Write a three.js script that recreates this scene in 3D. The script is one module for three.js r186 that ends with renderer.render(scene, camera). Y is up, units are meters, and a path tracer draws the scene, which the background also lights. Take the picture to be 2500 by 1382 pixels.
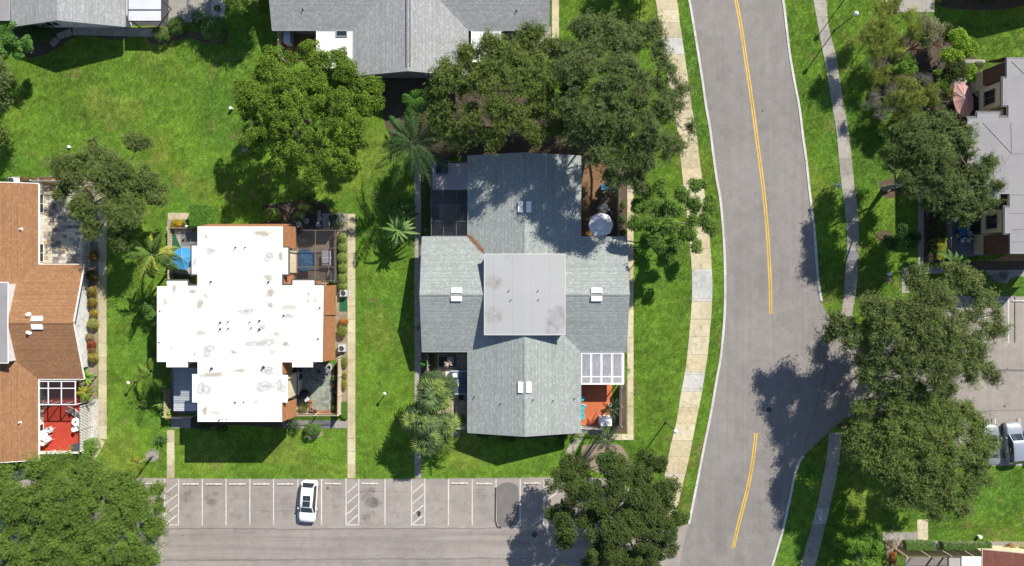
import * as THREE from 'three';
import { mergeGeometries } from 'three/addons/utils/BufferGeometryUtils.js';
import { RoundedBoxGeometry } from 'three/addons/geometries/RoundedBoxGeometry.js';

// ---------- camera, sky, sun, exposure ----------
const S = 21.4, H = 81, CX = 1250, CY = 691;              // ground pixels per metre in the photograph, flying height, nadir
const scene = new THREE.Scene();
const camera = new THREE.PerspectiveCamera(2 * Math.atan(1382 / S / 2 / H) * 180 / Math.PI, 1024 / 566, 1, 4000);
camera.position.set(0, H, 0); camera.up.set(0, 0, -1); camera.lookAt(0, 0, 0);
const renderer = new THREE.WebGLRenderer({ antialias: true });
renderer.toneMapping = THREE.LinearToneMapping; renderer.toneMappingExposure = 1.8;
renderer.shadowMap.enabled = true;
const sunDir = new THREE.Vector3(0.58, 0.85, -0.81).normalize();
function hash(x, y, s) { let h = Math.imul(x, 374761393) ^ Math.imul(y, 668265263) ^ Math.imul(s, 1274126177); h = Math.imul(h ^ (h >>> 13), 1274126177); return ((h ^ (h >>> 16)) >>> 0) / 4294967296; }
function noise(x, y, s = 0) { const xi = Math.floor(x), yi = Math.floor(y), fx = x - xi, fy = y - yi, u = fx * fx * (3 - 2 * fx), v = fy * fy * (3 - 2 * fy);
  const a = hash(xi, yi, s), b = hash(xi + 1, yi, s), c = hash(xi, yi + 1, s), d = hash(xi + 1, yi + 1, s); return a + (b - a) * u + (c - a) * v + (a - b - c + d) * u * v; }
function fbm(x, y, s, n = 4) { let t = 0, a = 0.5, k = 0; for (let i = 0; i < n; i++) { t += a * noise(x, y, s + i * 17); k += a; a *= 0.5; x *= 2.03; y *= 2.03; } return t / k; }
const clamp = (x, a = 0, b = 1) => Math.min(b, Math.max(a, x));
const lerp = (a, b, t) => a + (b - a) * t;
const step = (x, a, b) => { const t = clamp((x - a) / (b - a)); return t * t * (3 - 2 * t); };
// a clear late-morning sky: blue overhead, paler towards the horizon, thin scattered cloud all round
const skyTex = (() => { const w = 512, h = 256, d = new Float32Array(w * h * 4);
  for (let y = 0; y < h; y++) { const e = ((y + 0.5) / h - 0.5) * Math.PI, up = Math.max(0, Math.sin(e)); for (let x = 0; x < w; x++) { const a = (x / w - 0.5) * 2 * Math.PI, t = Math.pow(up, 0.55), dir = [Math.cos(e) * Math.cos(a), Math.sin(e), Math.cos(e) * Math.sin(a)], sc = Math.max(0, dir[0] * sunDir.x + dir[1] * sunDir.y + dir[2] * sunDir.z);
    const k = 3.2 / (0.25 + up), cl = step(fbm(dir[0] * k + 40, dir[2] * k + 40, 7, 5), 0.52, 0.78) * step(up, 0.03, 0.25) * 0.75, gl = 0.5 * Math.pow(sc, 24) + 0.22 * Math.pow(sc, 5), base = [0.9 - 0.70 * t, 0.98 - 0.49 * t, 1.12 - 0.02 * t], o = (y * w + x) * 4; for (let c = 0; c < 3; c++) d[o + c] = (e < 0 ? [0.3, 0.33, 0.24][c] : (base[c] * (1 - cl) + [1.55, 1.55, 1.55][c] * cl) * (1 + gl)); d[o + 3] = 1; } }
  const t = new THREE.DataTexture(d, w, h, THREE.RGBAFormat, THREE.FloatType); t.mapping = THREE.EquirectangularReflectionMapping; t.magFilter = t.minFilter = THREE.LinearFilter; t.needsUpdate = true; return t; })();
scene.background = skyTex; scene.environment = skyTex; scene.environmentIntensity = 0.25; scene.backgroundIntensity = 0.25;
const sun = new THREE.DirectionalLight(new THREE.Color(1, 0.94, 0.84), 4.6);
sun.name = 'sun'; sun.position.copy(sunDir).multiplyScalar(150); sun.castShadow = true; sun.shadow.radius = 1;
sun.shadow.mapSize.set(4096, 4096);
Object.assign(sun.shadow.camera, { left: -75, right: 75, top: 60, bottom: -60, near: 10, far: 320 });
scene.add(sun); scene.add(sun.target);

// ---------- helpers ----------
function rng(seed) { let s = seed | 0; return () => { s = (s + 0x6d2b79f5) | 0; let t = Math.imul(s ^ (s >>> 15), 1 | s); t = (t + Math.imul(t ^ (t >>> 7), 61 | t)) ^ t; return ((t ^ (t >>> 14)) >>> 0) / 4294967296; }; }
// a point h metres up that the photograph shows at pixel (px, py)
const P = (px, py, h = 0) => [(px - CX) / S * (1 - h / H), (py - CY) / S * (1 - h / H)];
const V = (px, py, h = 0) => { const [x, z] = P(px, py, h); return new THREE.Vector3(x, h, z); };
const used = new Map();
function numbered(name) { const n = used.get(name) ?? 0; used.set(name, n + 1); return n ? `${name}_${String(n).padStart(3, '0')}` : name; }
function tag(o, label, category, group, kind) { if (label) o.userData.label = label; if (category) o.userData.category = category; if (group) o.userData.group = group; if (kind) o.userData.kind = kind; return o; }
function thing(name, label, category, pos = [0, 0, 0], turn = 0, group) { const o = new THREE.Group(); o.name = numbered(name); o.position.set(...pos); o.rotation.y = turn; scene.add(o); return tag(o, label, category, group); }
function mesh(name, geo, mat, parent = scene, label) { const o = new THREE.Mesh(geo, mat); o.name = parent === scene ? numbered(name) : name; parent.add(o); if (label) o.userData.label = label; return o; }
function struct(name, geo, mat) { const o = mesh(name, geo, mat); o.userData.kind = 'structure'; return o; }
function structGroup(name) { const o = new THREE.Group(); o.name = numbered(name); o.userData.kind = 'structure'; scene.add(o); return o; }
function copy(o, pos, turn, label, group) { const c = o.clone(); c.name = numbered(o.name.replace(/_\d{3}$/, '')); c.position.set(...pos); c.rotation.y = turn; c.userData = { ...o.userData }; if (label) c.userData.label = label; if (group) c.userData.group = group; scene.add(c); return c; }
// uv in metres by the side a face points to
function worldUV(g) {
  if (g.index) g = g.toNonIndexed();
  const p = g.attributes.position, uv = new Float32Array(p.count * 2), a = new THREE.Vector3(), b = new THREE.Vector3(), c = new THREE.Vector3();
  for (let i = 0; i < p.count; i += 3) {
    a.fromBufferAttribute(p, i); b.fromBufferAttribute(p, i + 1).sub(a); c.fromBufferAttribute(p, i + 2).sub(a); b.cross(c);
    const x = Math.abs(b.x), y = Math.abs(b.y), z = Math.abs(b.z);
    for (let k = 0; k < 3; k++) { a.fromBufferAttribute(p, i + k); const q = (i + k) * 2;
      if (y >= x && y >= z) { uv[q] = a.x; uv[q + 1] = -a.z; } else if (x >= z) { uv[q] = a.z; uv[q + 1] = a.y; } else { uv[q] = a.x; uv[q + 1] = a.y; } }
  }
  g.setAttribute('uv', new THREE.BufferAttribute(uv, 2)); return g;
}
const PLAN_W = 130, PLAN_H = 72;                          // the plan that the ground and asphalt colour maps cover
function planUV(g) { const p = g.attributes.position, uv = new Float32Array(p.count * 2); for (let i = 0; i < p.count; i++) { uv[i * 2] = p.getX(i) / PLAN_W + 0.5; uv[i * 2 + 1] = -p.getZ(i) / PLAN_H + 0.5; } g.setAttribute('uv', new THREE.BufferAttribute(uv, 2)); return g; }
const shapeOf = (pts) => new THREE.Shape(pts.map(([x, z]) => new THREE.Vector2(x, -z)));
function sheet(pts, y = 0) { const g = new THREE.ShapeGeometry(shapeOf(pts)); g.rotateX(-Math.PI / 2); g.translate(0, y, 0); return g; }
function slab(pts, y0, y1, bevel = 0) { const g = new THREE.ExtrudeGeometry(shapeOf(pts), { depth: y1 - y0 - 2 * bevel, bevelEnabled: bevel > 0, bevelSize: bevel, bevelThickness: bevel, bevelOffset: -bevel, bevelSegments: 1 }); g.rotateX(-Math.PI / 2); g.translate(0, y0 + bevel, 0); return worldUV(g); }
function box(w, h, d, x = 0, y = 0, z = 0, ry = 0, rx = 0, rz = 0) { const g = new THREE.BoxGeometry(w, h, d); if (rz) g.rotateZ(rz); if (rx) g.rotateX(rx); if (ry) g.rotateY(ry); g.translate(x, y, z); return worldUV(g); }
function rbox(w, h, d, r, x = 0, y = 0, z = 0, ry = 0, rx = 0) { const g = new RoundedBoxGeometry(w, h, d, 2, r); if (rx) g.rotateX(rx); if (ry) g.rotateY(ry); g.translate(x, y, z); return g.index ? g.toNonIndexed() : g; }
function cyl(r0, r1, h, x = 0, y = 0, z = 0, n = 10) { const g = new THREE.CylinderGeometry(r1, r0, h, n); g.translate(x, y + h / 2, z); return g.toNonIndexed(); }
function bar(a, b, r0, r1 = r0, n = 5) { a = new THREE.Vector3(...(a.toArray ? a.toArray() : a)); b = new THREE.Vector3(...(b.toArray ? b.toArray() : b)); const d = b.clone().sub(a), g = new THREE.CylinderGeometry(r1, r0, d.length(), n, 1); g.translate(0, d.length() / 2, 0); g.applyQuaternion(new THREE.Quaternion().setFromUnitVectors(new THREE.Vector3(0, 1, 0), d.normalize())); g.translate(a.x, a.y, a.z); return g.toNonIndexed(); }
function merge(list) { return mergeGeometries(list.map((g) => { if (g.index) g = g.toNonIndexed(); for (const k of Object.keys(g.attributes)) if (!['position', 'normal', 'uv'].includes(k)) g.deleteAttribute(k); if (!g.attributes.uv) g.setAttribute('uv', new THREE.BufferAttribute(new Float32Array(g.attributes.position.count * 2), 2)); return g; })); }
function tris(pos, uv) { const g = new THREE.BufferGeometry(); g.setAttribute('position', new THREE.BufferAttribute(Float32Array.from(pos), 3)); g.setAttribute('uv', new THREE.BufferAttribute(uv ? Float32Array.from(uv) : new Float32Array(pos.length / 3 * 2), 2)); g.computeVertexNormals(); return g; }
// a flat plate under a plane polygon: top points in space (seen from above counter-clockwise or not), thick metres deep; uv runs along dirU and down dirV
function plate(top, thick, dirU, dirV) {
  const n = top.length, pos = [], uv = [], e = top.map((p) => p.clone().setY(p.y - thick)), area = top.reduce((s, p, i) => { const q = top[(i + 1) % n]; return s + p.x * q.z - q.x * p.z; }, 0), up = area < 0;
  const put = (a, b, c) => { for (const p of [a, b, c]) { pos.push(p.x, p.y, p.z); uv.push(p.dot(dirU), p.dot(dirV)); } };
  for (let i = 1; i < n - 1; i++) { if (up) { put(top[0], top[i], top[i + 1]); put(e[0], e[i + 1], e[i]); } else { put(top[0], top[i + 1], top[i]); put(e[0], e[i], e[i + 1]); } }
  for (let i = 0; i < n; i++) { const j = (i + 1) % n; if (up) { put(top[i], e[i], e[j]); put(top[i], e[j], top[j]); } else { put(top[i], e[j], e[i]); put(top[i], top[j], e[j]); } }
  return tris(pos, uv);
}
// a ribbon along a line of [x, z] points
function ribbon(pts, width, y, dy = 0) {
  const pos = [], L = [], R = [];
  pts.forEach((p, i) => { const a = pts[Math.max(0, i - 1)], b = pts[Math.min(pts.length - 1, i + 1)], dx = b[0] - a[0], dz = b[1] - a[1], l = Math.hypot(dx, dz), nx = -dz / l * width / 2, nz = dx / l * width / 2; L.push([p[0] + nx, p[1] + nz]); R.push([p[0] - nx, p[1] - nz]); });
  const t = (a, b, c) => pos.push(...a, ...b, ...c);
  for (let i = 0; i + 1 < pts.length; i++) {
    const a = [L[i][0], y, L[i][1]], b = [R[i][0], y, R[i][1]], c = [R[i + 1][0], y, R[i + 1][1]], d = [L[i + 1][0], y, L[i + 1][1]];
    t(a, c, b); t(a, d, c);
    if (dy) { const lo = (q) => [q[0], y - dy, q[2]]; t(a, lo(a), lo(d)); t(a, lo(d), d); t(b, lo(c), lo(b)); t(b, c, lo(c)); if (!i) { t(a, b, lo(b)); t(a, lo(b), lo(a)); } if (i + 2 === pts.length) { t(d, lo(c), c); t(d, lo(d), lo(c)); } }
  }
  return worldUV(tris(pos));
}
function smooth(pts, n) { const c = new THREE.CatmullRomCurve3(pts.map(([x, y]) => new THREE.Vector3(x, y, 0)), false, 'centripetal'); return c.getPoints(n).map((v) => [v.x, v.y]); }
const pxs = (pts, h = 0) => pts.map(([x, y]) => P(x, y, h));
const rectPx = (x0, y0, x1, y1, h = 0) => pxs([[x0, y0], [x1, y0], [x1, y1], [x0, y1]], h);

// where no grass grows
const MASK = document.createElement('canvas'); MASK.width = PLAN_W * 10; MASK.height = PLAN_H * 10;
const mctx = MASK.getContext('2d'); mctx.fillStyle = '#000'; mctx.fillRect(0, 0, MASK.width, MASK.height);
function noGrass(pts) { mctx.fillStyle = '#fff'; mctx.beginPath(); pts.forEach(([x, z], i) => mctx[i ? 'lineTo' : 'moveTo']((x + PLAN_W / 2) * 10, (z + PLAN_H / 2) * 10)); mctx.fill(); return pts; }

// ---------- textures ----------
function texture(w, h, f, srgb = true) { // f(x, y) -> [r, g, b], linear when srgb is false, else 0..1 in linear light turned to sRGB
  const d = new Uint8Array(w * h * 4), enc = (v) => (v <= 0.0031308 ? 12.92 * v : 1.055 * Math.pow(v, 1 / 2.4) - 0.055);
  for (let y = 0; y < h; y++) for (let x = 0; x < w; x++) { const c = f(x, y), o = (y * w + x) * 4; for (let k = 0; k < 3; k++) { const v = clamp(c[k]); d[o + k] = Math.round((srgb ? enc(v) : v) * 255); } d[o + 3] = 255; }
  const t = new THREE.DataTexture(d, w, h); t.magFilter = THREE.LinearFilter; t.minFilter = THREE.LinearFilter; t.wrapS = t.wrapT = THREE.RepeatWrapping; if (srgb) t.colorSpace = THREE.SRGBColorSpace; t.needsUpdate = true; return t;
}
function canvasTexture(c) { const t = new THREE.CanvasTexture(c); t.colorSpace = THREE.SRGBColorSpace; t.wrapS = t.wrapT = THREE.RepeatWrapping; return t; }
function tiled(t, metresX, metresY = metresX) { const c = t.clone(); c.repeat.set(1 / metresX, 1 / metresY); c.needsUpdate = true; return c; }
const C = (r, g, b) => new THREE.Color().setRGB(r, g, b);
function mat(r, g, b, o = {}) { return new THREE.MeshStandardMaterial({ color: C(r, g, b), roughness: 0.85, ...o }); }
const wrapN = (x, y, n, s, per) => { const u = x / per, v = y / per; const a = fbm(u * n, v * n, s), b = fbm((u - 1) * n, v * n, s), c = fbm(u * n, (v - 1) * n, s), d = fbm((u - 1) * n, (v - 1) * n, s); return lerp(lerp(a, b, u), lerp(c, d, u), v) * 1; };
// grain textures in grey, tinted by the materials that use them
const speckle = texture(512, 512, (x, y) => { const v = 0.62 + 0.3 * (hash(x, y, 3) - 0.5) + 0.35 * (wrapN(x, y, 40, 5, 512) - 0.5) + 0.4 * (wrapN(x, y, 6, 9, 512) - 0.5); return [v, v, v]; });
const shingleTex = (() => { const w = 1024, row = 16, R = rng(5), rows = [];  // 64 courses of 0.14 m, tabs about 0.3 m wide
  for (let r = 0; r < 64; r++) { const a = new Float32Array(w), tone = 0.9 + 0.2 * R(); let x = 0; while (x < w) { const n = Math.round(14 + R() * 20), v = 0.66 + 0.26 * R() * R() + (R() < 0.1 ? 0.14 : 0); for (let i = x; i < Math.min(w, x + n); i++) a[i] = (i === x ? v * 0.7 : v) * tone; x += n; } rows.push(a); }
  return texture(w, 1024, (x, y) => { const r = (y / row) | 0, k = y % row; let v = rows[r][x] * (0.86 + 0.28 * hash(x >> 1, y >> 1, 8)); if (k < 2) v *= 0.55; v *= 0.9 + 0.24 * wrapN(x, y, 5, 12, 1024); return [v, v, v]; }); })();
const shingleMap = tiled(shingleTex, 9);
const shingleBump = (() => { const t = texture(256, 64, (x, y) => { const v = (y % 16) / 16; return [v, v, v]; }, false); return tiled(t, 2.2, 0.56); })();
const concreteTex = texture(1024, 1024, (x, y) => { const big = wrapN(x, y, 5, 21, 1024), mid = wrapN(x, y, 24, 22, 1024), f = hash(x, y, 23); let v = 0.72 + 0.26 * (f - 0.5) + 0.4 * (mid - 0.5) + 0.45 * (big - 0.5); const st = step(wrapN(x, y, 14, 25, 1024), 0.6, 0.72); return [v * (1 - 0.22 * st), v * (1 - 0.25 * st), v * (1 - 0.3 * st)]; });
const concreteMap = tiled(concreteTex, 7);
const membraneTex = texture(1024, 1024, (x, y) => { const m = wrapN(x, y, 6, 31, 1024), f = wrapN(x, y, 60, 32, 1024), st = wrapN(x, y, 3, 35, 1024); let v = 0.8 + 0.25 * (m - 0.5) + 0.16 * (f - 0.5) + 0.08 * (hash(x, y, 33) - 0.5); v -= 0.12 * step(st, 0.55, 0.7); if (y % 128 < 2) v *= 0.86; if (x % 512 < 2) v *= 0.88; return [v, v, v * 1.01]; });
const membraneMap = tiled(membraneTex, 8);
const soilTex = texture(512, 512, (x, y) => { const f = hash(x >> 1, y >> 1, 41), m = wrapN(x, y, 30, 42, 512), b = wrapN(x, y, 5, 43, 512); const v = 0.35 + 0.6 * f * m + 0.5 * (b - 0.4); return [v, v * (0.92 + 0.1 * m), v * (0.82 + 0.2 * f)]; });
const soilMap = tiled(soilTex, 4);
const gravelTex = texture(512, 512, (x, y) => { const gx = x >> 2, gy = y >> 2, f = hash(gx, gy, 51), m = wrapN(x, y, 12, 52, 512); const v = 0.3 + 0.75 * f * (0.6 + 0.6 * m); return [v, v * 0.98, v * 0.95]; });
const gravelMap = tiled(gravelTex, 6);
const fabricTex = texture(256, 256, (x, y) => { const v = 0.84 + 0.08 * ((x + y) % 4 < 2 ? 1 : 0) + 0.2 * (wrapN(x, y, 6, 61, 256) - 0.5); return [v, v, v]; });
const fabricMap = tiled(fabricTex, 0.8);
const woodTex = texture(512, 512, (x, y) => { const v = 0.7 + 0.4 * (fbm(x / 90, y / 5, 71) - 0.5) + 0.25 * (wrapN(x, y, 5, 72, 512) - 0.5); return [v, v, v]; });
const woodMap = tiled(woodTex, 3);

const M = {
  roofGrey: mat(0.33, 0.362, 0.345, { map: shingleMap, roughness: 0.95 }),
  roofSlate: mat(0.345, 0.352, 0.352, { map: shingleMap, roughness: 0.95 }),
  roofTan: mat(0.335, 0.17, 0.078, { map: shingleMap, roughness: 0.95 }),
  roofRed: mat(0.24, 0.085, 0.06, { map: shingleMap, roughness: 0.95 }),
  mansardTan: mat(0.44, 0.19, 0.08, { map: shingleMap, roughness: 0.95 }),
  mansardBrown: mat(0.155, 0.075, 0.045, { map: shingleMap, roughness: 0.95 }),
  membrane: mat(0.37, 0.37, 0.375, { map: membraneMap, roughness: 0.7 }),
  membraneDark: mat(0.275, 0.265, 0.27, { map: membraneMap, roughness: 0.8 }),
  membraneWhite: mat(0.72, 0.72, 0.74, { map: membraneMap, roughness: 0.6 }),
  trimGrey: mat(0.26, 0.28, 0.29), trimWhite: mat(0.78, 0.78, 0.76, { roughness: 0.6 }), trimDark: mat(0.06, 0.055, 0.055, { roughness: 0.6 }),
  wallGrey: mat(0.24, 0.27, 0.27, { map: speckle }), wallWhite: mat(0.85, 0.86, 0.86, { map: concreteMap }), wallCream: mat(0.85, 0.72, 0.5, { map: concreteMap }),
  glass: new THREE.MeshPhysicalMaterial({ color: C(0.02, 0.025, 0.03), roughness: 0.06 }),
  frameWhite: mat(0.75, 0.75, 0.74, { roughness: 0.5 }), frameDark: mat(0.045, 0.045, 0.05, { roughness: 0.5 }), frameBronze: mat(0.12, 0.1, 0.085, { roughness: 0.5 }),
  metalGrey: mat(0.4, 0.41, 0.42, { roughness: 0.45, metalness: 0.5 }), metalDark: mat(0.05, 0.05, 0.055, { roughness: 0.5, metalness: 0.4 }), galv: mat(0.5, 0.52, 0.55, { roughness: 0.5, metalness: 0.3, map: speckle }),
  kerb: mat(0.62, 0.6, 0.56, { map: concreteMap }), paintWhite: mat(0.68, 0.66, 0.62, { map: concreteMap, roughness: 0.7 }), paintYellow: mat(0.74, 0.46, 0.03, { map: concreteMap, roughness: 0.7 }), paintDark: mat(0.03, 0.03, 0.032),
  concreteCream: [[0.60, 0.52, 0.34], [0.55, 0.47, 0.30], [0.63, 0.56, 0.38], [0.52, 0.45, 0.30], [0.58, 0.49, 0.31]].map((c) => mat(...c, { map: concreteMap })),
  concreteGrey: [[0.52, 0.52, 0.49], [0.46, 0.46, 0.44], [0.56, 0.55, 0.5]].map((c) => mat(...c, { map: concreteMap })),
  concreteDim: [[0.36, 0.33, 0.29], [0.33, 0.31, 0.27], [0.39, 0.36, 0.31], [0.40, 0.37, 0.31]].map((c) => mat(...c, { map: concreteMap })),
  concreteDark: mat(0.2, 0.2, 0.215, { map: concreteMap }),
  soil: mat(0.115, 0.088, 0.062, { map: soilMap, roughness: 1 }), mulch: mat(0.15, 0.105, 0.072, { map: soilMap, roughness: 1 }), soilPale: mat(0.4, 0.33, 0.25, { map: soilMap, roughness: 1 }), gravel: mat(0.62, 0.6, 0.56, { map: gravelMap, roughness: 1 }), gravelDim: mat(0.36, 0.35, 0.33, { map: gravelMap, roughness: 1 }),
  patioRed: mat(0.5, 0.052, 0.026, { map: concreteMap }), patioOrange: mat(0.62, 0.16, 0.06, { map: concreteMap }), patioBrown: mat(0.25, 0.135, 0.06, { map: concreteMap }), turf: mat(0.02, 0.13, 0.055, { map: speckle, roughness: 1 }),
  brick: mat(0.46, 0.16, 0.08, { map: speckle }),
  fenceTan: mat(0.72, 0.6, 0.45, { map: woodMap }), fenceWhite: mat(0.83, 0.81, 0.77, { map: woodMap }), fenceGrey: mat(0.4, 0.38, 0.34, { map: woodMap }), fenceYellow: mat(0.66, 0.54, 0.34, { map: woodMap }),
  screen: new THREE.MeshStandardMaterial({ color: C(0.02, 0.02, 0.025), roughness: 0.9, transparent: true, opacity: 0.42, side: THREE.DoubleSide }),
  bark: mat(0.16, 0.13, 0.105, { map: speckle, roughness: 1 }), barkPale: mat(0.3, 0.275, 0.24, { map: speckle, roughness: 1 }), barkPalm: mat(0.34, 0.31, 0.27, { map: speckle, roughness: 1 }), barkDark: mat(0.05, 0.04, 0.034, { roughness: 1 }),
  plasticWhite: mat(0.8, 0.79, 0.76, { roughness: 0.45 }), plasticTeal: mat(0.03, 0.36, 0.40, { roughness: 0.5 }), plasticGrey: mat(0.42, 0.43, 0.46, { roughness: 0.6 }), plasticDark: mat(0.05, 0.055, 0.065, { roughness: 0.6 }), coverBlack: mat(0.015, 0.016, 0.02, { roughness: 0.75 }), terracotta: mat(0.45, 0.16, 0.075),
  clothBlue: mat(0.035, 0.25, 0.50, { map: fabricMap }), clothNavy: mat(0.02, 0.13, 0.30, { map: fabricMap }), clothWhite: mat(0.66, 0.65, 0.67, { map: fabricMap }), clothPink: mat(0.42, 0.22, 0.2, { map: fabricMap }), clothGreen: mat(0.02, 0.085, 0.07, { map: fabricMap }),
};
for (const k of ['wallWhite', 'wallCream', 'wallGrey', 'mansardTan', 'mansardBrown']) M[k].side = THREE.DoubleSide;
// ---------- the ground ----------
const grassTone = (x, z) => {   // turf colour where the lawn is thick, thin, dry or rank
  const a = fbm(x * 0.09, z * 0.09, 101, 4), b = fbm(x * 0.42, z * 0.42, 102, 3), c = fbm(x * 1.6, z * 1.9, 103, 2), dry = step(fbm(x * 0.2 + 9, z * 0.2, 104, 3), 0.57, 0.74), rank = step(fbm(x * 0.13, z * 0.16 + 4, 105, 3), 0.5, 0.7);
  const mow = Math.sin((z * 1.0 + x * 0.12 + 2.2 * fbm(x * 0.06, z * 0.06, 109, 2)) * 3.4), v = 0.86 + 0.2 * (a - 0.5) + 0.34 * (b - 0.5) + 0.5 * (c - 0.5) + 0.022 * mow, bare = step(fbm(x * 0.5, z * 0.5, 106, 3), 0.72, 0.8) * 0.55;
  let r = 0.12 * v, g = 0.216 * v, bl = 0.019 * v;
  r *= 1 + 0.36 * dry - 0.2 * rank; g *= 1 + 0.06 * dry - 0.1 * rank; bl *= 1 + 0.5 * dry;
  return [lerp(r, 0.2, bare * 0.6), lerp(g, 0.15, bare * 0.6), lerp(bl, 0.06, bare * 0.6)];
};
const grassMap = texture(2048, 1134, (px, py) => { const x = (px / 2048 - 0.5) * PLAN_W, z = -(py / 1134 - 0.5) * PLAN_H, c = grassTone(x, z), f = 0.7 + 0.6 * hash(px, py, 107); return [c[0] * f, c[1] * f, c[2] * f]; });
grassMap.wrapS = grassMap.wrapT = THREE.MirroredRepeatWrapping;
const ground = new THREE.PlaneGeometry(3000, 3000, 1, 1); ground.rotateX(-Math.PI / 2);
struct('ground', planUV(ground), new THREE.MeshStandardMaterial({ color: C(1, 1, 1), map: grassMap, roughness: 1 }));

// asphalt: one colour map over the whole plan, with its cracks, oil spots, other dark spots, patches and tyre tracks where the photograph shows them
const asphaltMap = (() => {
  const w = 2048, h = 1134, c = document.createElement('canvas'); c.width = w; c.height = h; const g = c.getContext('2d'), im = g.createImageData(w, h);
  for (let y = 0; y < h; y++) for (let x = 0; x < w; x++) {
    const X = (x / w - 0.5) * PLAN_W, Z = (y / h - 0.5) * PLAN_H;
    let v = 0.72 + 0.16 * (hash(x, y, 121) - 0.5) + 0.16 * (fbm(X * 1.4, Z * 1.4, 122, 3) - 0.5) + 0.16 * (fbm(X * 0.17, Z * 0.17, 123, 3) - 0.5);
    v *= 1 - 0.07 * step(fbm(X * 0.5, Z * 0.5 + 30, 124, 3), 0.58, 0.7);
    const st = fbm(X * (X > 20 ? 3.5 : 0.12), Z * (X > 20 ? 0.12 : 3.5), 125, 3); v *= 1 + 0.16 * (st - 0.5);
    const o = (y * w + x) * 4, q = Math.pow(clamp(v), 1 / 2.2) * 255; im.data[o] = q * 1.005; im.data[o + 1] = q; im.data[o + 2] = q * 0.99; im.data[o + 3] = 255;
  }
  g.putImageData(im, 0, 0);
  const sx = w / PLAN_W, T = (px, py) => { const [x, z] = P(px, py); return [(x + PLAN_W / 2) * sx, (z + PLAN_H / 2) * sx]; }, R = rng(77);
  const line = (pts, wd, a, col = '20,18,18') => { g.strokeStyle = `rgba(${col},${a})`; g.lineWidth = wd; g.beginPath(); pts.forEach((p, i) => { const q = T(...p); g[i ? 'lineTo' : 'moveTo'](q[0], q[1]); }); g.stroke(); };
  const crack = (x0, y0, x1, y1, a = 0.45, wd = 1) => { const n = Math.ceil(Math.hypot(x1 - x0, y1 - y0) / 14), pts = []; for (let i = 0; i <= n; i++) pts.push([lerp(x0, x1, i / n) + (R() - 0.5) * 3, lerp(y0, y1, i / n) + (R() - 0.5) * 3]); line(pts, wd, a); };
  crack(395, 1290, 760, 1292); crack(760, 1291, 1225, 1290); crack(395, 1368, 1340, 1362, 0.16, 2.6); crack(620, 1246, 780, 1248, 0.15); crack(870, 1200, 1000, 1200, 0.14); crack(2330, 905, 2500, 903, 0.3, 3); crack(2330, 1003, 2500, 1003, 0.3); crack(2030, 860, 1960, 1110, 0.3); crack(1985, 790, 2040, 960, 0.25); crack(1872, 440, 1892, 900, 0.12); crack(1700, 60, 1790, 640, 0.08);
  const blot = (px, py, r, a, col = '25,22,22') => { const n = 5 + (R() * 5 | 0); for (let i = 0; i < n; i++) { const q = T(px + (R() - 0.5) * r * 1.3, py + (R() - 0.5) * r * 1.3); g.fillStyle = `rgba(${col},${a * (0.4 + 0.6 * R())})`; g.beginPath(); const k = r * (0.15 + 0.4 * R()) / S * sx; for (let t = 0; t < 9; t++) { const e = t / 9 * 6.283, d = k * (0.7 + 0.6 * R()); g[t ? 'lineTo' : 'moveTo'](q[0] + Math.cos(e) * d, q[1] + Math.sin(e) * d * 0.8); } g.fill(); } };
  for (const x of [465, 523, 581, 640, 698, 815, 908, 970, 1067, 1124, 1182]) { blot(x + (R() - 0.5) * 14, 1205 + R() * 12, 22, 0.03 + 0.1 * R() * R()); blot(x + (R() - 0.5) * 12, 1240 + R() * 24, 16, 0.02 + 0.06 * R()); }
  blot(905, 1212, 30, 0.16); blot(900, 1268, 18, 0.08); blot(1022, 1249, 7, 0.8); blot(1022, 1254, 6, 0.8); blot(800, 1192, 4, 0.7); blot(1305, 1305, 8, 0.7); blot(2453, 992, 3, 0.8); blot(1862, 270, 3, 0.7); blot(1879, 1000, 6, 0.6); blot(1136, 1228, 5, 0.35);  // larger dark marks and single spots, one a dark teardrop in the lot
  for (let i = 0; i < 90; i++) blot(400 + R() * 1300, 1170 + R() * 210, 2 + R() * 3, 0.1); for (let i = 0; i < 130; i++) blot(1690 + R() * 300, R() * 1382, 1 + R() * 2.5, 0.1);
  for (let i = 0; i < 14; i++) { const x = 880 + R() * 90, y = 1250 + R() * 30; line(Array.from({ length: 8 }, (_, k) => [x + Math.cos(k * 0.5) * 9, y + Math.sin(k * 0.5) * 7]), 1, 0.1); }
  for (let i = 0; i < 34; i++) { const y0 = 1300 + R() * 75; line(Array.from({ length: 12 }, (_, k) => [400 + k * 95, y0 + 8 * Math.sin(k * 0.5 + i) + (R() - 0.5) * 3]), 3 + R() * 6, 0.018); }
  const t = canvasTexture(c); t.wrapS = t.wrapT = THREE.MirroredRepeatWrapping; return t;
})();
const roadMat = mat(0.262, 0.243, 0.232, { map: asphaltMap, roughness: 0.9 }), lotMat = mat(0.345, 0.31, 0.284, { map: asphaltMap, roughness: 0.9 }), patchMat = mat(0.185, 0.172, 0.165, { map: asphaltMap, roughness: 0.9 });

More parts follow.
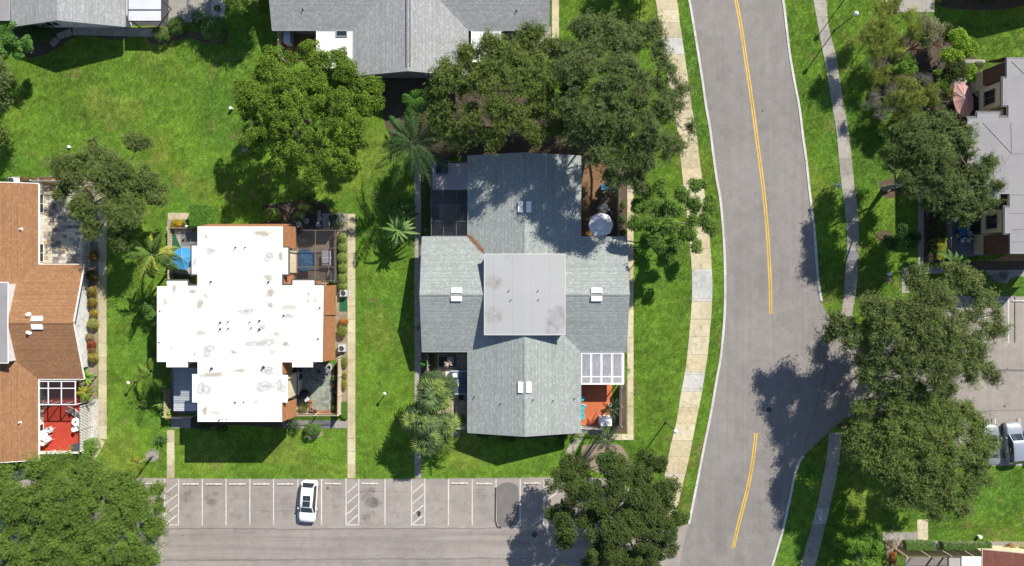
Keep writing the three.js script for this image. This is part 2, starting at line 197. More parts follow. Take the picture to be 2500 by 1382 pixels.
const kerbL = smooth([[1640, -220], [1660, -110], [1682.6, 0], [1694, 66], [1706, 140], [1716, 206], [1724, 263], [1732.5, 309], [1741, 376], [1750, 440], [1757.5, 480], [1764, 546], [1768.5, 616], [1770, 696], [1769, 763], [1764, 829], [1759, 875], [1750, 924], [1735, 1011], [1718, 1094], [1705, 1162], [1691.5, 1230], [1682, 1279]], 90);
const kerbR = smooth([[1868, -220], [1890, -110], [1911.6, 0], [1920, 66], [1928, 133], [1940, 203], [1951.5, 263], [1960, 333], [1968, 389], [1975, 455], [1980, 496], [1988, 563], [1993, 630], [1998, 690], [2006, 736]], 70);
const kerbRb = smooth([[1962, 1113], [1954, 1122], [1949, 1134], [1939, 1162], [1932, 1200], [1922, 1245], [1911, 1294], [1900, 1332], [1888, 1372], [1850, 1490], [1800, 1640]], 50);
const corner = [[2013, 753], [2026, 776], [2042, 800], [2070, 812], [2120, 818], [2300, 818], [2300, 723], [2620, 723], [2620, 1137], [2424, 1137], [2330, 1137], [2330, 1020], [2120, 1018], [2075, 1020], [2056, 1024], [2024, 1054]];
const roadPoly = noGrass(pxs([...kerbL, [1640, 1330], [1560, 1640], ...kerbRb.slice().reverse(), ...corner.slice().reverse(), ...kerbR.slice().reverse()]));
const road = structGroup('road'); mesh('road_surface', planUV(sheet(roadPoly, 0.012)), roadMat, road);
const lotPoly = noGrass(pxs([[-260, 1166], [335, 1167], [600, 1169], [1000, 1169], [1345, 1165], [1500, 1168], [1600, 1240], [1640, 1290], [1682, 1279], [1665, 1345], [1610, 1640], [-260, 1640]]));
const lot = structGroup('parking_lot'); mesh('lot_surface', planUV(sheet(lotPoly, 0.017)), lotMat, lot);
const sideLot = structGroup('parking_lot');
mesh('lot_surface', planUV(sheet(pxs([[2075, 815], [2300, 817], [2300, 723], [2620, 723], [2620, 1137], [2330, 1137], [2330, 1020], [2085, 1020]]), 0.017)), lotMat, sideLot);
for (const [k, nm] of [[kerbL, 'a'], [kerbR, 'b'], [kerbRb, 'c']]) { const g = structGroup('kerb'), n = 9, pt = pxs(k); for (let i = 0; i + 1 < pt.length; i += n) mesh('kerb_stone', ribbon(pt.slice(i, i + n + 1), 0.26, 0.07, 0.09), M.kerb, g); }
// double yellow line, twice
for (const pts of [[[1752, -220], [1775, -110], [1797, 0], [1809, 66], [1820.6, 143], [1835.6, 246], [1849, 349], [1861, 440], [1869, 513], [1875, 588], [1878.5, 650], [1881, 710], [1881.6, 766]], [[1846, 1058], [1839, 1117], [1825.5, 1192], [1812, 1245], [1799, 1298], [1790, 1337]]]) {
  const c = pxs(smooth(pts, 60));
  for (const s of [-1, 1]) { const o = c.map((p, i) => { const a = c[Math.max(0, i - 1)], b = c[Math.min(c.length - 1, i + 1)], l = Math.hypot(b[0] - a[0], b[1] - a[1]); return [p[0] - (b[1] - a[1]) / l * 0.125 * s, p[1] + (b[0] - a[0]) / l * 0.125 * s]; }); mesh('yellow_line', ribbon(o, 0.135, 0.017), M.paintYellow, road); }
  for (const e of pts[0][1] < 0 ? [c[c.length - 1], c[38], c[25]] : [c[0], c[c.length - 1]]) for (const s of [-1, 1]) mesh('road_stud', rbox(0.1, 0.02, 0.1, 0.008, e[0] + s * 0.34, 0.022, e[1]), M.paintYellow, road);
}
mesh('yellow_line', ribbon(pxs([[1370, 1378], [1380, 1382], [1412, 1386]]), 0.2, 0.023), M.paintYellow, lot);
// stalls
const white = (pts, w = 0.115) => mesh('stall_line', ribbon(pxs(pts), w, 0.022), M.paintWhite, lot);
for (const x of [494, 552, 610, 668, 727, 785, 940, 1095, 1153, 1211, 1270, 1328]) white([[x, 1169], [x, 1282]]);
for (const [a, b] of [[402, 436], [845, 876], [1005, 1037]]) {
  white([[a, 1168], [a, 1283]]); white([[b, 1168], [b, 1283]]); white([[a + 2.5, 1281.5], [b - 2.5, 1281.5]]);
  for (const y of [1181, 1207, 1233, 1257]) white([[a + 3, y + 22], [b - 3, y]]);
}
for (const [x, y] of [[1350, 1176], [1350, 1208], [1330, 1252], [1318, 1268]]) white([[x - 22, y + 17], [x + 10, y - 5]]);
white([[1328, 1282], [1352, 1282]]);
mesh('asphalt_patch', planUV(sheet(pxs(smooth([[1213, 1190], [1224, 1181], [1245, 1178], [1262, 1186], [1266, 1200], [1266, 1262], [1262, 1278], [1245, 1286], [1222, 1286], [1214, 1276], [1213, 1190]], 40)), 0.0205)), patchMat, lot);
mesh('painted_shadow', ribbon(pxs([[1210, 1190], [1209, 1270], [1213, 1286], [1224, 1288]]), 0.2, 0.0235), M.paintDark, lot);  // dark line painted as the shadow along the left edge of the patch
const wl = (pts, w, m) => mesh('stall_line', ribbon(pxs(pts), w, 0.022), m, sideLot);
wl([[2462, 726], [2462, 838]], 0.13, M.paintWhite); wl([[2405, 740], [2405, 838]], 0.13, M.paintWhite); wl([[2477, 724], [2477, 836]], 0.14, M.paintDark);
for (const x of [2430, 2490]) { wl([[x, 1022], [x, 1136]], 0.13, M.paintWhite); wl([[x - 9, 1022], [x - 9, 1040]], 0.11, M.paintDark); }
// wheel stops: a chamfered concrete bar each
const stopGeo = (() => { const s = new THREE.Shape([[-0.08, 0], [0.08, 0], [0.065, 0.1], [0.04, 0.12], [-0.04, 0.12], [-0.065, 0.1]].map((p) => new THREE.Vector2(...p))); const g = new THREE.ExtrudeGeometry(s, { depth: 1.82, bevelEnabled: false }); g.translate(0, 0, -0.91); g.rotateY(Math.PI / 2); return worldUV(g); })();
const stopMat = mat(0.74, 0.7, 0.64, { map: concreteMap }), bolt = cyl(0.03, 0.03, 0.012, 0, 0.12, 0, 8);
{ const spots = [[374, 1181, 'by the grass island at the far end of the lot'], [466, 1182, 'in the first stall right of the left hatched bay'], [523, 1182, 'in the second stall right of the left hatched bay'], [580, 1182, 'in the third stall right of the left hatched bay'], [639, 1182, 'in the second stall left of the white car'], [697, 1182, 'in the stall just left of the white car'], [813, 1181, 'in the stall just right of the white car'], [903, 1181, 'in the stall right of the middle hatched bay'], [1122, 1180, 'in the second stall right of the palm walk hatching'], [1182, 1181, 'in the stall left of the dark asphalt patch'], [1298, 1180, 'in the stall right of the dark asphalt patch'], [2438, 736, 'in the right-hand lot beside the white stall line'], [2490, 735, 'in the right-hand lot at the picture edge'], [2459, 1121, 'between the two parked silver cars']];
  let first; for (const [x, y, w] of spots) { const p = V(x, y); p.y = 0.018; const lab = `white concrete wheel stop ${w}`; if (!first) { first = thing('wheel_stop', lab, 'wheel stop', p.toArray(), 0, 'wheel stops in the parking stalls'); mesh('bar', stopGeo, stopMat, first); for (const s of [-0.6, 0.6]) { const b = mesh('bolt', bolt, M.metalGrey, first); b.position.x = s; } } else copy(first, p.toArray(), (hash(x, y, 3) - 0.5) * 0.03, lab); } }

// ---------- walks ----------
const cutX = (edge, y) => { for (let i = 0; i + 1 < edge.length; i++) if (y <= edge[i + 1][1]) return lerp(edge[i][0], edge[i + 1][0], (y - edge[i][1]) / (edge[i + 1][1] - edge[i][1])); return edge[edge.length - 1][0]; };
function walkBetween(name, left, right, cuts, pick) {
  const g = structGroup(name), R = rng(left[0][0] | 0); noGrass(pxs([...left, ...right.slice().reverse()]));
  for (let i = 0; i + 1 < cuts.length; i++) { const a = cuts[i], b = cuts[i + 1], n = 3, L = [], Rr = []; for (let k = 0; k <= n; k++) { const y = lerp(a + 0.22, b - 0.22, k / n); L.push([cutX(left, y) + (R() - 0.5) * 0.6, y]); Rr.push([cutX(right, y) + (R() - 0.5) * 0.6, y]); } const h = 0.05 + 0.012 * R();
    mesh('slab', slab(pxs([...L, ...Rr.reverse()]), -0.04, h), pick(i, (a + b) / 2, R), g); }
  return g;
}
const range = (a, b, d) => { const o = []; for (let y = a; y < b - d * 0.4; y += d) o.push(y); o.push(b); return o; };
const swL = smooth([[1540, -220], [1570, -110], [1600, 0], [1604, 23], [1609, 66], [1619, 133], [1634, 210], [1647, 280], [1656, 335], [1662, 393], [1667, 442], [1676, 520], [1686, 623], [1689, 663], [1689, 729], [1684, 796], [1675, 890], [1661, 966], [1652, 1026], [1637, 1087], [1625, 1147], [1610, 1220], [1600, 1275]], 100);
const swR = smooth([[1590, -220], [1622, -110], [1652.6, 0], [1661, 66], [1672.6, 143], [1682.6, 213], [1689, 263], [1699, 319], [1707.5, 389], [1714, 436], [1724, 497], [1731, 563], [1736, 630], [1739, 690], [1737.5, 749], [1732.5, 813], [1727, 870], [1721, 909], [1714, 954], [1699, 1030], [1682, 1117], [1669, 1173], [1655, 1236], [1647, 1290]], 100);
walkBetween('sidewalk', swL, swR, [-200, -160, -120, -80, -40, -10, 23, 55, 92, 133, 172, 210, 250, 290, 330, 370, 410, 450, 490, 530, 570, 606, 657, 664, 729, 736, 780, 822, 865, 909, 914, 948, 955, 995, 1035, 1075, 1115, 1157, 1162, 1200, 1240, 1280], (i, y, R) => (y > 92 && y < 133) || (y > 655 && y < 737) || (y > 907 && y < 956) || (y > 1157 && y < 1163) ? M.concreteGrey[y > 664 && y < 729 ? 0 : 2] : M.concreteCream[(R() * 5) | 0]);
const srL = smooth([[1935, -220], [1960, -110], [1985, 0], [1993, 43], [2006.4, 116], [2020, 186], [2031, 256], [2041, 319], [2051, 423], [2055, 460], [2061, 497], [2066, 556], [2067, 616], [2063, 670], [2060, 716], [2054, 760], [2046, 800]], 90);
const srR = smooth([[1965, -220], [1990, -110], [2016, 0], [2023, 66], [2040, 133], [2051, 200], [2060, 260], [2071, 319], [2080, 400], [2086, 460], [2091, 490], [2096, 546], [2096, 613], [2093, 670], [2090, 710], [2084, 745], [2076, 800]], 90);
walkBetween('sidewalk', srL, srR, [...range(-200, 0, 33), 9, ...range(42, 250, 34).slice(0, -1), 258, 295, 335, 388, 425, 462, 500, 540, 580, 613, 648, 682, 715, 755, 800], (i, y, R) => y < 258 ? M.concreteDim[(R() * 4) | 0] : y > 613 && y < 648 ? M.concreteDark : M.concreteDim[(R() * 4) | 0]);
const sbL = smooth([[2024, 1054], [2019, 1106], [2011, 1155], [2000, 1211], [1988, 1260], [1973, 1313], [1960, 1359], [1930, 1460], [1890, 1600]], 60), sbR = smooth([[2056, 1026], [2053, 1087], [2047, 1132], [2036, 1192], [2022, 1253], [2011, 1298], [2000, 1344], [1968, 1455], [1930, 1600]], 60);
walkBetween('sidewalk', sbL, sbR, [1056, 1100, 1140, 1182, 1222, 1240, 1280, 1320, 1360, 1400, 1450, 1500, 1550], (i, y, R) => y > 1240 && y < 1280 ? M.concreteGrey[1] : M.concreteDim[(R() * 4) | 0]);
// straight garden paths, slab by slab
function path(pts, width, mats, gap = 33) { // pts in pixels, width in pixels
  const g = structGroup('footpath'), R = rng(pts[0][0] * 7 + pts[0][1]);
  for (let i = 0; i + 1 < pts.length; i++) { const [x0, y0] = pts[i], [x1, y1] = pts[i + 1], l = Math.hypot(x1 - x0, y1 - y0), dx = (x1 - x0) / l, dy = (y1 - y0) / l, nx = -dy * width / 2, ny = dx * width / 2, n = Math.max(1, Math.round(l / gap));
    noGrass(pxs([[x0 + nx, y0 + ny], [x1 + nx, y1 + ny], [x1 - nx, y1 - ny], [x0 - nx, y0 - ny]]));
    for (let k = 0; k < n; k++) { const a = k * l / n + 0.2, b = (k + 1) * l / n - 0.2, q = (t, s) => [x0 + dx * t + nx * s + (R() - 0.5) * 0.5, y0 + dy * t + ny * s + (R() - 0.5) * 0.5]; mesh('slab', slab(pxs([q(a, 1), q(b, 1), q(b, -1), q(a, -1)]), -0.04, 0.04 + 0.012 * R() + i * 0.002), mats[(R() * mats.length) | 0], g); } }
  return g;
}
path([[250, 440], [251, 1072]], 20, M.concreteCream); path([[249, 1074], [210, 1146]], 18, M.concreteCream); path([[206, 1150], [202, 1166]], 18, M.concreteCream);
path([[858, 522], [858, 1167]], 19, M.concreteCream); path([[417, 1050], [417, 1167]], 18, M.concreteCream); path([[418, 1032], [466, 1032]], 26, M.concreteDim, 24);
path([[1020, 380], [1020, 1168]], 16, M.concreteDim); path([[1539, 420], [1539, 1060]], 15, M.concreteCream); path([[1488, 1067], [1547, 1067]], 14, M.concreteCream, 30); path([[1426, 1044], [1386, 1112]], 19, M.concreteDim, 36); path([[1470, 1052], [1430, 1046]], 22, M.concreteDim);
path([[1356, -90], [1356, 116]], 17, M.concreteCream); path([[415, 537], [415, 690]], 13, M.concreteDim); path([[410, 528], [468, 528]], 17, M.concreteCream, 30);
path([[787, 541], [806, 541]], 40, M.concreteDim, 20); path([[808, 532], [847, 532]], 22, M.concreteDim, 20); path([[690, 1036], [848, 1036]], 19, [M.concreteDark, ...M.concreteDim.slice(0, 1)], 30);
path([[2210, 652], [2210, 716]], 18, M.concreteDim); path([[2222, 660], [2320, 660]], 16, M.concreteDim); path([[2252, 1268], [2252, 1318]], 26, M.concreteCream, 25); path([[2155, 1309], [2238, 1309]], 20, M.concreteDim, 30); path([[2340, 150], [2405, 150]], 9, M.concreteDim); path([[2248, 462], [2248, 660]], 14, M.concreteDim);
path([[2172, 0], [2172, 30]], 20, M.concreteCream, 40); path([[2183, 14], [2282, 14]], 32, M.concreteDim, 30); path([[2262, 1327], [2480, 1329]], 10, [M.gravelDim], 60);
path([[125, 110], [140, 95]], 16, M.concreteDim, 18); path([[140, 90], [175, 78]], 16, M.concreteDim, 18); path([[178, 76], [372, 80]], 20, M.concreteDim, 32);
path([[1112, 1066], [1112, 1052]], 22, M.concreteDim, 20);
path([[5, 1172], [70, 1150]], 20, M.concreteGrey, 30);

// beds: bare soil, mulch and gravel laid as sheets
let bedY = 0.004;
function bed(name, pts, m, sm = true) { bedY += 0.0004; const p = noGrass(pxs(sm ? smooth([...pts, pts[0]], pts.length * 5) : pts)); const g = sheet(p, bedY); g.attributes.uv.needsUpdate = true; return struct(name, g, m); }
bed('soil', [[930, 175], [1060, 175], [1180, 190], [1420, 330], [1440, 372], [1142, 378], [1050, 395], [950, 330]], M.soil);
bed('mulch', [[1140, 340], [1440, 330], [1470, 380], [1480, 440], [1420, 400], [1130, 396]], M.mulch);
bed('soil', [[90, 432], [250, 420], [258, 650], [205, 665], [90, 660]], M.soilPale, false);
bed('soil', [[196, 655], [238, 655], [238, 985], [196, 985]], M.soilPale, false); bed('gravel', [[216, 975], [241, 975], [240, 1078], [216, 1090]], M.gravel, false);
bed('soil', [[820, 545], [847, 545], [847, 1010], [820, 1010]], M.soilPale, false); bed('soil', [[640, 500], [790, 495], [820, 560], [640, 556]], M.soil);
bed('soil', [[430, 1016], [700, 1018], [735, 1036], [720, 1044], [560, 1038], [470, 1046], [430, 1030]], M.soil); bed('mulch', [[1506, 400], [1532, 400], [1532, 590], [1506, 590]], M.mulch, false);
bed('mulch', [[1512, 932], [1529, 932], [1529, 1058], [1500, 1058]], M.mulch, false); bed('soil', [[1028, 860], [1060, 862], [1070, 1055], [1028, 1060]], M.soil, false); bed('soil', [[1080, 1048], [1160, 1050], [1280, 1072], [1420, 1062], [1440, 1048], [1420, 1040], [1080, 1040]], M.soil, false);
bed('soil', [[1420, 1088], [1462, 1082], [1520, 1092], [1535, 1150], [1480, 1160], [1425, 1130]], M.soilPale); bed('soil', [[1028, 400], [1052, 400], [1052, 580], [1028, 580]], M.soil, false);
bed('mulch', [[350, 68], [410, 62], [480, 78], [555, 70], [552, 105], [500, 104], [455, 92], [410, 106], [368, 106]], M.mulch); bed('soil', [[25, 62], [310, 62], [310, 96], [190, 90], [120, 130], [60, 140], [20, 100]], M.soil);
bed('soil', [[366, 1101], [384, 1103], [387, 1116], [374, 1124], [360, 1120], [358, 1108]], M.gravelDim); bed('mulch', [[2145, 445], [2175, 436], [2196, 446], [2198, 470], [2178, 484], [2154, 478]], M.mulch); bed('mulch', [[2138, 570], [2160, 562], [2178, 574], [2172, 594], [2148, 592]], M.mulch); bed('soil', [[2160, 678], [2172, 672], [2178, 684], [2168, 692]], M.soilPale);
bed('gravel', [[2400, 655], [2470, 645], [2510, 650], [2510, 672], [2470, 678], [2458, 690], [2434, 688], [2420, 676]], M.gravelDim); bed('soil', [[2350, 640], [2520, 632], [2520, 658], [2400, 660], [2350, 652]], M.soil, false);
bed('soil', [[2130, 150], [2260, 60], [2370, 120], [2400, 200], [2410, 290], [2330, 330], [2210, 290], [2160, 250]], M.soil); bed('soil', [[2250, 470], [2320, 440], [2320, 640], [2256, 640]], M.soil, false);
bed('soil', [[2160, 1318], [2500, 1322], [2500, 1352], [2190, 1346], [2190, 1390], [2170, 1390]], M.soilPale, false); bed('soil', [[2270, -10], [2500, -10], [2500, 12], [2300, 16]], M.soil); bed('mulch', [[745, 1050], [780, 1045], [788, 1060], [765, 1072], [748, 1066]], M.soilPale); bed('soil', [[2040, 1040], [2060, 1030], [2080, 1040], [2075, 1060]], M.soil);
bed('mulch', [[96, 432], [150, 432], [150, 448], [96, 450]], M.mulch, false);
// ---------- buildings ----------
const UX = new THREE.Vector3(1, 0, 0), UZ = new THREE.Vector3(0, 0, 1);
// a window or a door set 3 cm proud of a wall: frame round a pane with a meeting bar
function windowAt(parent, x, y, z, w, h, face, frameMat, name = 'window') { // face: angle of the outward normal, 0 = +z
  const f = 0.07, g = merge([box(w, f, 0.06, 0, h / 2 - f / 2, 0.03), box(w, f, 0.06, 0, -h / 2 + f / 2, 0.03), box(f, h - 2 * f, 0.06, -w / 2 + f / 2, 0, 0.03), box(f, h - 2 * f, 0.06, w / 2 - f / 2, 0, 0.03), box(0.05, h - 2 * f, 0.05, 0, 0, 0.026)]);
  const o = mesh(name, g, frameMat, parent); o.position.set(x, y, z); o.rotation.y = face;
  mesh('pane', box(w - 2 * f - 0.01, h - 2 * f - 0.01, 0.02, 0, 0, 0.012), M.glass, o); if (name === 'window') mesh('sill', box(w + 0.1, 0.05, 0.14, 0, -h / 2 - 0.03, 0.05), frameMat, o); return o;
}
const EAVE = 2.6, RIDGE = 4.55;
// a one-storey cross-gabled house: long wings along its own z, short along its x, and a raised flat deck over the crossing
function crossGable(name, label, cx, cz, turn, o) {
  const t = thing(name, label, 'house', [cx, 0, cz], turn), hx = 6.22, hz = 6.33, L = 15.25, W = 11.25, th = 0.2, rm = o.roof, v = (x, y, z) => new THREE.Vector3(x, y, z);
  const slope = (RIDGE - EAVE) / hx, slopeZ = (RIDGE - EAVE) / hz, ends = { n: o.n ?? L, s: o.s ?? L, e: o.e ?? W, w: o.w ?? W };
  const dX = v(1, 0, 0), dZ = v(0, 0, 1);
  const add = (pts, du, dv) => mesh('roof_slope', plate(pts, th, du, dv), rm, t);
  for (const s of [-1, 1]) {
    add([v(s * hx, EAVE, -ends.n), v(s * hx, EAVE, -hz), v(0, RIDGE, 0), v(0, RIDGE, -ends.n)], dZ, dX.clone().multiplyScalar(1.04 * s));
    add([v(s * hx, EAVE, ends.s), v(s * hx, EAVE, hz), v(0, RIDGE, 0), v(0, RIDGE, ends.s)], dZ, dX.clone().multiplyScalar(1.04 * s));
    add([v(-ends.w, EAVE, s * hz), v(-hx, EAVE, s * hz), v(0, RIDGE, 0), v(-ends.w, RIDGE, 0)], dX, dZ.clone().multiplyScalar(1.04 * s));
    add([v(ends.e, EAVE, s * hz), v(hx, EAVE, s * hz), v(0, RIDGE, 0), v(ends.e, RIDGE, 0)], dX, dZ.clone().multiplyScalar(1.04 * s));
  }
  // ridge caps: overlapping folded shingles
  const capG = (() => { const w = 0.17, l = 0.34, p = []; for (const s of [-1, 1]) { const a = [0, 0.035, 0], b = [0, 0.02, l], c = [s * w, 0.035 - w * slope, 0], d = [s * w, 0.02 - w * slope, l]; if (s > 0) p.push(...a, ...b, ...d, ...a, ...d, ...c); else p.push(...a, ...d, ...b, ...a, ...c, ...d); } return tris(p); })();
  const caps = []; for (const [len, ang] of [[ends.n, Math.PI], [ends.s, 0], [ends.e, Math.PI / 2], [ends.w, -Math.PI / 2]]) for (let d = o.deck ? 4.4 : 0.2; d < len - 0.1; d += 0.3) { const g = capG.clone(); g.translate(0, RIDGE, d); g.rotateY(ang); caps.push(g); }
  tag(mesh('ridge_cap', worldUV(merge(caps)), o.cap ?? rm, t), null, null, null, 'stuff');
  // fascia boards and gutters along the eaves and the gable rakes
  const tr = o.trim, q = 0.035, fas = (a, b, h = 0.2) => { const d = b.clone().sub(a), l = d.length(), g = new THREE.BoxGeometry(l, h, 0.06); g.translate(0, -h / 2 + 0.004, 0); const m4 = new THREE.Matrix4(), ux = d.clone().normalize(), uz = new THREE.Vector3().crossVectors(ux, v(0, 1, 0)).normalize(), uy = new THREE.Vector3().crossVectors(uz, ux); m4.makeBasis(ux, uy, uz); m4.setPosition(a.clone().add(b).multiplyScalar(0.5)); g.applyMatrix4(m4); mesh('fascia', worldUV(g), tr, t); };
  for (const s of [-1, 1]) {
    fas(v(s * (hx + q), EAVE, -ends.n), v(s * (hx + q), EAVE, -hz - q)); fas(v(s * (hx + q), EAVE, ends.s), v(s * (hx + q), EAVE, hz + q));
    fas(v(-ends.w, EAVE, s * (hz + q)), v(-hx - q, EAVE, s * (hz + q))); fas(v(ends.e, EAVE, s * (hz + q)), v(hx + q, EAVE, s * (hz + q)));
    fas(v(s * (hx + q), EAVE, -ends.n - q), v(0, RIDGE, -ends.n - q)); fas(v(s * (hx + q), EAVE, ends.s + q), v(0, RIDGE, ends.s + q));
    fas(v(-ends.w - q, EAVE, s * (hz + q)), v(-ends.w - q, RIDGE, 0)); fas(v(ends.e + q, EAVE, s * (hz + q)), v(ends.e + q, RIDGE, 0));
  }
  // walls: four pentagonal wings
  const wall = (half, len, ang, sl) => { const e = o.inset ?? 0.45, top = EAVE + e * sl - th - 0.03, s = new THREE.Shape([[-half + e, -0.1], [half - e, -0.1], [half - e, top], [0, RIDGE - th - 0.03], [-half + e, top]].map((p) => new THREE.Vector2(...p))); const g = new THREE.ExtrudeGeometry(s, { depth: len - (o.over ?? 0.5), bevelEnabled: false }); g.rotateY(ang); return g; };
  mesh('wall', worldUV(merge([wall(hx, ends.n, Math.PI, slope), wall(hx, ends.s, 0, slope)])), o.wall, t); mesh('wall', worldUV(merge([wall(hz, ends.e, Math.PI / 2, slopeZ), wall(hz, ends.w, -Math.PI / 2, slopeZ)])), o.wall, t);
  const k = o.deck ? 4.34 : 0, y1 = 4.66;
  // raised deck over the crossing: four very shallow falls, drip edge, seams
  if (o.deck) {
  const y0 = 3.0, dk = new THREE.Group(); dk.name = 'roof_deck'; t.add(dk);
  mesh('deck_wall', merge([box(0.12, y1 - y0, 2 * k - 0.3, -k + 0.2, (y0 + y1) / 2 - 0.04, 0), box(0.12, y1 - y0, 2 * k - 0.3, k - 0.2, (y0 + y1) / 2 - 0.04, 0), box(2 * k - 0.56, y1 - y0, 0.12, 0, (y0 + y1) / 2 - 0.04, -k + 0.21), box(2 * k - 0.56, y1 - y0, 0.12, 0, (y0 + y1) / 2 - 0.04, k - 0.21)]), o.wall, dk);
  for (const [sx, sz] of [[-1, -1], [1, -1], [-1, 1], [1, 1]]) { const c = [v(0, y1 + 0.2, 0), v(sx * k, y1 + 0.05, 0), v(sx * k, y1, sz * k), v(0, y1 + 0.1, sz * k)]; mesh('deck_panel', plate([c[0], c[1], c[2]], 0.12, dX, dZ), o.deck, dk); mesh('deck_panel', plate([c[0], c[2], c[3]], 0.12, dX, dZ), o.deck, dk); }
  for (const [a, b] of [[v(-k, y1 - 0.02, -k), v(-k, y1 + 0.03, 0)], [v(-k, y1 + 0.03, 0), v(-k, y1 - 0.02, k)], [v(k, y1 - 0.02, -k), v(k, y1 + 0.03, 0)], [v(k, y1 + 0.03, 0), v(k, y1 - 0.02, k)], [v(-k, y1 - 0.02, -k), v(0, y1 + 0.08, -k)], [v(0, y1 + 0.08, -k), v(k, y1 - 0.02, -k)], [v(-k, y1 - 0.02, k), v(0, y1 + 0.08, k)], [v(0, y1 + 0.08, k), v(k, y1 - 0.02, k)]]) mesh('drip_edge', bar(a, b, 0.05, 0.05, 4), o.deckTrim ?? tr, dk);
  if (o.seams) for (let i = 0; i < 9; i++) { const x = -3.9 + i * 0.95; mesh('deck_seam', box(0.05, 0.006, 2 * k - 0.6, x, y1 + 0.215 - Math.abs(x) / k * 0.10, 0), o.deck, dk).scale.y = 1; }
  }
  // white skylight vents that straddle the ridges in pairs
  const sky1 = (x, z, along) => { const g = merge([rbox(along ? 0.57 : 1.2, 0.1, along ? 1.2 : 0.57, 0.03, 0, 0.1, 0), box(along ? 0.5 : 1.16, 0.1, along ? 1.16 : 0.5, 0, 0.0, 0)]), m = mesh('roof_vent', g, M.trimWhite, t); const d = along ? Math.abs(x) * slope : Math.abs(z) * slopeZ; m.position.set(x, RIDGE - d + 0.03, z); if (along) m.rotation.z = -Math.sign(x) * Math.atan(slope); else m.rotation.x = Math.sign(z) * Math.atan(slopeZ); };
  for (const [wing, d] of o.vents ?? []) for (const s of [-1, 1]) if (wing === 'n' || wing === 's') sky1(s * 0.42, wing === 'n' ? -d : d, true); else sky1(wing === 'w' ? -d : d, s * 0.42, false);
  for (const [x, z, r, white] of o.pipes ?? []) { const inDeck = Math.abs(x) < k && Math.abs(z) < k, y = inDeck ? y1 + 0.1 : Math.abs(x) > hx ? RIDGE - Math.abs(z) * slopeZ : RIDGE - Math.abs(x) * slope; const p = mesh('vent_pipe', merge([cyl(r, r, 0.34, x, y - 0.06, z, 10), cyl(r * 2.3, r * 1.2, 0.05, x, y - 0.01, z, 10), ...(white ? [cyl(r * 1.5, r * 0.6, 0.08, x, y + 0.28, z, 10)] : [])]), white ? M.plasticWhite : M.metalDark, t); }
  for (const [x, y, z, w, h, face, nm] of o.windows ?? []) windowAt(t, x, y, z, w, h, face, o.winFrame ?? M.frameWhite, nm ?? 'window');
  noGrass(pxs([])); for (const [a, b, c, d] of [[-hx, hx, -ends.n, ends.s], [-ends.w, ends.e, -hz, hz]]) noGrass([[a, c], [b, c], [b, d], [a, d]].map(([x, z]) => [cx + x * Math.cos(turn) + z * Math.sin(turn), cz - x * Math.sin(turn) + z * Math.cos(turn)]));
  return t;
}
const winSet = [[-5.79, 1.4, -11, 2.2, 1.9, -Math.PI / 2, 'sliding_door'], [5.79, 1.4, -11, 2.2, 1.9, Math.PI / 2, 'sliding_door'], [-5.79, 1.4, 11, 2.2, 1.9, -Math.PI / 2, 'sliding_door'], [5.79, 1.4, 11, 2.2, 1.9, Math.PI / 2, 'sliding_door'], [0, 1.4, 14.78, 1.8, 1.2, 0], [0, 1.4, -14.78, 1.8, 1.2, Math.PI]];
const deckStain = (() => { // the pale deck of the middle house, with the mildew patches and lap lines it shows
  const n = 512, c = document.createElement('canvas'); c.width = c.height = n; const g = c.getContext('2d'); g.fillStyle = '#c9cacd'; g.fillRect(0, 0, n, n); const R = rng(9);
  for (let i = 0; i < 900; i++) { g.fillStyle = `rgba(${R() < 0.5 ? '170,170,172' : '218,219,221'},0.03)`; g.beginPath(); g.ellipse(R() * n, R() * n, 6 + R() * 30, 4 + R() * 20, 0, 0, 7); g.fill(); }
  g.strokeStyle = 'rgba(150,150,155,.55)'; g.lineWidth = 1.4; for (let x = 60; x < n; x += 118) { g.beginPath(); g.moveTo(x, 0); g.lineTo(x + 2, n); g.stroke(); }
  const spot = (x, y, r, k, col) => { for (let i = 0; i < k; i++) { g.fillStyle = `rgba(${col},${0.02 + 0.05 * R()})`; g.beginPath(); const a = R() * 7, d = r * Math.sqrt(R()) * 0.9; g.ellipse(x + Math.cos(a) * d, y + Math.sin(a) * d, 3 + R() * r * 0.22, 2 + R() * r * 0.3, R() * 3, 0, 7); g.fill(); } };
  spot(60, 175, 55, 130, '120,112,92'); spot(52, 385, 66, 120, '128,122,108'); spot(465, 400, 80, 190, '120,118,112'); spot(430, 470, 50, 60, '120,118,112'); spot(160, 40, 40, 24, '140,136,128');
  const t = canvasTexture(c); t.repeat.set(1 / 8.68, 1 / 8.68); t.offset.set(0.5, 0.5); return t; })();
const deckMid = new THREE.MeshStandardMaterial({ color: C(0.535, 0.535, 0.525), map: deckStain, roughness: 0.75 });
deckMid.map.repeat.y = -1 / 8.68;   // v runs from the back to the front of the deck
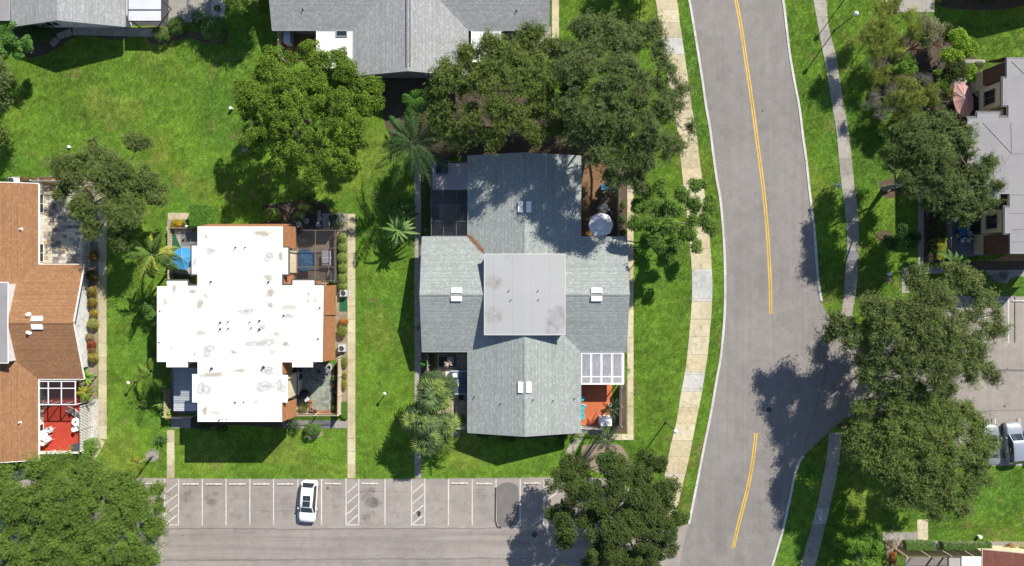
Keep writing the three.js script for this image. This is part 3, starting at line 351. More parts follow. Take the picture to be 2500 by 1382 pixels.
const mid = crossGable('cross_gabled_house', 'grey shingled cross-shaped house with a square flat deck over its centre', 1.36, 1.24, 0, {
  roof: M.roofGrey, trim: M.trimGrey, wall: M.wallGrey, deck: deckMid, deckTrim: mat(0.5, 0.5, 0.5), seams: false,
  vents: [['n', 9.45], ['s', 10.0], ['e', 7.75], ['w', 7.35]], pipes: [[-1.7, -0.42, 0.05], [-1.45, 0.55, 0.05], [1.45, -0.42, 0.05], [1.5, 0.52, 0.05], [5.0, -3.0, 0.05], [4.9, 3.5, 0.05], [-4.75, -3.3, 0.05], [-4.9, 3.6, 0.05], [3.1, 11.6, 0.045], [5.5, 11.5, 0.045], [0.9, 11.4, 0.045], [-2.6, 11.9, 0.045], [-5.5, 11.3, 0.045]], windows: winSet });
const tan = crossGable('cross_gabled_house', 'tan orange shingled cross-shaped house with white gutters cut by the left edge', -58.53, 4.28, 0, {
  roof: M.roofTan, trim: M.trimWhite, wall: M.wallWhite, deck: M.membraneDark, inset: 1.1, over: 1.0,
  vents: [['e', 7.35], ['n', 9.5], ['s', 9.5]], pipes: [[6.3, -0.85, 0.13, true], [6.3, 1.05, 0.13, true], [4.85, -3.35, 0.05, true], [4.85, 3.5, 0.05, true], [4.7, -10.2, 0.07, true], [4.6, 11.0, 0.06, true]],
  windows: [[5.13, 1.05, -13.3, 2.2, 1.9, Math.PI / 2, 'sliding_door'], [5.13, 1.05, -7.7, 2.1, 1.9, Math.PI / 2, 'sliding_door'], [5.13, 1.05, 12.6, 1.8, 1.9, Math.PI / 2, 'sliding_door']] });
const top = crossGable('cross_gabled_house', 'slate grey shingled house with a dark ridge vent at the top edge', -11.2, -34.15, Math.PI / 2, { roof: M.roofSlate, trim: M.trimGrey, wall: M.wallGrey, vents: [],
  pipes: [[-5.6, -2.3, 0.1, true], [-5.6, -3.3, 0.05, true], [-5.6, 2.7, 0.12, true], [-5.6, 3.4, 0.05, true], [-4.2, -11.7, 0.05], [-4.3, 11.7, 0.05]], windows: [] });
{ // ridge vent along the front wing of that house: two dark rails and cross battens
  const rv = new THREE.Group(); rv.name = 'ridge_vent'; top.add(rv); for (const s of [-1, 1]) mesh('vent_rail', box(10.4, 0.09, 0.07, -5.6, RIDGE - 0.03, s * 0.22), M.trimDark, rv);
  mesh('vent_rail', box(0.035, 0.05, 0.4, -10.8, RIDGE - 0.02, 0), M.trimDark, rv); }
crossGable('cross_gabled_house', 'grey shingled house with a white front gable at the top left corner', -49, -43.6, 0, { roof: M.roofSlate, trim: M.trimGrey, wall: M.wallWhite, inset: 0.6, over: 0.8, deck: M.membrane, vents: [['s', 9]], pipes: [], windows: [[-2.6, 1.3, 14.48, 1.6, 1.2, 0]] });
crossGable('cross_gabled_house', 'brick red shingled house at the bottom right corner', 58.2, 44.7, 0, { roof: M.roofRed, trim: M.fenceTan, wall: M.wallCream, deck: M.membrane, vents: [['n', 9]], pipes: [], windows: [] });
crossGable('cross_gabled_house', 'house beyond the top right corner whose gable shades the lawn', 56.2, -47.5, 0, { roof: M.roofSlate, trim: M.trimGrey, wall: M.wallCream, deck: M.membrane, vents: [], pipes: [], windows: [] });

// two-storey flat-roofed blocks with sloped shingle skirts; outlines in pixels at roof height
const FLAT = 6.2;
function flatBlock(name, label, outline, o) {
  const pts = pxs(outline, FLAT), c = pts.reduce((s, p) => [s[0] + p[0] / pts.length, s[1] + p[1] / pts.length], [0, 0]), t = thing(name, label, 'house', [c[0], 0, c[1]]);
  const loc = pts.map(([x, z]) => [x - c[0], z - c[1]]), area = loc.reduce((s, p, i) => { const q = loc[(i + 1) % loc.length]; return s + p[0] * q[1] - q[0] * p[1]; }, 0), sg = Math.sign(area);
  const off = (d) => loc.map((p, i) => { const a = loc[(i + loc.length - 1) % loc.length], b = loc[(i + 1) % loc.length], n1 = [(p[1] - a[1]), -(p[0] - a[0])], n2 = [(b[1] - p[1]), -(b[0] - p[0])], l1 = Math.hypot(...n1), l2 = Math.hypot(...n2), u1 = [n1[0] / l1, n1[1] / l1], u2 = [n2[0] / l2, n2[1] / l2], k = 1 + u1[0] * u2[0] + u1[1] * u2[1]; return [p[0] + sg * d * (u1[0] + u2[0]) / k, p[1] + sg * d * (u1[1] + u2[1]) / k]; });
  noGrass(pts);
  mesh('wall', slab(off(-0.22), -0.1, FLAT - 0.2), o.wall, t);
  const top = sheet(loc, FLAT); if (o.fit) { top.computeBoundingBox(); const b = top.boundingBox, p = top.attributes.position, uv = top.attributes.uv; for (let i = 0; i < p.count; i++) uv.setXY(i, (p.getX(i) - b.min.x) / (b.max.x - b.min.x), 1 - (p.getZ(i) - b.min.z) / (b.max.z - b.min.z)); }
  mesh('roof', top, o.roof, t); mesh('roof_edge', slab(loc, FLAT - 0.2, FLAT - 0.006), o.edge, t);
  // a slim raised drip rim round the roof, dark gutters along the recesses
  const rim = off(-0.05), gut = off(0.08);
  loc.forEach((_, i) => { const j = (i + 1) % loc.length; mesh('rim', bar([rim[i][0], FLAT + 0.01, rim[i][1]], [rim[j][0], FLAT + 0.01, rim[j][1]], 0.045, 0.045, 4), o.rim ?? o.edge, t); if (o.gutters?.includes(i)) mesh('gutter', bar([gut[i][0], FLAT - 0.1, gut[i][1]], [gut[j][0], FLAT - 0.1, gut[j][1]], 0.09, 0.09, 6), M.trimDark, t); });
  // skirts: [edge number, outward run at the bottom, share of the edge at its start and end, extra length at either end]
  for (const [i, run, low, a0 = 0, a1 = 0] of o.skirts) { const j = (i + 1) % loc.length, A = loc[i], B = loc[j], l = Math.hypot(B[0] - A[0], B[1] - A[1]), u = [(B[0] - A[0]) / l, (B[1] - A[1]) / l], n = [u[1] * sg, -u[0] * sg]; const q = (t, out, y) => new THREE.Vector3(A[0] + u[0] * t + n[0] * out, y, A[1] + u[1] * t + n[1] * out);
    mesh('mansard', plate([q(0.02, 0.03, FLAT - 0.02), q(l - 0.02, 0.03, FLAT - 0.02), q(l + a1, run, low), q(-a0, run, low)], 0.12, new THREE.Vector3(u[0], 0, u[1]), new THREE.Vector3(0, 1, 0)), o.skirt, t); mesh('soffit', bar(q(-a0, run - 0.06, low - 0.09), q(l + a1, run - 0.06, low - 0.09), 0.07, 0.07, 4), o.wallTrim ?? M.fenceTan, t); }
  for (const b of o.bays ?? []) { // separate shingle-clad bays: [x0, y0, x1, y1 px at roof height, run px outwards at the foot, low]
    const [x0, y0, x1, y1, lowY, ex] = b, q = (x, y, h) => { const p = P(x, y, h); return new THREE.Vector3(p[0] - c[0], h, p[1] - c[1]); }, hh = FLAT - 0.03; const a = [q(x0, y0, hh), q(ex > 0 ? x0 + 2 : x1 - 2, y0, hh)], bb = [q(x0, y1, hh), q(ex > 0 ? x0 + 2 : x1 - 2, y1, hh)];
    const lo0 = q(ex > 0 ? x1 : x0, y0, lowY), lo1 = q(ex > 0 ? x1 : x0, y1, lowY), t0 = ex > 0 ? q(x0, y0, hh) : q(x1, y0, hh), t1 = ex > 0 ? q(x0, y1, hh) : q(x1, y1, hh);
    lo0.z = t0.z; lo1.z = t1.z; mesh('mansard', plate([t0, t1, lo1, lo0], 0.14, new THREE.Vector3(0, 0, 1), new THREE.Vector3(0, 1, 0)), o.skirt, t);
    for (const [tp, l] of [[t0, lo0], [t1, lo1]]) { const k = tp.clone(); k.y = lowY - 0.1; const s = new THREE.Vector3(0, 0, tp === t0 ? 0.02 : -0.02); mesh('mansard_cheek', plate([tp.clone().add(s), l.clone().add(s), k.clone().add(s)].map((p) => p), 0.001, new THREE.Vector3(1, 0, 0), new THREE.Vector3(0, 1, 0)), o.skirt, t); }
  }
  for (const [px, py, r, h] of o.pipes ?? []) { const p = P(px, py, FLAT + h), b = [p[0] - c[0], p[1] - c[1]]; mesh('vent_pipe', merge([cyl(r, r, h, b[0], FLAT - 0.01, b[1], 9), cyl(r * 2, r * 1.2, 0.05, b[0], FLAT, b[1], 9)]), M.metalDark, t); }
  return { t, c, loc };
}
// the white roof coating: ponding rings, grey patches and scuffs where the photograph shows them
const W0 = [383, 553, 790, 1030], whiteRoofMap = (() => {
  const k = 2.4, w = Math.round((W0[2] - W0[0]) * k), h = Math.round((W0[3] - W0[1]) * k), c = document.createElement('canvas'); c.width = w; c.height = h; const g = c.getContext('2d'), R = rng(31);
  g.fillStyle = '#f1f1ef'; g.fillRect(0, 0, w, h); const X = (x) => (x - W0[0]) * k, Y = (y) => (y - W0[1]) * k;
  for (let i = 0; i < 700; i++) { g.fillStyle = `rgba(${R() < 0.6 ? '215,212,205' : '250,250,250'},${0.03 + 0.05 * R()})`; g.beginPath(); g.ellipse(R() * w, R() * h, 6 + R() * 40, 3 + R() * 14, 0, 0, 7); g.fill(); }
  g.strokeStyle = 'rgba(172,172,172,.7)'; g.lineWidth = 1; for (let y = 30; y < h; y += 52) for (let x = 0; x < w; x += 90) if (R() < 0.35) { g.beginPath(); g.moveTo(x, y + R() * 3); g.lineTo(x + 50 + R() * 60, y + R() * 3); g.stroke(); }
  const blob = (x, y, rx, ry, jag, seed) => { const q = rng(seed); g.beginPath(); const ph = [q() * 6, q() * 6, q() * 6]; for (let i = 0; i <= 40; i++) { const a = i / 40 * 6.2832, d = 1 + jag * (Math.sin(a * 2 + ph[0]) * 0.5 + Math.sin(a * 3 + ph[1]) * 0.35 + Math.sin(a * 7 + ph[2]) * 0.18); g[i ? 'lineTo' : 'moveTo'](X(x) + Math.cos(a) * rx * k * d, Y(y) + Math.sin(a) * ry * k * d); } };
  const pond = (x, y, rx, ry, s) => { const cols = ['182,182,178,.7', '208,208,205,.75', '165,165,160,.7', '196,196,192,.8', '158,155,148,.7']; cols.forEach((q, i) => { blob(x + (R() - 0.5) * rx * 0.12, y, rx * (1 - i * 0.19), ry * (1 - i * 0.19), 0.55, s + (i >> 1)); g.fillStyle = `rgba(${q})`; g.fill(); g.strokeStyle = 'rgba(138,138,134,.5)'; g.lineWidth = 1; g.stroke(); }); for (let i = 0; i < 26; i++) { const a = R() * 7, d = 0.2 + R(); g.strokeStyle = `rgba(130,128,122,${0.15 + 0.3 * R()})`; g.lineWidth = 0.8 + R() * 1.6; g.beginPath(); g.ellipse(X(x + Math.cos(a) * rx * d * 0.8), Y(y + Math.sin(a) * ry * d * 0.8), 2 + R() * rx * 0.8, 1 + R() * ry * 0.6, R() * 3, R() * 3, R() * 3 + 2.2); g.stroke(); } };
  const stain = (x, y, rx, ry, s, a = 0.45) => { blob(x, y, rx, ry, 0.4, s); g.fillStyle = `rgba(172,168,155,${Math.min(1, a + 0.25)})`; g.fill(); blob(x, y, rx * 0.65, ry * 0.65, 0.45, s + 5); g.fillStyle = `rgba(138,132,114,${a})`; g.fill(); };
  pond(515, 613, 20, 9, 1); pond(655, 627, 18, 16, 21); pond(640, 838, 48, 15, 31); pond(509, 856, 22, 20, 41); pond(705, 771, 13, 9, 51); pond(648, 943, 38, 16, 61); pond(495, 950, 22, 26, 71); pond(650, 905, 30, 12, 81); pond(600, 760, 26, 10, 91); pond(685, 945, 16, 22, 95); pond(640, 800, 14, 9, 97);
  for (const [x, y, rx, ry] of [[488, 571, 3, 5], [503, 577, 5, 5], [403, 737, 6, 8], [488, 742, 10, 10], [502, 722, 9, 6], [470, 712, 7, 5], [660, 715, 11, 9], [655, 678, 12, 8], [753, 718, 5, 4], [752, 735, 3, 4], [770, 734, 5, 6], [705, 750, 18, 8], [490, 813, 12, 9], [418, 850, 4, 5], [660, 745, 6, 8], [697, 840, 8, 6], [675, 815, 9, 5], [685, 625, 6, 9], [520, 915, 22, 7], [585, 905, 14, 5], [525, 1008, 12, 6], [500, 1003, 6, 10], [625, 982, 5, 5], [575, 985, 3, 3], [570, 860, 7, 4], [475, 865, 4, 4], [475, 640, 5, 10], [665, 860, 8, 6], [425, 705, 6, 9], [640, 570, 18, 8]]) stain(x, y, rx * 1.2, ry * 1.2, (x * 3 + y) | 0, 0.30 + 0.3 * R());
  for (let i = 0; i < 160; i++) { g.strokeStyle = `rgba(165,165,163,${0.4 + R() * 0.4})`; g.lineWidth = 0.8; const x = R() * w, y = R() * h; g.beginPath(); g.moveTo(x, y); g.lineTo(x + (R() - 0.5) * 16, y + (R() - 0.5) * 5); g.stroke(); }
  const t = canvasTexture(c); t.wrapS = t.wrapT = THREE.ClampToEdgeWrapping; return t; })();
const whiteOutline = [[482, 553], [690, 553], [690, 605], [703, 605], [703, 670], [688, 670], [688, 697], [714, 697], [714, 685], [767, 685], [767, 697], [790, 697], [787, 884], [763, 884], [763, 897], [713, 897], [713, 885], [688, 885], [688, 916], [701, 916], [701, 983], [688, 983], [688, 1030], [482, 1030], [482, 983], [469, 983], [469, 914], [482, 914], [482, 884], [457, 884], [457, 897], [406, 897], [406, 884], [383, 884], [383, 699], [407, 699], [407, 686], [457, 686], [457, 698], [482, 698], [482, 670], [468, 670], [468, 600], [482, 600]];
const whiteB = flatBlock('flat_roofed_house', 'two-storey house with a bright white stained flat roof and tan shingle skirts', whiteOutline, {
  roof: new THREE.MeshStandardMaterial({ color: C(0.96, 0.96, 0.96), map: whiteRoofMap, roughness: 0.6 }), fit: true, edge: M.trimWhite, rim: M.trimWhite, wall: M.wallCream, skirt: M.mansardTan, gutters: [2, 3, 4, 5, 6, 7, 8, 9, 10, 36, 37, 38, 39, 40, 41, 42],
  skirts: [[0, 0.5, 3.3], [22, 0.5, 3.3], [11, 0.56, 3.2, 0.05, 0.05], [33, 0.45, 3.2], [10, 0.3, 4.4], [9, 0.2, 4.6]],
  bays: [[690, 549, 722, 604, 3.2, 1], [688, 985, 723, 1030, 3.2, 1], [688, 672, 716, 696, 4.2, 1], [688, 886, 708, 914, 4.2, 1]],
  pipes: [[572, 604, 0.06, 0.35], [596, 604, 0.05, 0.3], [512, 688, 0.07, 0.3], [653, 689, 0.07, 0.3], [535, 788, 0.07, 0.3], [554, 786, 0.05, 0.35], [535, 804, 0.07, 0.3], [554, 803, 0.05, 0.35], [607, 787, 0.05, 0.35], [631, 784, 0.07, 0.3], [611, 801, 0.05, 0.35], [631, 805, 0.07, 0.3], [690, 771, 0.06, 0.3], [779, 752, 0.06, 0.25], [775, 828, 0.06, 0.25], [571, 983, 0.05, 0.25], [593, 983, 0.05, 0.25], [640, 898, 0.09, 0.35], [513, 901, 0.09, 0.35], [388, 760, 0.05, 0.2], [386, 836, 0.05, 0.2], [532, 1027, 0.05, 0.4], [541, 1025, 0.04, 0.15], [551, 1025, 0.04, 0.15]] });
mesh('mansard_joint', bar(new THREE.Vector3(...(() => { const p = P(792, 770, 6); return [p[0] - whiteB.c[0], 6.05, p[1] - whiteB.c[1]]; })()), new THREE.Vector3(...(() => { const p = P(819, 769, 3.3); return [p[0] - whiteB.c[0], 3.35, p[1] - whiteB.c[1]]; })()), 0.05, 0.05, 4), M.trimDark, whiteB.t);
{ const c = whiteB.c, at = (px, py, h) => { const p = P(px, py, h); return [p[0] - c[0], h, p[1] - c[1]]; };
  const e = (i) => whiteB.loc[i]; const x1 = e(3)[0] - 0.2; windowAt(whiteB.t, x1, 1.2, (e(3)[1] + e(4)[1]) / 2, 2.4, 2.0, Math.PI / 2, M.frameBronze, 'sliding_door'); const x2 = e(19)[0] - 0.2; windowAt(whiteB.t, x2, 1.2, (e(18)[1] + e(19)[1]) / 2, 2.4, 2.0, Math.PI / 2, M.frameBronze, 'sliding_door');
  for (const k of [3, 19]) mesh('downpipe', cyl(0.05, 0.05, 5.9, x1 + 0.1, 0, e(k === 3 ? 3 : 18)[1] + (k === 3 ? 0.3 : 0.4), 8), M.wallCream, whiteB.t); }
const greyOutline = [[2457, 140], [2640, 140], [2640, 620], [2465, 620], [2465, 570], [2452, 570], [2452, 505], [2464, 505], [2464, 474], [2442, 474], [2442, 487], [2395, 487], [2395, 474], [2361, 474], [2361, 287], [2385, 287], [2385, 274], [2441, 274], [2441, 285], [2461, 285], [2461, 258], [2447, 258], [2447, 190], [2457, 190]];
const greyB = flatBlock('flat_roofed_house', 'two-storey house with a weathered grey flat roof and dark brown shingle skirts', greyOutline, {
  roof: M.membraneDark, edge: M.trimGrey, rim: M.trimGrey, wall: M.wallCream, skirt: M.mansardBrown, gutters: [22, 21, 20, 19, 18, 17, 16, 15, 14, 4, 5, 6, 7],
  skirts: [[2, 0.6, 3.3], [0, 0.5, 3.3], [13, 0.5, 3.2]],
  bays: [[2402, 150, 2457, 190, 3.2, -1], [2403, 571, 2465, 620, 3.2, -1], [2430, 474, 2464, 506, 4.0, -1], [2440, 258, 2461, 285, 4.2, -1]], pipes: [] });
for (const [i, j] of [[22, 21], [5, 6]]) { const a = greyB.loc[i], b = greyB.loc[j]; windowAt(greyB.t, a[0] + 0.19, 4.0, (a[1] + b[1]) / 2, 1.5, 1.6, -Math.PI / 2, M.frameBronze); windowAt(greyB.t, a[0] + 0.19, 1.2, (a[1] + b[1]) / 2, 2.4, 2, -Math.PI / 2, M.frameBronze, 'sliding_door'); }
{ // raised ribs and lap seams of the grey roof that the photograph shows as straight lines
  const at = (px, py) => { const p = P(px, py, FLAT); return [p[0] - greyB.c[0], FLAT + 0.012, p[1] - greyB.c[1]]; };
  for (const [a, b] of [[[2400, 300], [2470, 375]], [[2470, 375], [2500, 375]], [[2470, 375], [2430, 430]], [[2470, 150], [2500, 180]], [[2464, 475], [2500, 476]], [[2468, 300], [2470, 375]], [[2470, 560], [2500, 560]], [[2470, 590], [2500, 590]], [[2465, 520], [2500, 521]]]) mesh('roof_seam', bar(at(...a), at(...b), 0.035, 0.035, 4), M.membraneDark, greyB.t); }
// ---------- trees and plants ----------
const leafMats = {};
function leafMat(key, r, g, b, tr = 0.28) { return leafMats[key] ??= new THREE.MeshPhysicalMaterial({ name: key, vertexColors: true, color: C(r, g, b), roughness: 0.72, transmission: tr, thickness: 0, side: THREE.DoubleSide, specularIntensity: 0.3 }); }
// a spray of leaves along short twigs: every leaf a folded blade of four triangles
function spray(seed, n, len, wid, spread, axis = 0) {
  const R = rng(seed), p = [], vc = [];
  for (let i = 0; i < n; i++) {
    const a = R() * 6.283, r = spread * Math.sqrt(R()), up = 0.1 + 0.55 * R(), o = new THREE.Vector3(Math.cos(a) * r * (axis ? 0.45 : 1), (1 - r / spread) * spread * 0.5 + (R() - 0.5) * spread * 0.5, Math.sin(a) * r * (axis ? 1.5 : 1));
    const aa = axis ? (o.z > 0 ? Math.PI / 2 : -Math.PI / 2) + (R() - 0.5) * 1.8 : a + (R() - 0.5) * 1.6, d = new THREE.Vector3(Math.cos(aa) * Math.cos(up), Math.sin(up) * (R() < 0.25 ? -0.4 : 1), Math.sin(aa) * Math.cos(up)), s = new THREE.Vector3(-Math.sin(aa), (R() - 0.5) * 0.9, Math.cos(aa)).normalize(), l = len * (0.7 + 0.6 * R()), w = wid * (0.7 + 0.6 * R()) / 2;
    const mid = o.clone().addScaledVector(d, l * 0.5), tip = o.clone().addScaledVector(d, l).add(new THREE.Vector3(0, -l * 0.12, 0)), A = mid.clone().addScaledVector(s, w).add(new THREE.Vector3(0, w * 0.3, 0)), B = mid.clone().addScaledVector(s, -w).add(new THREE.Vector3(0, w * 0.3, 0));
    p.push(...o.toArray(), ...A.toArray(), ...tip.toArray(), ...o.toArray(), ...tip.toArray(), ...B.toArray());
    const k = 0.55 + 0.9 * R(), y = 1 + 0.25 * (R() - 0.4); for (let q = 0; q < 6; q++) vc.push(k * y, k, k * (R() < 0.5 ? 0.9 : 1.1));
  }
  const g = tris(p); g.setAttribute('color', new THREE.BufferAttribute(Float32Array.from(vc), 3)); return g;
}
const SP = {  // pale: share of sprays that carry a painted leaf glint
  laurel: { geo: spray(1, 12, 0.19, 0.105, 0.24), color: [0.118, 0.2, 0.018], var: 0.45, clump: [0.6, 1.05], tufts: 9, tuft: 0.26, fill: 8, bark: 'bark', twig: 0.06, pale: 0.05 },
  oak: { geo: spray(2, 11, 0.2, 0.08, 0.27, 1), color: [0.15, 0.215, 0.042], var: 0.55, clump: [0.6, 1.05], twigs: 19, bark: 'barkPale', twig: 0.14, dense: 3.4, gap: 0.22, deep: 0.5, pale: 0.1 },
  greyoak: { geo: spray(3, 11, 0.2, 0.075, 0.27, 1), color: [0.13, 0.188, 0.056], var: 0.55, clump: [0.6, 1.05], twigs: 19, bark: 'barkPale', twig: 0.18, dense: 3.4, gap: 0.22, deep: 0.5, pale: 0.1 },
  green: { geo: spray(4, 12, 0.2, 0.09, 0.25), color: [0.11, 0.19, 0.03], var: 0.5, clump: [0.65, 1.15], twigs: 21, bark: 'barkPale', twig: 0.07, dense: 3.3, gap: 0.2, deep: 0.5, pale: 0.07 },
  dark: { geo: spray(5, 14, 0.15, 0.08, 0.21), color: [0.085, 0.132, 0.028], var: 0.6, clump: [0.5, 0.9], tufts: 12, tuft: 0.25, fill: 9, bark: 'barkPale', twig: 0.2, dense: 3.4, gap: 0.22, pale: 0.12 },
  rosette: { geo: spray(6, 18, 0.2, 0.075, 0.26), color: [0.125, 0.21, 0.036], var: 0.45, clump: [0.55, 0.85], tufts: 11, tuft: 0.24, fill: 8, bark: 'barkPale', twig: 0.08, pale: 0.06 },
  gloss: { geo: spray(7, 16, 0.17, 0.1, 0.22), color: [0.075, 0.17, 0.03], var: 0.5, clump: [0.35, 0.6], tufts: 14, tuft: 0.2, fill: 7, bark: 'bark', twig: 0.03, pale: 0.06 },
  bright: { geo: spray(8, 16, 0.17, 0.085, 0.22), color: [0.14, 0.28, 0.03], var: 0.4, clump: [0.35, 0.65], tufts: 14, tuft: 0.2, fill: 7, bark: 'bark', twig: 0.03, pale: 0.04 },
  wispy: { geo: spray(9, 26, 0.22, 0.03, 0.3, 1), color: [0.33, 0.39, 0.08], var: 0.35, clump: [0.5, 0.9], twigs: 15, bark: 'barkDark', twig: 0.12, pale: 0.1 },
  bare: { geo: spray(10, 12, 0.3, 0.018, 0.3, 1), color: [0.42, 0.39, 0.33], var: 0.3, clump: [0.5, 0.8], twigs: 11, bark: 'barkPale', twig: 0.9, pale: 0.1 },
};
const _m = new THREE.Matrix4(), _q = new THREE.Quaternion(), _q2 = new THREE.Quaternion(), _s = new THREE.Vector3(), UP = new THREE.Vector3(0, 1, 0);
function instanced(name, geo, material, list, parent) { // list of [position, normal, spin, scale, colour]
  const im = new THREE.InstancedMesh(geo, material, list.length); im.name = name;
  list.forEach(([p, n, spin, sc, col], i) => { _q.setFromUnitVectors(UP, n); _q2.setFromAxisAngle(UP, spin); _q.multiply(_q2); if (sc.isVector3) _s.copy(sc); else _s.setScalar(sc); im.setMatrixAt(i, _m.compose(p, _q, _s)); im.setColorAt(i, col); });
  if (parent !== scene) im.userData.kind = 'stuff';
  parent.add(im); return im;
}
// lobes: [px, py, radius in px, height of the lobe's middle]; the crown is filled clump by clump, limbs reach every clump
function tree(name, label, spec, lobes, base, seed, o = {}) {
  const sp = SP[spec], R = rng(seed), t = thing(name, label, o.category ?? 'tree', [base[0], 0, base[1]], 0, o.group), list = [], limb = [], L = lobes.map(([x, y, r, h]) => { const p = P(x, y, h); return { p: new THREE.Vector3(p[0] - base[0], h, p[1] - base[1]), r: r / S * (1 - h / H) }; });
  const col = () => { const k = 1 + sp.var * (R() * 2 - 1) * 0.9, h = (R() - 0.5) * 0.3; return C(clamp(k * (1 + h)), clamp(k * (1 + h * 0.35)), clamp(k * (1 - h * 0.4))); }, rnd = () => new THREE.Vector3(R() * 2 - 1, R() * 2 - 1, R() * 2 - 1);
  const hMin = Math.min(...L.map((l) => l.p.y)), fork = new THREE.Vector3(0, hMin * (o.fork ?? 0.35), 0), tr = o.trunk ?? 0.26;
  const geo = sp.geo, crownR = Math.max(...L.map((l) => Math.hypot(l.p.x, l.p.z) + l.r));
  limb.push(bar([0, -0.1, 0], [0, 0.35, 0], tr * 1.5, tr * 1.05, 9)); limb.push(bar([0, 0.3, 0], fork, tr * 1.08, tr * 0.8, 9));
  const nodes = [{ p: fork, w: 0, r: tr * 0.62 }];   // every lobe's limb leaves from the nearest limb already there
  for (const l of L.slice().sort((a, b2) => Math.hypot(a.p.x, a.p.z) - Math.hypot(b2.p.x, b2.p.z))) {
    const k = l.p.clone(); k.y -= l.r * 0.5; const from = nodes.reduce((m, q) => { const c2 = q.p.distanceTo(k) + q.w * 0.45; return c2 < m[0] ? [c2, q] : m; }, [1e9, null])[1], r0 = Math.max(0.04, from.r * 0.72), r1 = r0 * 0.62, mid = from.p.clone().lerp(k, 0.5).add(rnd().multiplyScalar(l.r * 0.22)); mid.y += 0.15;
    limb.push(bar(from.p, mid, r0, (r0 + r1) / 2, 6)); limb.push(bar(mid, k, (r0 + r1) / 2, r1, 5)); nodes.push({ p: k, w: from.w + from.p.distanceTo(k), r: r1 });
    const n = Math.max(3, Math.round(l.r * l.r * (o.dense ?? sp.dense ?? 2.3)));
    for (let i = 0; i < n; i++) {
      const a = R() * 6.283, q = Math.sqrt(R()) * 0.93, rc = lerp(sp.clump[0], sp.clump[1], R()) * Math.min(1, l.r / 1.6 + 0.25), c = new THREE.Vector3(l.p.x + Math.cos(a) * q * (l.r - rc * 0.55), l.p.y + Math.sqrt(Math.max(0, 1 - q * q)) * l.r * (o.dome ?? 0.5) - 0.35 - R() * R() * l.r * (sp.deep ?? 0.9), l.p.z + Math.sin(a) * q * (l.r - rc * 0.55));
      limb.push(bar(k, c, Math.min(0.045, r1), 0.012, 4));
      if (noise((c.x + base[0]) * (o.gapScale ?? 1.05), (c.z + base[1]) * (o.gapScale ?? 1.05), seed + 5) < (o.gap ?? sp.gap ?? 0.33)) continue;
      const tone = 0.84 + 0.32 * R(), outward = new THREE.Vector3(c.x, 0, c.z).multiplyScalar(1 / crownR).add(new THREE.Vector3(0, 0.55, 0)), put = (pos, dir, k = 1) => { const nrm = dir.clone().multiplyScalar(0.7).add(rnd().multiplyScalar(0.4)).add(new THREE.Vector3(0, 0.45, 0)).normalize(); const c3 = col().multiplyScalar(tone); if (R() < (sp.pale ?? 0)) c3.multiplyScalar(1.7).offsetHSL(0, -0.12, 0); list.push([pos, nrm, R() * 6.283, (0.72 + 0.5 * R()) * k, c3]); };  // some sprays go paler and greyer: leaf highlights painted into the colour
      if (sp.twigs) { // leafy twigs that radiate from the branch end
        const nt = Math.round(sp.twigs * rc * (o.per ?? 1)); for (let j = 0; j < nt; j++) { const d = rnd().normalize().multiplyScalar(0.85).add(outward).normalize(); if (d.y < -0.15) d.y *= -0.6; const len = rc * (0.75 + 0.95 * R()), ns = Math.max(3, Math.round(len / 0.2)), bend = rnd().multiplyScalar(0.35); let e;
          for (let q = 0; q < ns; q++) { const f = (q + 0.6) / ns; e = c.clone().addScaledVector(d, len * f).addScaledVector(bend, f * f * len).add(rnd().multiplyScalar(0.09)); e.y -= 0.18 * f * f * len; put(e, d, 1.05 - 0.3 * f); }
          if (R() < sp.twig) limb.push(bar(c, e, 0.024, 0.008, 3)); }
      } else { // rosettes of leaves at the branch end
        const nr = Math.round(sp.tufts * rc * rc * (o.per ?? 1)) + 2; for (let j = 0; j < nr; j++) { const d = rnd().normalize(); if (d.y < -0.1) d.y *= -0.8; const rr = rc * (0.62 + 0.5 * R()), q = c.clone().add(new THREE.Vector3(d.x * rr, d.y * rr * 0.8, d.z * rr)), rad = sp.tuft * (0.75 + 0.5 * R()), m = Math.round(sp.fill * (0.8 + 0.4 * R()));
          for (let k2 = 0; k2 < m; k2++) { const g2 = rnd().normalize(); if (g2.y < 0 && R() < 0.8) g2.y *= -1; put(q.clone().addScaledVector(g2, rad), g2.clone().multiplyScalar(0.7).addScaledVector(d, 0.5)); }
          if (R() < sp.twig) { const e = q.clone().addScaledVector(d, 0.25 + 0.3 * R()); limb.push(bar(c, e, 0.026, 0.008, 3)); } }
      }
    }
  }
  mesh('trunk', merge(limb), M[o.bark ?? sp.bark], t);
  instanced('crown', geo, leafMat(o.leaf ? spec + o.leaf.join() : spec, ...(o.leaf ?? sp.color)), list, t);
  return t;
}
const baseOf = (px, py, h) => P(px, py, h);
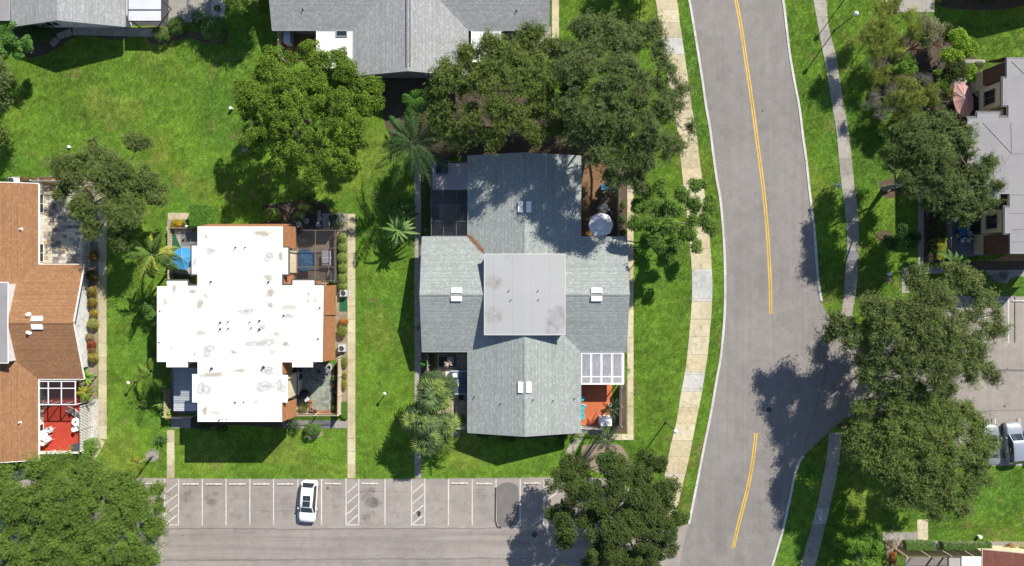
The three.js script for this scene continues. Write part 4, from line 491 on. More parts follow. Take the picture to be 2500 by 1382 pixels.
// a shrub or hedge: leaf sprays over rounded bodies, a few stems inside. bodies: [px, py, rx px, ry px, height m]
function shrub(name, label, spec, bodies, seed, o = {}) {
  const sp = SP[spec] ?? SP.gloss, R = rng(seed), c0 = P(bodies[0][0], bodies[0][1], bodies[0][4] * 0.5), t = thing(name, label, o.category ?? 'shrub', [c0[0], 0, c0[1]], 0, o.group), list = [], stems = [], sc = o.size ?? 0.6;
  for (const [x, y, rx, ry, h] of bodies) {
    const p = P(x, y, h * 0.6), X = p[0] - c0[0], Z = p[1] - c0[1], ax = rx / S, az = ry / S, n = Math.round((o.dense ?? 1) * (o.boxy ? 95 : 70) * ax * az / (sc * sc) + 14);
    for (let i = 0; i < 4; i++) stems.push(bar([X + (R() - 0.5) * 0.1, -0.02, Z + (R() - 0.5) * 0.1], [X + (R() - 0.5) * ax, h * 0.7, Z + (R() - 0.5) * az], 0.025, 0.01, 4));
    for (let i = 0; i < n; i++) {
      let d; if (o.boxy) { const u = R() * 2 - 1, v = R() * 2 - 1, side = R() < 0.4; d = side ? (R() < 0.5 ? new THREE.Vector3(Math.sign(u), R(), v) : new THREE.Vector3(u, R(), Math.sign(v))) : new THREE.Vector3(u, 1, v); } else { d = new THREE.Vector3(R() * 2 - 1, R() * 1.25 - 0.25, R() * 2 - 1).normalize(); }
      const k = o.boxy ? 1 : 0.72 + 0.3 * R(), pos = new THREE.Vector3(X + d.x * ax * k, o.boxy ? d.y * h * (0.9 + 0.14 * R()) : Math.max(0.05, h * 0.5 + d.y * h * 0.5 * k), Z + d.z * az * k), nrm = (o.boxy ? new THREE.Vector3(d.x * (Math.abs(d.x) > 0.99 ? 1 : 0.1), d.y > 0.99 ? 1 : 0.2, d.z * (Math.abs(d.z) > 0.99 ? 1 : 0.1)) : d.clone()).add(new THREE.Vector3((R() - 0.5) * 0.6, 0.35, (R() - 0.5) * 0.6)).normalize(), kk = 1 + sp.var * (R() * 2 - 1) * 0.8, pal = o.palette ? o.palette[(R() * o.palette.length) | 0] : null;
      list.push([pos, nrm, R() * 6.283, sc * (0.75 + 0.5 * R()), pal ? C(...pal.map((q) => q * kk)) : C(kk, kk, kk)]);
    }
  }
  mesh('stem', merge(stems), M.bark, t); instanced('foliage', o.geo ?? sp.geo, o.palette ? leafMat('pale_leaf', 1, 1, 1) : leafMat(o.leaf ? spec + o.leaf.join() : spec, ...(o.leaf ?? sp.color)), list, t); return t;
}
// feather fronds: an arching stalk with two rows of leaflets; fan fronds: pleated blades round a hub; broad leaves: one ribbed blade
function frondGeo(len, droop, seed, wide = 0.55, nl = 26, lw = 0.05, rise = 0.5) {
  const R = rng(seed), p = [], q = [], at = (t) => new THREE.Vector3(0, len * (rise * t - droop * t * t), len * t * (1 - 0.15 * droop * t)); let prev = at(0);
  for (let i = 1; i <= 8; i++) { const c = at(i / 8); q.push(bar(prev, c, 0.028 * (1.1 - (i - 1) / 8), 0.028 * (1.1 - i / 8), 4)); prev = c; }
  for (let i = 0; i < nl; i++) { const t = 0.12 + 0.88 * i / (nl - 1), c = at(t), l = wide * Math.sin(Math.PI * (0.16 + 0.8 * t)) * (0.85 + 0.3 * R());
    for (const s of [-1, 1]) { const d = new THREE.Vector3(s * 0.85, -0.25 - 0.5 * R(), 0.5 + 0.3 * R()).normalize(), e = c.clone().addScaledVector(d, l), m = c.clone().addScaledVector(d, l * 0.4).add(new THREE.Vector3(0, 0.05, 0)), w = new THREE.Vector3(0, 0.012, lw * 0.5), a = m.clone().add(w), b = m.clone().sub(w); p.push(...c.toArray(), ...a.toArray(), ...e.toArray(), ...c.toArray(), ...e.toArray(), ...b.toArray()); } }
  return merge([tris(p), ...q]);
}
function fanGeo(stalk, rad, seed, n = 22) {
  const R = rng(seed), p = [], hub = new THREE.Vector3(0, stalk * 0.55, stalk * 0.8), q = [bar([0, 0, 0], hub, 0.022, 0.014, 4)];
  for (let i = 0; i < n; i++) { const a = (i / (n - 1) - 0.5) * 4.6, l = rad * (0.72 + 0.28 * Math.cos(a * 0.5)) * (0.9 + 0.2 * R()), d = new THREE.Vector3(Math.sin(a), 0.12 - 0.28 * R(), Math.cos(a) * 0.95).normalize(), s = new THREE.Vector3(Math.cos(a), 0, -Math.sin(a)), m = hub.clone().addScaledVector(d, l * 0.55), e = hub.clone().addScaledVector(d, l).add(new THREE.Vector3(0, -l * (0.22 + 0.2 * R()), 0)), A = m.clone().addScaledVector(s, 0.075), B = m.clone().addScaledVector(s, -0.075); m.y += 0.05; p.push(...hub.toArray(), ...A.toArray(), ...m.toArray(), ...hub.toArray(), ...m.toArray(), ...B.toArray(), ...A.toArray(), ...e.toArray(), ...m.toArray(), ...m.toArray(), ...e.toArray(), ...B.toArray()); }
  return merge([tris(p), ...q]);
}
function bladeGeo(len, wid, droop, seed, rise = 0.7) {
  const R = rng(seed), p = [], at = (t) => new THREE.Vector3(0, len * (rise * t - droop * t * t), len * t), w = (t) => wid * 0.5 * Math.pow(Math.sin(Math.PI * clamp(0.06 + 0.94 * t)), 0.7); const n = 7;
  for (let i = 0; i < n; i++) { const t0 = i / n, t1 = (i + 1) / n, a = at(t0), b = at(t1); for (const s of [-1, 1]) { const A = a.clone().add(new THREE.Vector3(s * w(t0), w(t0) * 0.35, 0)), B = b.clone().add(new THREE.Vector3(s * w(t1), w(t1) * 0.35, 0)); if (s > 0) p.push(...a.toArray(), ...b.toArray(), ...B.toArray(), ...a.toArray(), ...B.toArray(), ...A.toArray()); else p.push(...a.toArray(), ...B.toArray(), ...b.toArray(), ...a.toArray(), ...A.toArray(), ...B.toArray()); } }
  return tris(p);
}
const frondVar = {};
function variants(key, f) { return frondVar[key] ??= [0, 1, 2].map((k) => f(k)); }
// a palm or a big-leaved plant: trunk(s) and every frond a part
function palm(name, label, px, py, h, kind, nf, seed, o = {}) {
  const R = rng(seed), b = P(px, py, h), base = o.base ? P(...o.base, 0) : b, t = thing(name, label, o.category ?? 'palm', [base[0], 0, base[1]], 0, o.group), top = new THREE.Vector3(b[0] - base[0], h, b[1] - base[1]), mats = o.mats ?? [leafMat('palm', 0.06, 0.12, 0.03)];
  if (h > 0.5) { const m1 = top.clone().multiplyScalar(0.5); m1.x *= 1.25; m1.z *= 1.25; const r = o.r ?? 0.15; mesh('trunk', merge([bar([0, -0.05, 0], m1, r * 1.25, r, 9), bar(m1, top, r, r * 0.85, 9), bar(top.clone().sub(new THREE.Vector3(0, 0.3, 0)), top.clone().add(new THREE.Vector3(0, 0.15, 0)), r * 1.3, r * 0.7, 8)]), o.bark ?? M.barkPalm, t); }
  const geos = variants([kind, o.len, o.wide, o.droop, o.nl, o.rad].join(), (k) => { const g = kind === 'feather' ? frondGeo((o.len ?? 2) * (0.9 + 0.1 * k), (o.droop ?? 0.7) + 0.12 * k, 40 + k, o.wide ?? 0.55, o.nl ?? 26, o.lw ?? 0.05, o.rise ?? 0.5) : kind === 'fan' ? fanGeo((o.len ?? 1) * (0.85 + 0.15 * k), o.rad ?? 0.75, 50 + k) : bladeGeo((o.len ?? 1.4) * (0.85 + 0.15 * k), o.wide ?? 0.4, (o.droop ?? 0.8) + 0.1 * k, 60 + k, o.rise ?? 0.8); g.setAttribute('color', new THREE.BufferAttribute(new Float32Array(g.attributes.position.count * 3).fill(1), 3)); return g; });
  for (let i = 0; i < nf; i++) { const f = mesh(kind === 'blade' ? 'leaf' : 'frond', geos[(R() * 3) | 0], mats[(R() * mats.length) | 0], t), ring = i / nf; f.position.copy(top); f.rotation.order = 'YXZ'; f.rotation.y = i * 2.39996 + (R() - 0.5) * 0.5; f.rotation.x = lerp(o.x0 ?? -0.75, o.x1 ?? 0.35, Math.sqrt(ring)) + (R() - 0.5) * 0.25; f.rotation.z = (R() - 0.5) * 0.4; f.scale.setScalar(0.82 + 0.3 * R()); }
  return t;
}
// ---------- the trees ----------
const B = (px, py) => P(px, py, 0), hh = (list, cx, cy, R0, hTop, drop) => list.map(([x, y, r, dh = 0]) => { const d = Math.hypot(x - cx, y - cy) / R0; return [x, y, r, hTop - drop * d * d + dh]; });
tree('broadleaf_tree', 'large bright yellow-green leafy tree covering the left end of the top slate roofed house', 'laurel', hh([[740, 128, 42], [665, 165, 50], [800, 148, 42], [845, 190, 45], [895, 235, 48], [620, 235, 50], [720, 225, 66], [820, 265, 66], [628, 318, 50], [720, 325, 68], [805, 365, 58], [862, 330, 55], [692, 385, 42], [762, 410, 36], [598, 268, 25], [920, 215, 24], [770, 180, 50], [660, 260, 48], [850, 400, 30], [618, 350, 26]], 750, 270, 180, 8.6, 2.6), B(752, 296), 11, { dense: 2.0, trunk: 0.3 });
tree('shade_tree', 'olive green oak-like tree over the right end of the top slate roofed house', 'oak', hh([[1200, 130, 50], [1290, 108, 46], [1115, 195, 60], [1200, 215, 76], [1300, 195, 66], [1092, 280, 48], [1160, 300, 52], [1250, 295, 58], [1330, 262, 55], [1345, 130, 38], [1065, 235, 26], [1130, 335, 25], [1250, 340, 25], [1375, 235, 36], [1350, 310, 28], [1250, 150, 46], [1150, 140, 34], [1380, 300, 34], [1390, 210, 34], [1110, 320, 30], [1200, 330, 30], [1300, 325, 30]], 1210, 220, 160, 10.8, 2.4), B(1235, 275), 12, { gap: 0.2, dense: 4.0, per: 0.82 });
tree('shade_tree', 'broad grey-green oak-like tree reaching from the brown patio over the left sidewalk', 'greyoak', hh([[1440, 82, 55], [1525, 112, 56], [1595, 85, 38], [1425, 185, 66], [1520, 205, 72], [1608, 180, 52], [1465, 285, 66], [1558, 290, 72], [1640, 262, 48], [1662, 305, 34], [1480, 365, 50], [1560, 385, 55], [1622, 358, 36], [1492, 425, 30], [1545, 428, 32], [1500, 60, 40], [1612, 125, 28], [1388, 120, 30], [1395, 250, 40], [1420, 320, 38], [1370, 180, 34], [1660, 220, 24], [1600, 330, 40], [1650, 350, 24], [1560, 440, 22], [1450, 135, 40]], 1520, 240, 200, 12, 2.8), B(1480, 300), 13, { trunk: 0.36, gap: 0.2, dense: 4.0, per: 0.82 });
tree('shade_tree', 'gnarled dark olive tree between the tan house and the open lawn', 'greyoak', hh([[240, 372, 40], [332, 356, 32], [185, 420, 48], [270, 430, 62], [352, 440, 44], [205, 500, 42], [295, 508, 58], [372, 482, 32], [235, 555, 32], [305, 575, 30], [150, 402, 24], [385, 455, 20], [150, 470, 24]], 270, 465, 130, 6.8, 2.0), B(300, 475), 14, { trunk: 0.28, gap: 0.1, dense: 4.2, leaf: [0.125, 0.185, 0.045] });
tree('shade_tree', 'huge dense mid-green tree filling the bottom left corner beside the parking lot', 'green', hh([[100, 1170, 50], [210, 1155, 38], [60, 1225, 64], [160, 1230, 74], [258, 1205, 58], [325, 1235, 54], [360, 1288, 34], [50, 1325, 66], [160, 1330, 76], [268, 1315, 74], [335, 1345, 42], [0, 1180, 46], [110, 1385, 60], [220, 1390, 58], [318, 1195, 38], [385, 1240, 20], [-40, 1270, 60], [300, 1400, 40], [20, 1400, 50], [376, 1195, 16], [140, 1135, 24]], 170, 1270, 210, 8.8, 2.8), B(200, 1265), 15, { trunk: 0.4 });
tree('shade_tree', 'dark glossy tree with pale twigs between the parking lot and the curved road', 'dark', hh([[1395, 1145, 42], [1365, 1182, 34], [1500, 1170, 50], [1595, 1122, 36], [1440, 1218, 62], [1540, 1228, 68], [1618, 1200, 44], [1398, 1275, 50], [1488, 1298, 68], [1588, 1295, 64], [1648, 1262, 26], [1470, 1355, 54], [1560, 1365, 54], [1625, 1325, 36], [1345, 1255, 18], [1640, 1190, 24], [1380, 1320, 24], [1500, 1410, 50], [1580, 1410, 40], [1565, 1150, 30]], 1510, 1250, 165, 8.0, 2.6), B(1510, 1225), 16, { trunk: 0.34 });
tree('broadleaf_tree', 'round bright bush-like tree on the northern edge of the dark glossy tree by the road', 'gloss', hh([[1478, 1118, 26], [1505, 1112, 24], [1492, 1142, 26], [1515, 1135, 18]], 1490, 1125, 40, 4.2, 1), B(1492, 1112), 17, { trunk: 0.12, dense: 3, leaf: [0.075, 0.15, 0.035] });
tree('clumped_tree', 'open tree of separate leafy tufts beside the left sidewalk', 'rosette', [[1570, 470, 20], [1618, 460, 22], [1660, 472, 22], [1692, 455, 12], [1712, 450, 7], [1600, 500, 22], [1645, 508, 24], [1700, 498, 17], [1735, 490, 11], [1552, 548, 19], [1590, 550, 20], [1640, 548, 22], [1688, 540, 19], [1732, 512, 15], [1742, 556, 15], [1602, 590, 16], [1652, 592, 17], [1702, 600, 11], [1690, 574, 13], [1642, 622, 12], [1722, 530, 12], [1560, 505, 15], [1620, 520, 18], [1668, 560, 14], [1620, 605, 12]].map(([x, y, r]) => [x, y, r * 0.88, 6.4 - 1.4 * (Math.hypot(x - 1645, y - 530) / 100) ** 2 + ((x * 7 + y) % 5) * 0.2]), B(1622, 545), 18, { trunk: 0.16, dense: 4.4, dome: 0.45, fork: 0.5, per: 1.2, gap: 0.1, leaf: [0.135, 0.235, 0.04] });
tree('shade_tree', 'dark green oak-like tree in front of the weathered grey flat roof', 'greyoak', hh([[2230, 325, 46], [2300, 312, 42], [2205, 372, 42], [2272, 380, 64], [2348, 352, 46], [2388, 420, 46], [2225, 440, 46], [2300, 455, 60], [2368, 478, 46], [2415, 400, 22], [2272, 512, 36], [2335, 515, 40], [2180, 332, 26], [2400, 498, 30], [2185, 400, 24], [2430, 450, 18]], 2295, 415, 130, 9.6, 2.6), B(2160, 460), 19, { leaf: [0.12, 0.185, 0.05], trunk: 0.3 });
tree('shade_tree', 'widest olive oak-like tree at the driveway into the right-hand lot', 'oak', hh([[2060, 800, 42], [2130, 762, 46], [2100, 850, 52], [2180, 818, 72], [2270, 722, 56], [2350, 700, 46], [2290, 800, 78], [2378, 780, 58], [2420, 812, 32], [2190, 905, 62], [2280, 895, 72], [2368, 878, 58], [2412, 908, 30], [2298, 948, 46], [2212, 955, 38], [2400, 735, 34], [2035, 810, 24], [2240, 690, 36], [2330, 660, 24], [2150, 930, 34], [2430, 770, 24], [2230, 760, 46], [2240, 850, 56], [2330, 850, 50], [2120, 900, 34], [2160, 770, 40]], 2250, 820, 200, 9.6, 2.6), B(2180, 815), 20, { trunk: 0.42, per: 0.72, gap: 0.26, leaf: [0.162, 0.222, 0.062] });
tree('shade_tree', 'rounded feathery green tree with a gap in its crown beside the silver cars', 'oak', hh([[2130, 1020, 52], [2210, 1000, 54], [2290, 1020, 60], [2350, 1040, 50], [2115, 1085, 40], [2222, 1060, 50], [2290, 1105, 74], [2370, 1108, 50], [2145, 1140, 40], [2240, 1178, 58], [2320, 1188, 60], [2388, 1160, 36], [2205, 1215, 36], [2272, 1235, 36], [2332, 1228, 32], [2100, 1040, 34], [2190, 1130, 44], [2400, 1090, 32], [2170, 1060, 46], [2250, 1000, 46], [2290, 1060, 50], [2180, 985, 30, -1.2], [2290, 975, 34, -1.2], [2240, 965, 30, -1.5]], 2245, 1115, 160, 9.2, 2.2), B(2180, 1080), 21, { trunk: 0.34, leaf: [0.165, 0.24, 0.055] });
tree('broadleaf_tree', 'vivid green young tree at the bottom edge beside the right sidewalk', 'bright', hh([[2062, 1308, 26], [2108, 1308, 32], [2090, 1348, 34], [2138, 1330, 26], [2112, 1380, 40], [2070, 1390, 30]], 2100, 1345, 60, 4.6, 1.2), B(2085, 1330), 22, { trunk: 0.12, dense: 3 });
tree('broadleaf_tree', 'small dark glossy tree between the right sidewalk and the grey roofed house', 'gloss', hh([[2188, 578, 26], [2215, 600, 27], [2228, 568, 20], [2182, 602, 18], [2205, 560, 16], [2236, 590, 14]], 2206, 584, 40, 4.4, 1), B(2165, 590), 23, { trunk: 0.1, dense: 3 });
tree('broadleaf_tree', 'bright round-leaved tree at the left edge under the top left house', 'bright', hh([[15, 92, 36], [52, 112, 26], [10, 130, 32], [-22, 100, 46], [70, 100, 14]], 10, 105, 60, 5.0, 1), B(35, 112), 24, { trunk: 0.16, leaf: [0.1, 0.23, 0.04], dense: 3.8 });
tree('broadleaf_tree', 'small tree with yellow-green leaves and a red base cut by the top edge', 'laurel', hh([[590, 5, 24], [568, -8, 24], [612, -8, 20], [600, -40, 36]], 590, -15, 50, 5, 1), B(605, 8), 25, { trunk: 0.12, dense: 2.6, leaf: [0.11, 0.2, 0.03] });
tree('shade_tree', 'tree at the left picture edge that shades the lawn beside it', 'greyoak', hh([[-40, 190, 60], [-100, 170, 60], [-70, 240, 50], [-20, 240, 30]], -60, 200, 80, 7, 1.5), B(-30, 215), 26, { trunk: 0.24 });
tree('shade_tree', 'twiggy olive tree poking in at the left edge of the lawn', 'oak', hh([[2, 325, 18], [-16, 305, 20], [-30, 340, 30]], -10, 325, 40, 5.4, 1), B(15, 330), 27, { trunk: 0.12 });
tree('shade_tree', 'tree beyond the top edge that shades the lawn beside the round bushes', 'green', hh([[560, -110, 50], [620, -90, 50], [500, -120, 46], [580, -160, 50], [650, -140, 40]], 570, -120, 90, 6.6, 1.5), B(590, -80), 28, { trunk: 0.24 });
tree('shade_tree', 'tree beyond the top edge that shades the verge left of the curved road', 'green', hh([[1590, -120, 50], [1660, -100, 50], [1620, -170, 60], [1560, -160, 40]], 1620, -130, 90, 6.4, 1.5), B(1600, -80), 29, { trunk: 0.24 });
tree('shade_tree', 'tree below the bottom edge that shades the verge right of the road', 'green', hh([[2160, 1440, 60], [2100, 1470, 50]], 2130, 1450, 60, 6, 1), B(2100, 1430), 30, { trunk: 0.2 });
// thin yellow, bare and tufted growth in the garden at the top right
tree('wispy_tree', 'feathery yellow-green tree behind the street lamp at the top right', 'wispy', hh([[2145, 55, 34], [2140, 100, 32], [2155, 30, 26], [2170, 80, 28], [2128, 80, 24]], 2145, 70, 50, 5.2, 1), B(2120, 95), 31, { trunk: 0.07, dense: 4.2 });
tree('wispy_tree', 'feathery yellow tree over the concrete walk at the top edge', 'wispy', hh([[2200, 15, 26], [2215, 40, 22], [2190, 0, 22], [2235, 60, 20], [2225, 80, 18]], 2210, 35, 50, 5.0, 1), B(2180, 62), 32, { trunk: 0.07, dense: 3.8 });
tree('wispy_tree', 'pale grey-green feathery tree above the red rosette plants', 'wispy', hh([[2265, 55, 24], [2285, 68, 18], [2250, 80, 18], [2270, 85, 16]], 2265, 70, 40, 4.4, 0.8), B(2228, 92), 33, { trunk: 0.07, dense: 3.8, leaf: [0.4, 0.4, 0.22] });
tree('wispy_tree', 'mustard yellow feathery bush left of the red rosette plant', 'wispy', hh([[2180, 115, 30], [2165, 135, 24], [2195, 130, 24], [2160, 170, 28], [2150, 185, 20], [2145, 178, 18]], 2175, 140, 50, 3.2, 0.6), B(2165, 148), 34, { trunk: 0.06, dense: 3 });
tree('bare_bush', 'leafless grey bush with tangled pale twigs beside the right sidewalk', 'bare', hh([[2150, 235, 26], [2135, 250, 18], [2165, 262, 22], [2180, 225, 18], [2155, 275, 18], [2190, 250, 20]], 2160, 250, 40, 3.0, 0.6), B(2158, 255), 35, { trunk: 0.06, dense: 3 });
tree('bare_bush', 'pale leafless bush among the yellow shrubs below the street lamp', 'bare', hh([[2145, 150, 16], [2160, 158, 13], [2132, 148, 9]], 2148, 152, 25, 3, 0.5), B(2145, 158), 36, { trunk: 0.05, dense: 3.2 });
tree('bare_bush', 'bare grey twiggy bush between two green bushes at the top right', 'bare', hh([[2250, 185, 14], [2268, 188, 12], [2280, 195, 10]], 2262, 188, 24, 2.6, 0.5), B(2250, 195), 37, { trunk: 0.05, dense: 3, leaf: [0.4, 0.36, 0.36] });
tree('bare_bush', 'bare twigs against the lower left of the pink parasol', 'bare', hh([[2310, 258, 15], [2300, 245, 13], [2320, 245, 10]], 2310, 252, 24, 2.4, 0.4), B(2300, 260), 38, { trunk: 0.05, dense: 3, leaf: [0.4, 0.33, 0.27] });
tree('wispy_tree', 'olive and yellow feathery shrub mass left of the pink parasol', 'wispy', hh([[2205, 205, 22], [2215, 235, 30], [2240, 250, 28], [2268, 225, 26], [2180, 250, 22], [2222, 270, 22], [2195, 275, 18], [2250, 285, 20], [2275, 245, 16], [2235, 215, 18], [2210, 300, 16], [2290, 220, 18], [2320, 230, 14]], 2240, 255, 60, 3.6, 0.7), B(2230, 260), 39, { trunk: 0.07, dense: 4.2, leaf: [0.27, 0.32, 0.075] });
tree('tufted_bush', 'bright lime bush of round tufts at the lawn corner, top right', 'rosette', [[2335, 85, 9, 3.2], [2345, 82, 8, 3.2], [2352, 95, 8, 3.1], [2340, 102, 9, 3.3], [2352, 110, 9, 3.1], [2362, 118, 9, 3.0], [2372, 112, 9, 2.9], [2370, 128, 9, 2.8], [2378, 120, 8, 2.7], [2330, 95, 10, 3.1]], B(2345, 108), 40, { trunk: 0.06, dense: 9, leaf: [0.22, 0.36, 0.03], category: 'bush' });
tree('tufted_bush', 'lime tufted bush in the middle of the top right garden', 'rosette', [[2312, 118, 9, 3.2], [2322, 116, 8, 3.2], [2328, 128, 9, 3.1], [2315, 130, 9, 3.2], [2305, 125, 8, 3], [2338, 136, 9, 3], [2320, 140, 8, 3]], B(2310, 130), 41, { trunk: 0.06, dense: 9, leaf: [0.21, 0.35, 0.03], category: 'bush' });
tree('broadleaf_bush', 'round fresh green bush left of the red rosettes shadow, top right', 'bright', hh([[2255, 82, 20], [2268, 92, 16], [2240, 92, 14], [2258, 100, 14]], 2255, 90, 30, 2.6, 0.5), B(2250, 95), 42, { trunk: 0.06, dense: 4.2, category: 'bush', leaf: [0.15, 0.3, 0.03] });
tree('broadleaf_bush', 'round shiny green bush beside the bare grey twigs, top right', 'bright', hh([[2210, 152, 20], [2222, 168, 14], [2200, 168, 14], [2220, 145, 12]], 2212, 158, 30, 2.8, 0.5), B(2205, 165), 43, { trunk: 0.06, dense: 4.2, category: 'bush' });
tree('broadleaf_bush', 'leafy green bush in the centre right of the top right garden', 'bright', hh([[2285, 155, 18], [2298, 165, 14], [2272, 168, 16], [2292, 148, 10]], 2285, 160, 30, 2.8, 0.5), B(2278, 166), 44, { trunk: 0.06, dense: 4.2, category: 'bush' });
tree('broadleaf_bush', 'green bush just above the pink parasol', 'bright', hh([[2308, 195, 14], [2318, 205, 10], [2305, 208, 10]], 2310, 200, 24, 2.4, 0.4), B(2304, 202), 45, { trunk: 0.05, dense: 4.5, category: 'bush' });
tree('broadleaf_bush', 'lime green bush by the path beside the brown shingle skirt', 'bright', hh([[2368, 165, 11], [2375, 175, 9], [2362, 180, 9], [2372, 190, 8]], 2368, 175, 24, 2.4, 0.4), B(2362, 178), 46, { trunk: 0.05, dense: 5, category: 'bush', leaf: [0.2, 0.36, 0.03] });
tree('broadleaf_bush', 'dark open-leaved bush at the end of the path, top right garden', 'dark', hh([[2335, 160, 20], [2345, 175, 16], [2330, 180, 14], [2310, 80, 16], [2320, 95, 12]], 2335, 160, 60, 2.8, 0.3), B(2330, 165), 47, { trunk: 0.06, dense: 3, category: 'bush' });

// palms
const feather = [leafMat('palm_dark', 0.05, 0.12, 0.03), leafMat('palm_mid', 0.08, 0.16, 0.05)], lime = [leafMat('palm_lime', 0.24, 0.34, 0.04), leafMat('palm_yellow', 0.38, 0.38, 0.05)], fan = [leafMat('fan_green', 0.21, 0.28, 0.065), leafMat('fan_blue', 0.13, 0.195, 0.075), leafMat('fan_dark', 0.06, 0.1, 0.035)], dusty = [leafMat('palm_dusty', 0.16, 0.2, 0.14)];
palm('palm_tree', 'tall dark feather palm between the two big trees above the middle house', 1012, 352, 7.5, 'feather', 26, 1, { len: 4.6, wide: 0.85, mats: feather, x0: -1.0, x1: 0.3, droop: 0.5, r: 0.17, nl: 28, lw: 0.11 });
palm('palm_tree', 'small fresh green palm in the dark bed above the tall dark palm', 1010, 243, 4.2, 'feather', 11, 2, { len: 1.5, wide: 0.55, mats: [leafMat('palm_fresh', 0.1, 0.24, 0.03)], r: 0.07, lw: 0.09, nl: 16 });
palm('palm_tree', 'low green palm just below the small fresh palm', 1000, 283, 2.4, 'feather', 9, 3, { len: 1.1, wide: 0.45, mats: [leafMat('palm_fresh', 0.1, 0.24, 0.03)], r: 0.06, lw: 0.09, nl: 14 });
palm('palm_tree', 'coconut palm with drooping yellow-green fronds beside the blue parasol', 374, 622, 5.9, 'feather', 17, 4, { len: 3.0, wide: 0.75, mats: [leafMat('coconut', 0.22, 0.3, 0.055), leafMat('coconut_b', 0.36, 0.38, 0.07), leafMat('coconut_c', 0.13, 0.22, 0.045)], droop: 0.6, r: 0.14, nl: 38, lw: 0.12, x0: -0.9 });
palm('palm_tree', 'feathery green palm beside the corrugated patio roof', 372, 912, 3.6, 'feather', 16, 5, { len: 2.4, wide: 0.7, mats: [leafMat('areca', 0.2, 0.32, 0.05)], r: 0.08, nl: 24, lw: 0.045 });
palm('palm_tree', 'young palm with a pale leaning trunk in a round bed by the parking lot', 332, 1132, 3.5, 'feather', 9, 6, { base: [373, 1112], len: 1.3, wide: 0.4, mats: lime, r: 0.11, nl: 20, bark: M.barkPale, lw: 0.04 });
for (const [x, y, h, n, w, s, rr] of [[1064, 954, 5.4, 34, 'upper', 7, 0.95], [1028, 1018, 4.8, 30, 'middle', 8, 0.85], [1042, 1074, 3.8, 24, 'lowest', 9, 0.65], [1085, 1036, 3.0, 16, 'small right-hand', 10, 0.5]]) palm('fan_palm', `${w} fan palm of the clump beside the flagstone patio`, x, y, h, 'fan', n, s, { len: rr * 1.45, rad: 1.15, mats: fan, r: 0.15, x0: -1.3, x1: 0.5 });
palm('palm_tree', 'feathery low palm at the foot of the fan palm clump', 1085, 1084, 2.4, 'feather', 14, 11, { len: 1.9, wide: 0.55, mats: [leafMat('robellini', 0.22, 0.31, 0.06)], r: 0.08, nl: 36, lw: 0.03, x0: -0.6, x1: 0.1, droop: 0.8 });
palm('palm_tree', 'dusty grey-green date palm by the white storage box', 1478, 1072, 3.4, 'feather', 16, 12, { len: 2.1, wide: 0.45, mats: dusty, r: 0.12, nl: 38, lw: 0.035, droop: 0.9 });
palm('palm_tree', 'feathery palm growing inside the orange patio fence', 1493, 1000, 2.6, 'feather', 11, 13, { len: 1.5, wide: 0.4, mats: [feather[0], dusty[0]], r: 0.09, nl: 26, lw: 0.04 });
palm('banana_plant', 'clump of broad paddle leaves beside the screened patio of the middle house', 975, 562, 2.6, 'blade', 40, 14, { len: 1.9, wide: 0.34, mats: [leafMat('paddle', 0.11, 0.21, 0.045), leafMat('paddle_b', 0.17, 0.26, 0.08)], category: 'plant', r: 0.2, x0: -1.0, x1: 0.4 });
palm('palm_tree', 'dark palm-like shrub behind the paddle-leaved clump', 985, 518, 3.0, 'feather', 13, 15, { len: 1.9, wide: 0.5, mats: feather, r: 0.1 });
palm('banana_plant', 'broad drooping light green leaves at the corner of the grey roofed house', 2325, 640, 2.4, 'blade', 12, 16, { len: 1.9, wide: 0.42, mats: [leafMat('paddle_c', 0.09, 0.17, 0.04)], category: 'plant', r: 0.12, x0: -0.8 });
palm('red_rosette', 'deep red spiky rosette plant in the dark bed, top right', 2226, 119, 1.4, 'blade', 13, 17, { len: 0.95, wide: 0.12, mats: [leafMat('red_leaf', 0.35, 0.03, 0.035)], category: 'plant', r: 0.06, x0: -0.6, x1: 0 , droop: 0.3 });
palm('red_rosette', 'dull red spiky rosette plant beside the lime tufted bush', 2278, 107, 1.2, 'blade', 11, 18, { len: 0.9, wide: 0.1, mats: [leafMat('red_dull', 0.2, 0.05, 0.05)], category: 'plant', r: 0.06, x0: -0.6, x1: 0, droop: 0.3 });
palm('croton_palm', 'glowing yellow-green leafy plant beside the upper white house screen of the red patio', 213, 922, 1.8, 'blade', 24, 19, { len: 1.0, wide: 0.22, mats: [leafMat('palm_fresh', 0.1, 0.24, 0.03), lime[0]], category: 'plant', r: 0.08 });
palm('croton_palm', 'yellow feathery plant hanging over the red patio fence', 207, 960, 1.8, 'feather', 14, 20, { len: 1.2, wide: 0.4, mats: lime, category: 'plant', r: 0.08, nl: 18, lw: 0.07 });
palm('spiky_plant', 'small spiky palm-like plant right of the white membrane patio roof', 1531, 905, 0.9, 'blade', 22, 21, { len: 0.55, wide: 0.06, mats: [leafMat('robellini', 0.22, 0.31, 0.06)], category: 'plant', r: 0.06, droop: 0.7 });
palm('agave', 'pale dry rosette standing in the dark tub on the flagstone patio', 1094, 886, 1.2, 'blade', 12, 22, { len: 0.62, wide: 0.09, mats: [leafMat('dry_leaf', 0.55, 0.45, 0.36)], category: 'plant', r: 0.05, x0: -0.8, x1: 0.1 });
palm('green_plant', 'leafy green plant in the corner of the flagstone patio below the hot tub', 1130, 1025, 0.9, 'blade', 18, 23, { len: 0.62, wide: 0.2, mats: [leafMat('fresh_leaf', 0.06, 0.2, 0.03)], category: 'plant', r: 0.05 });
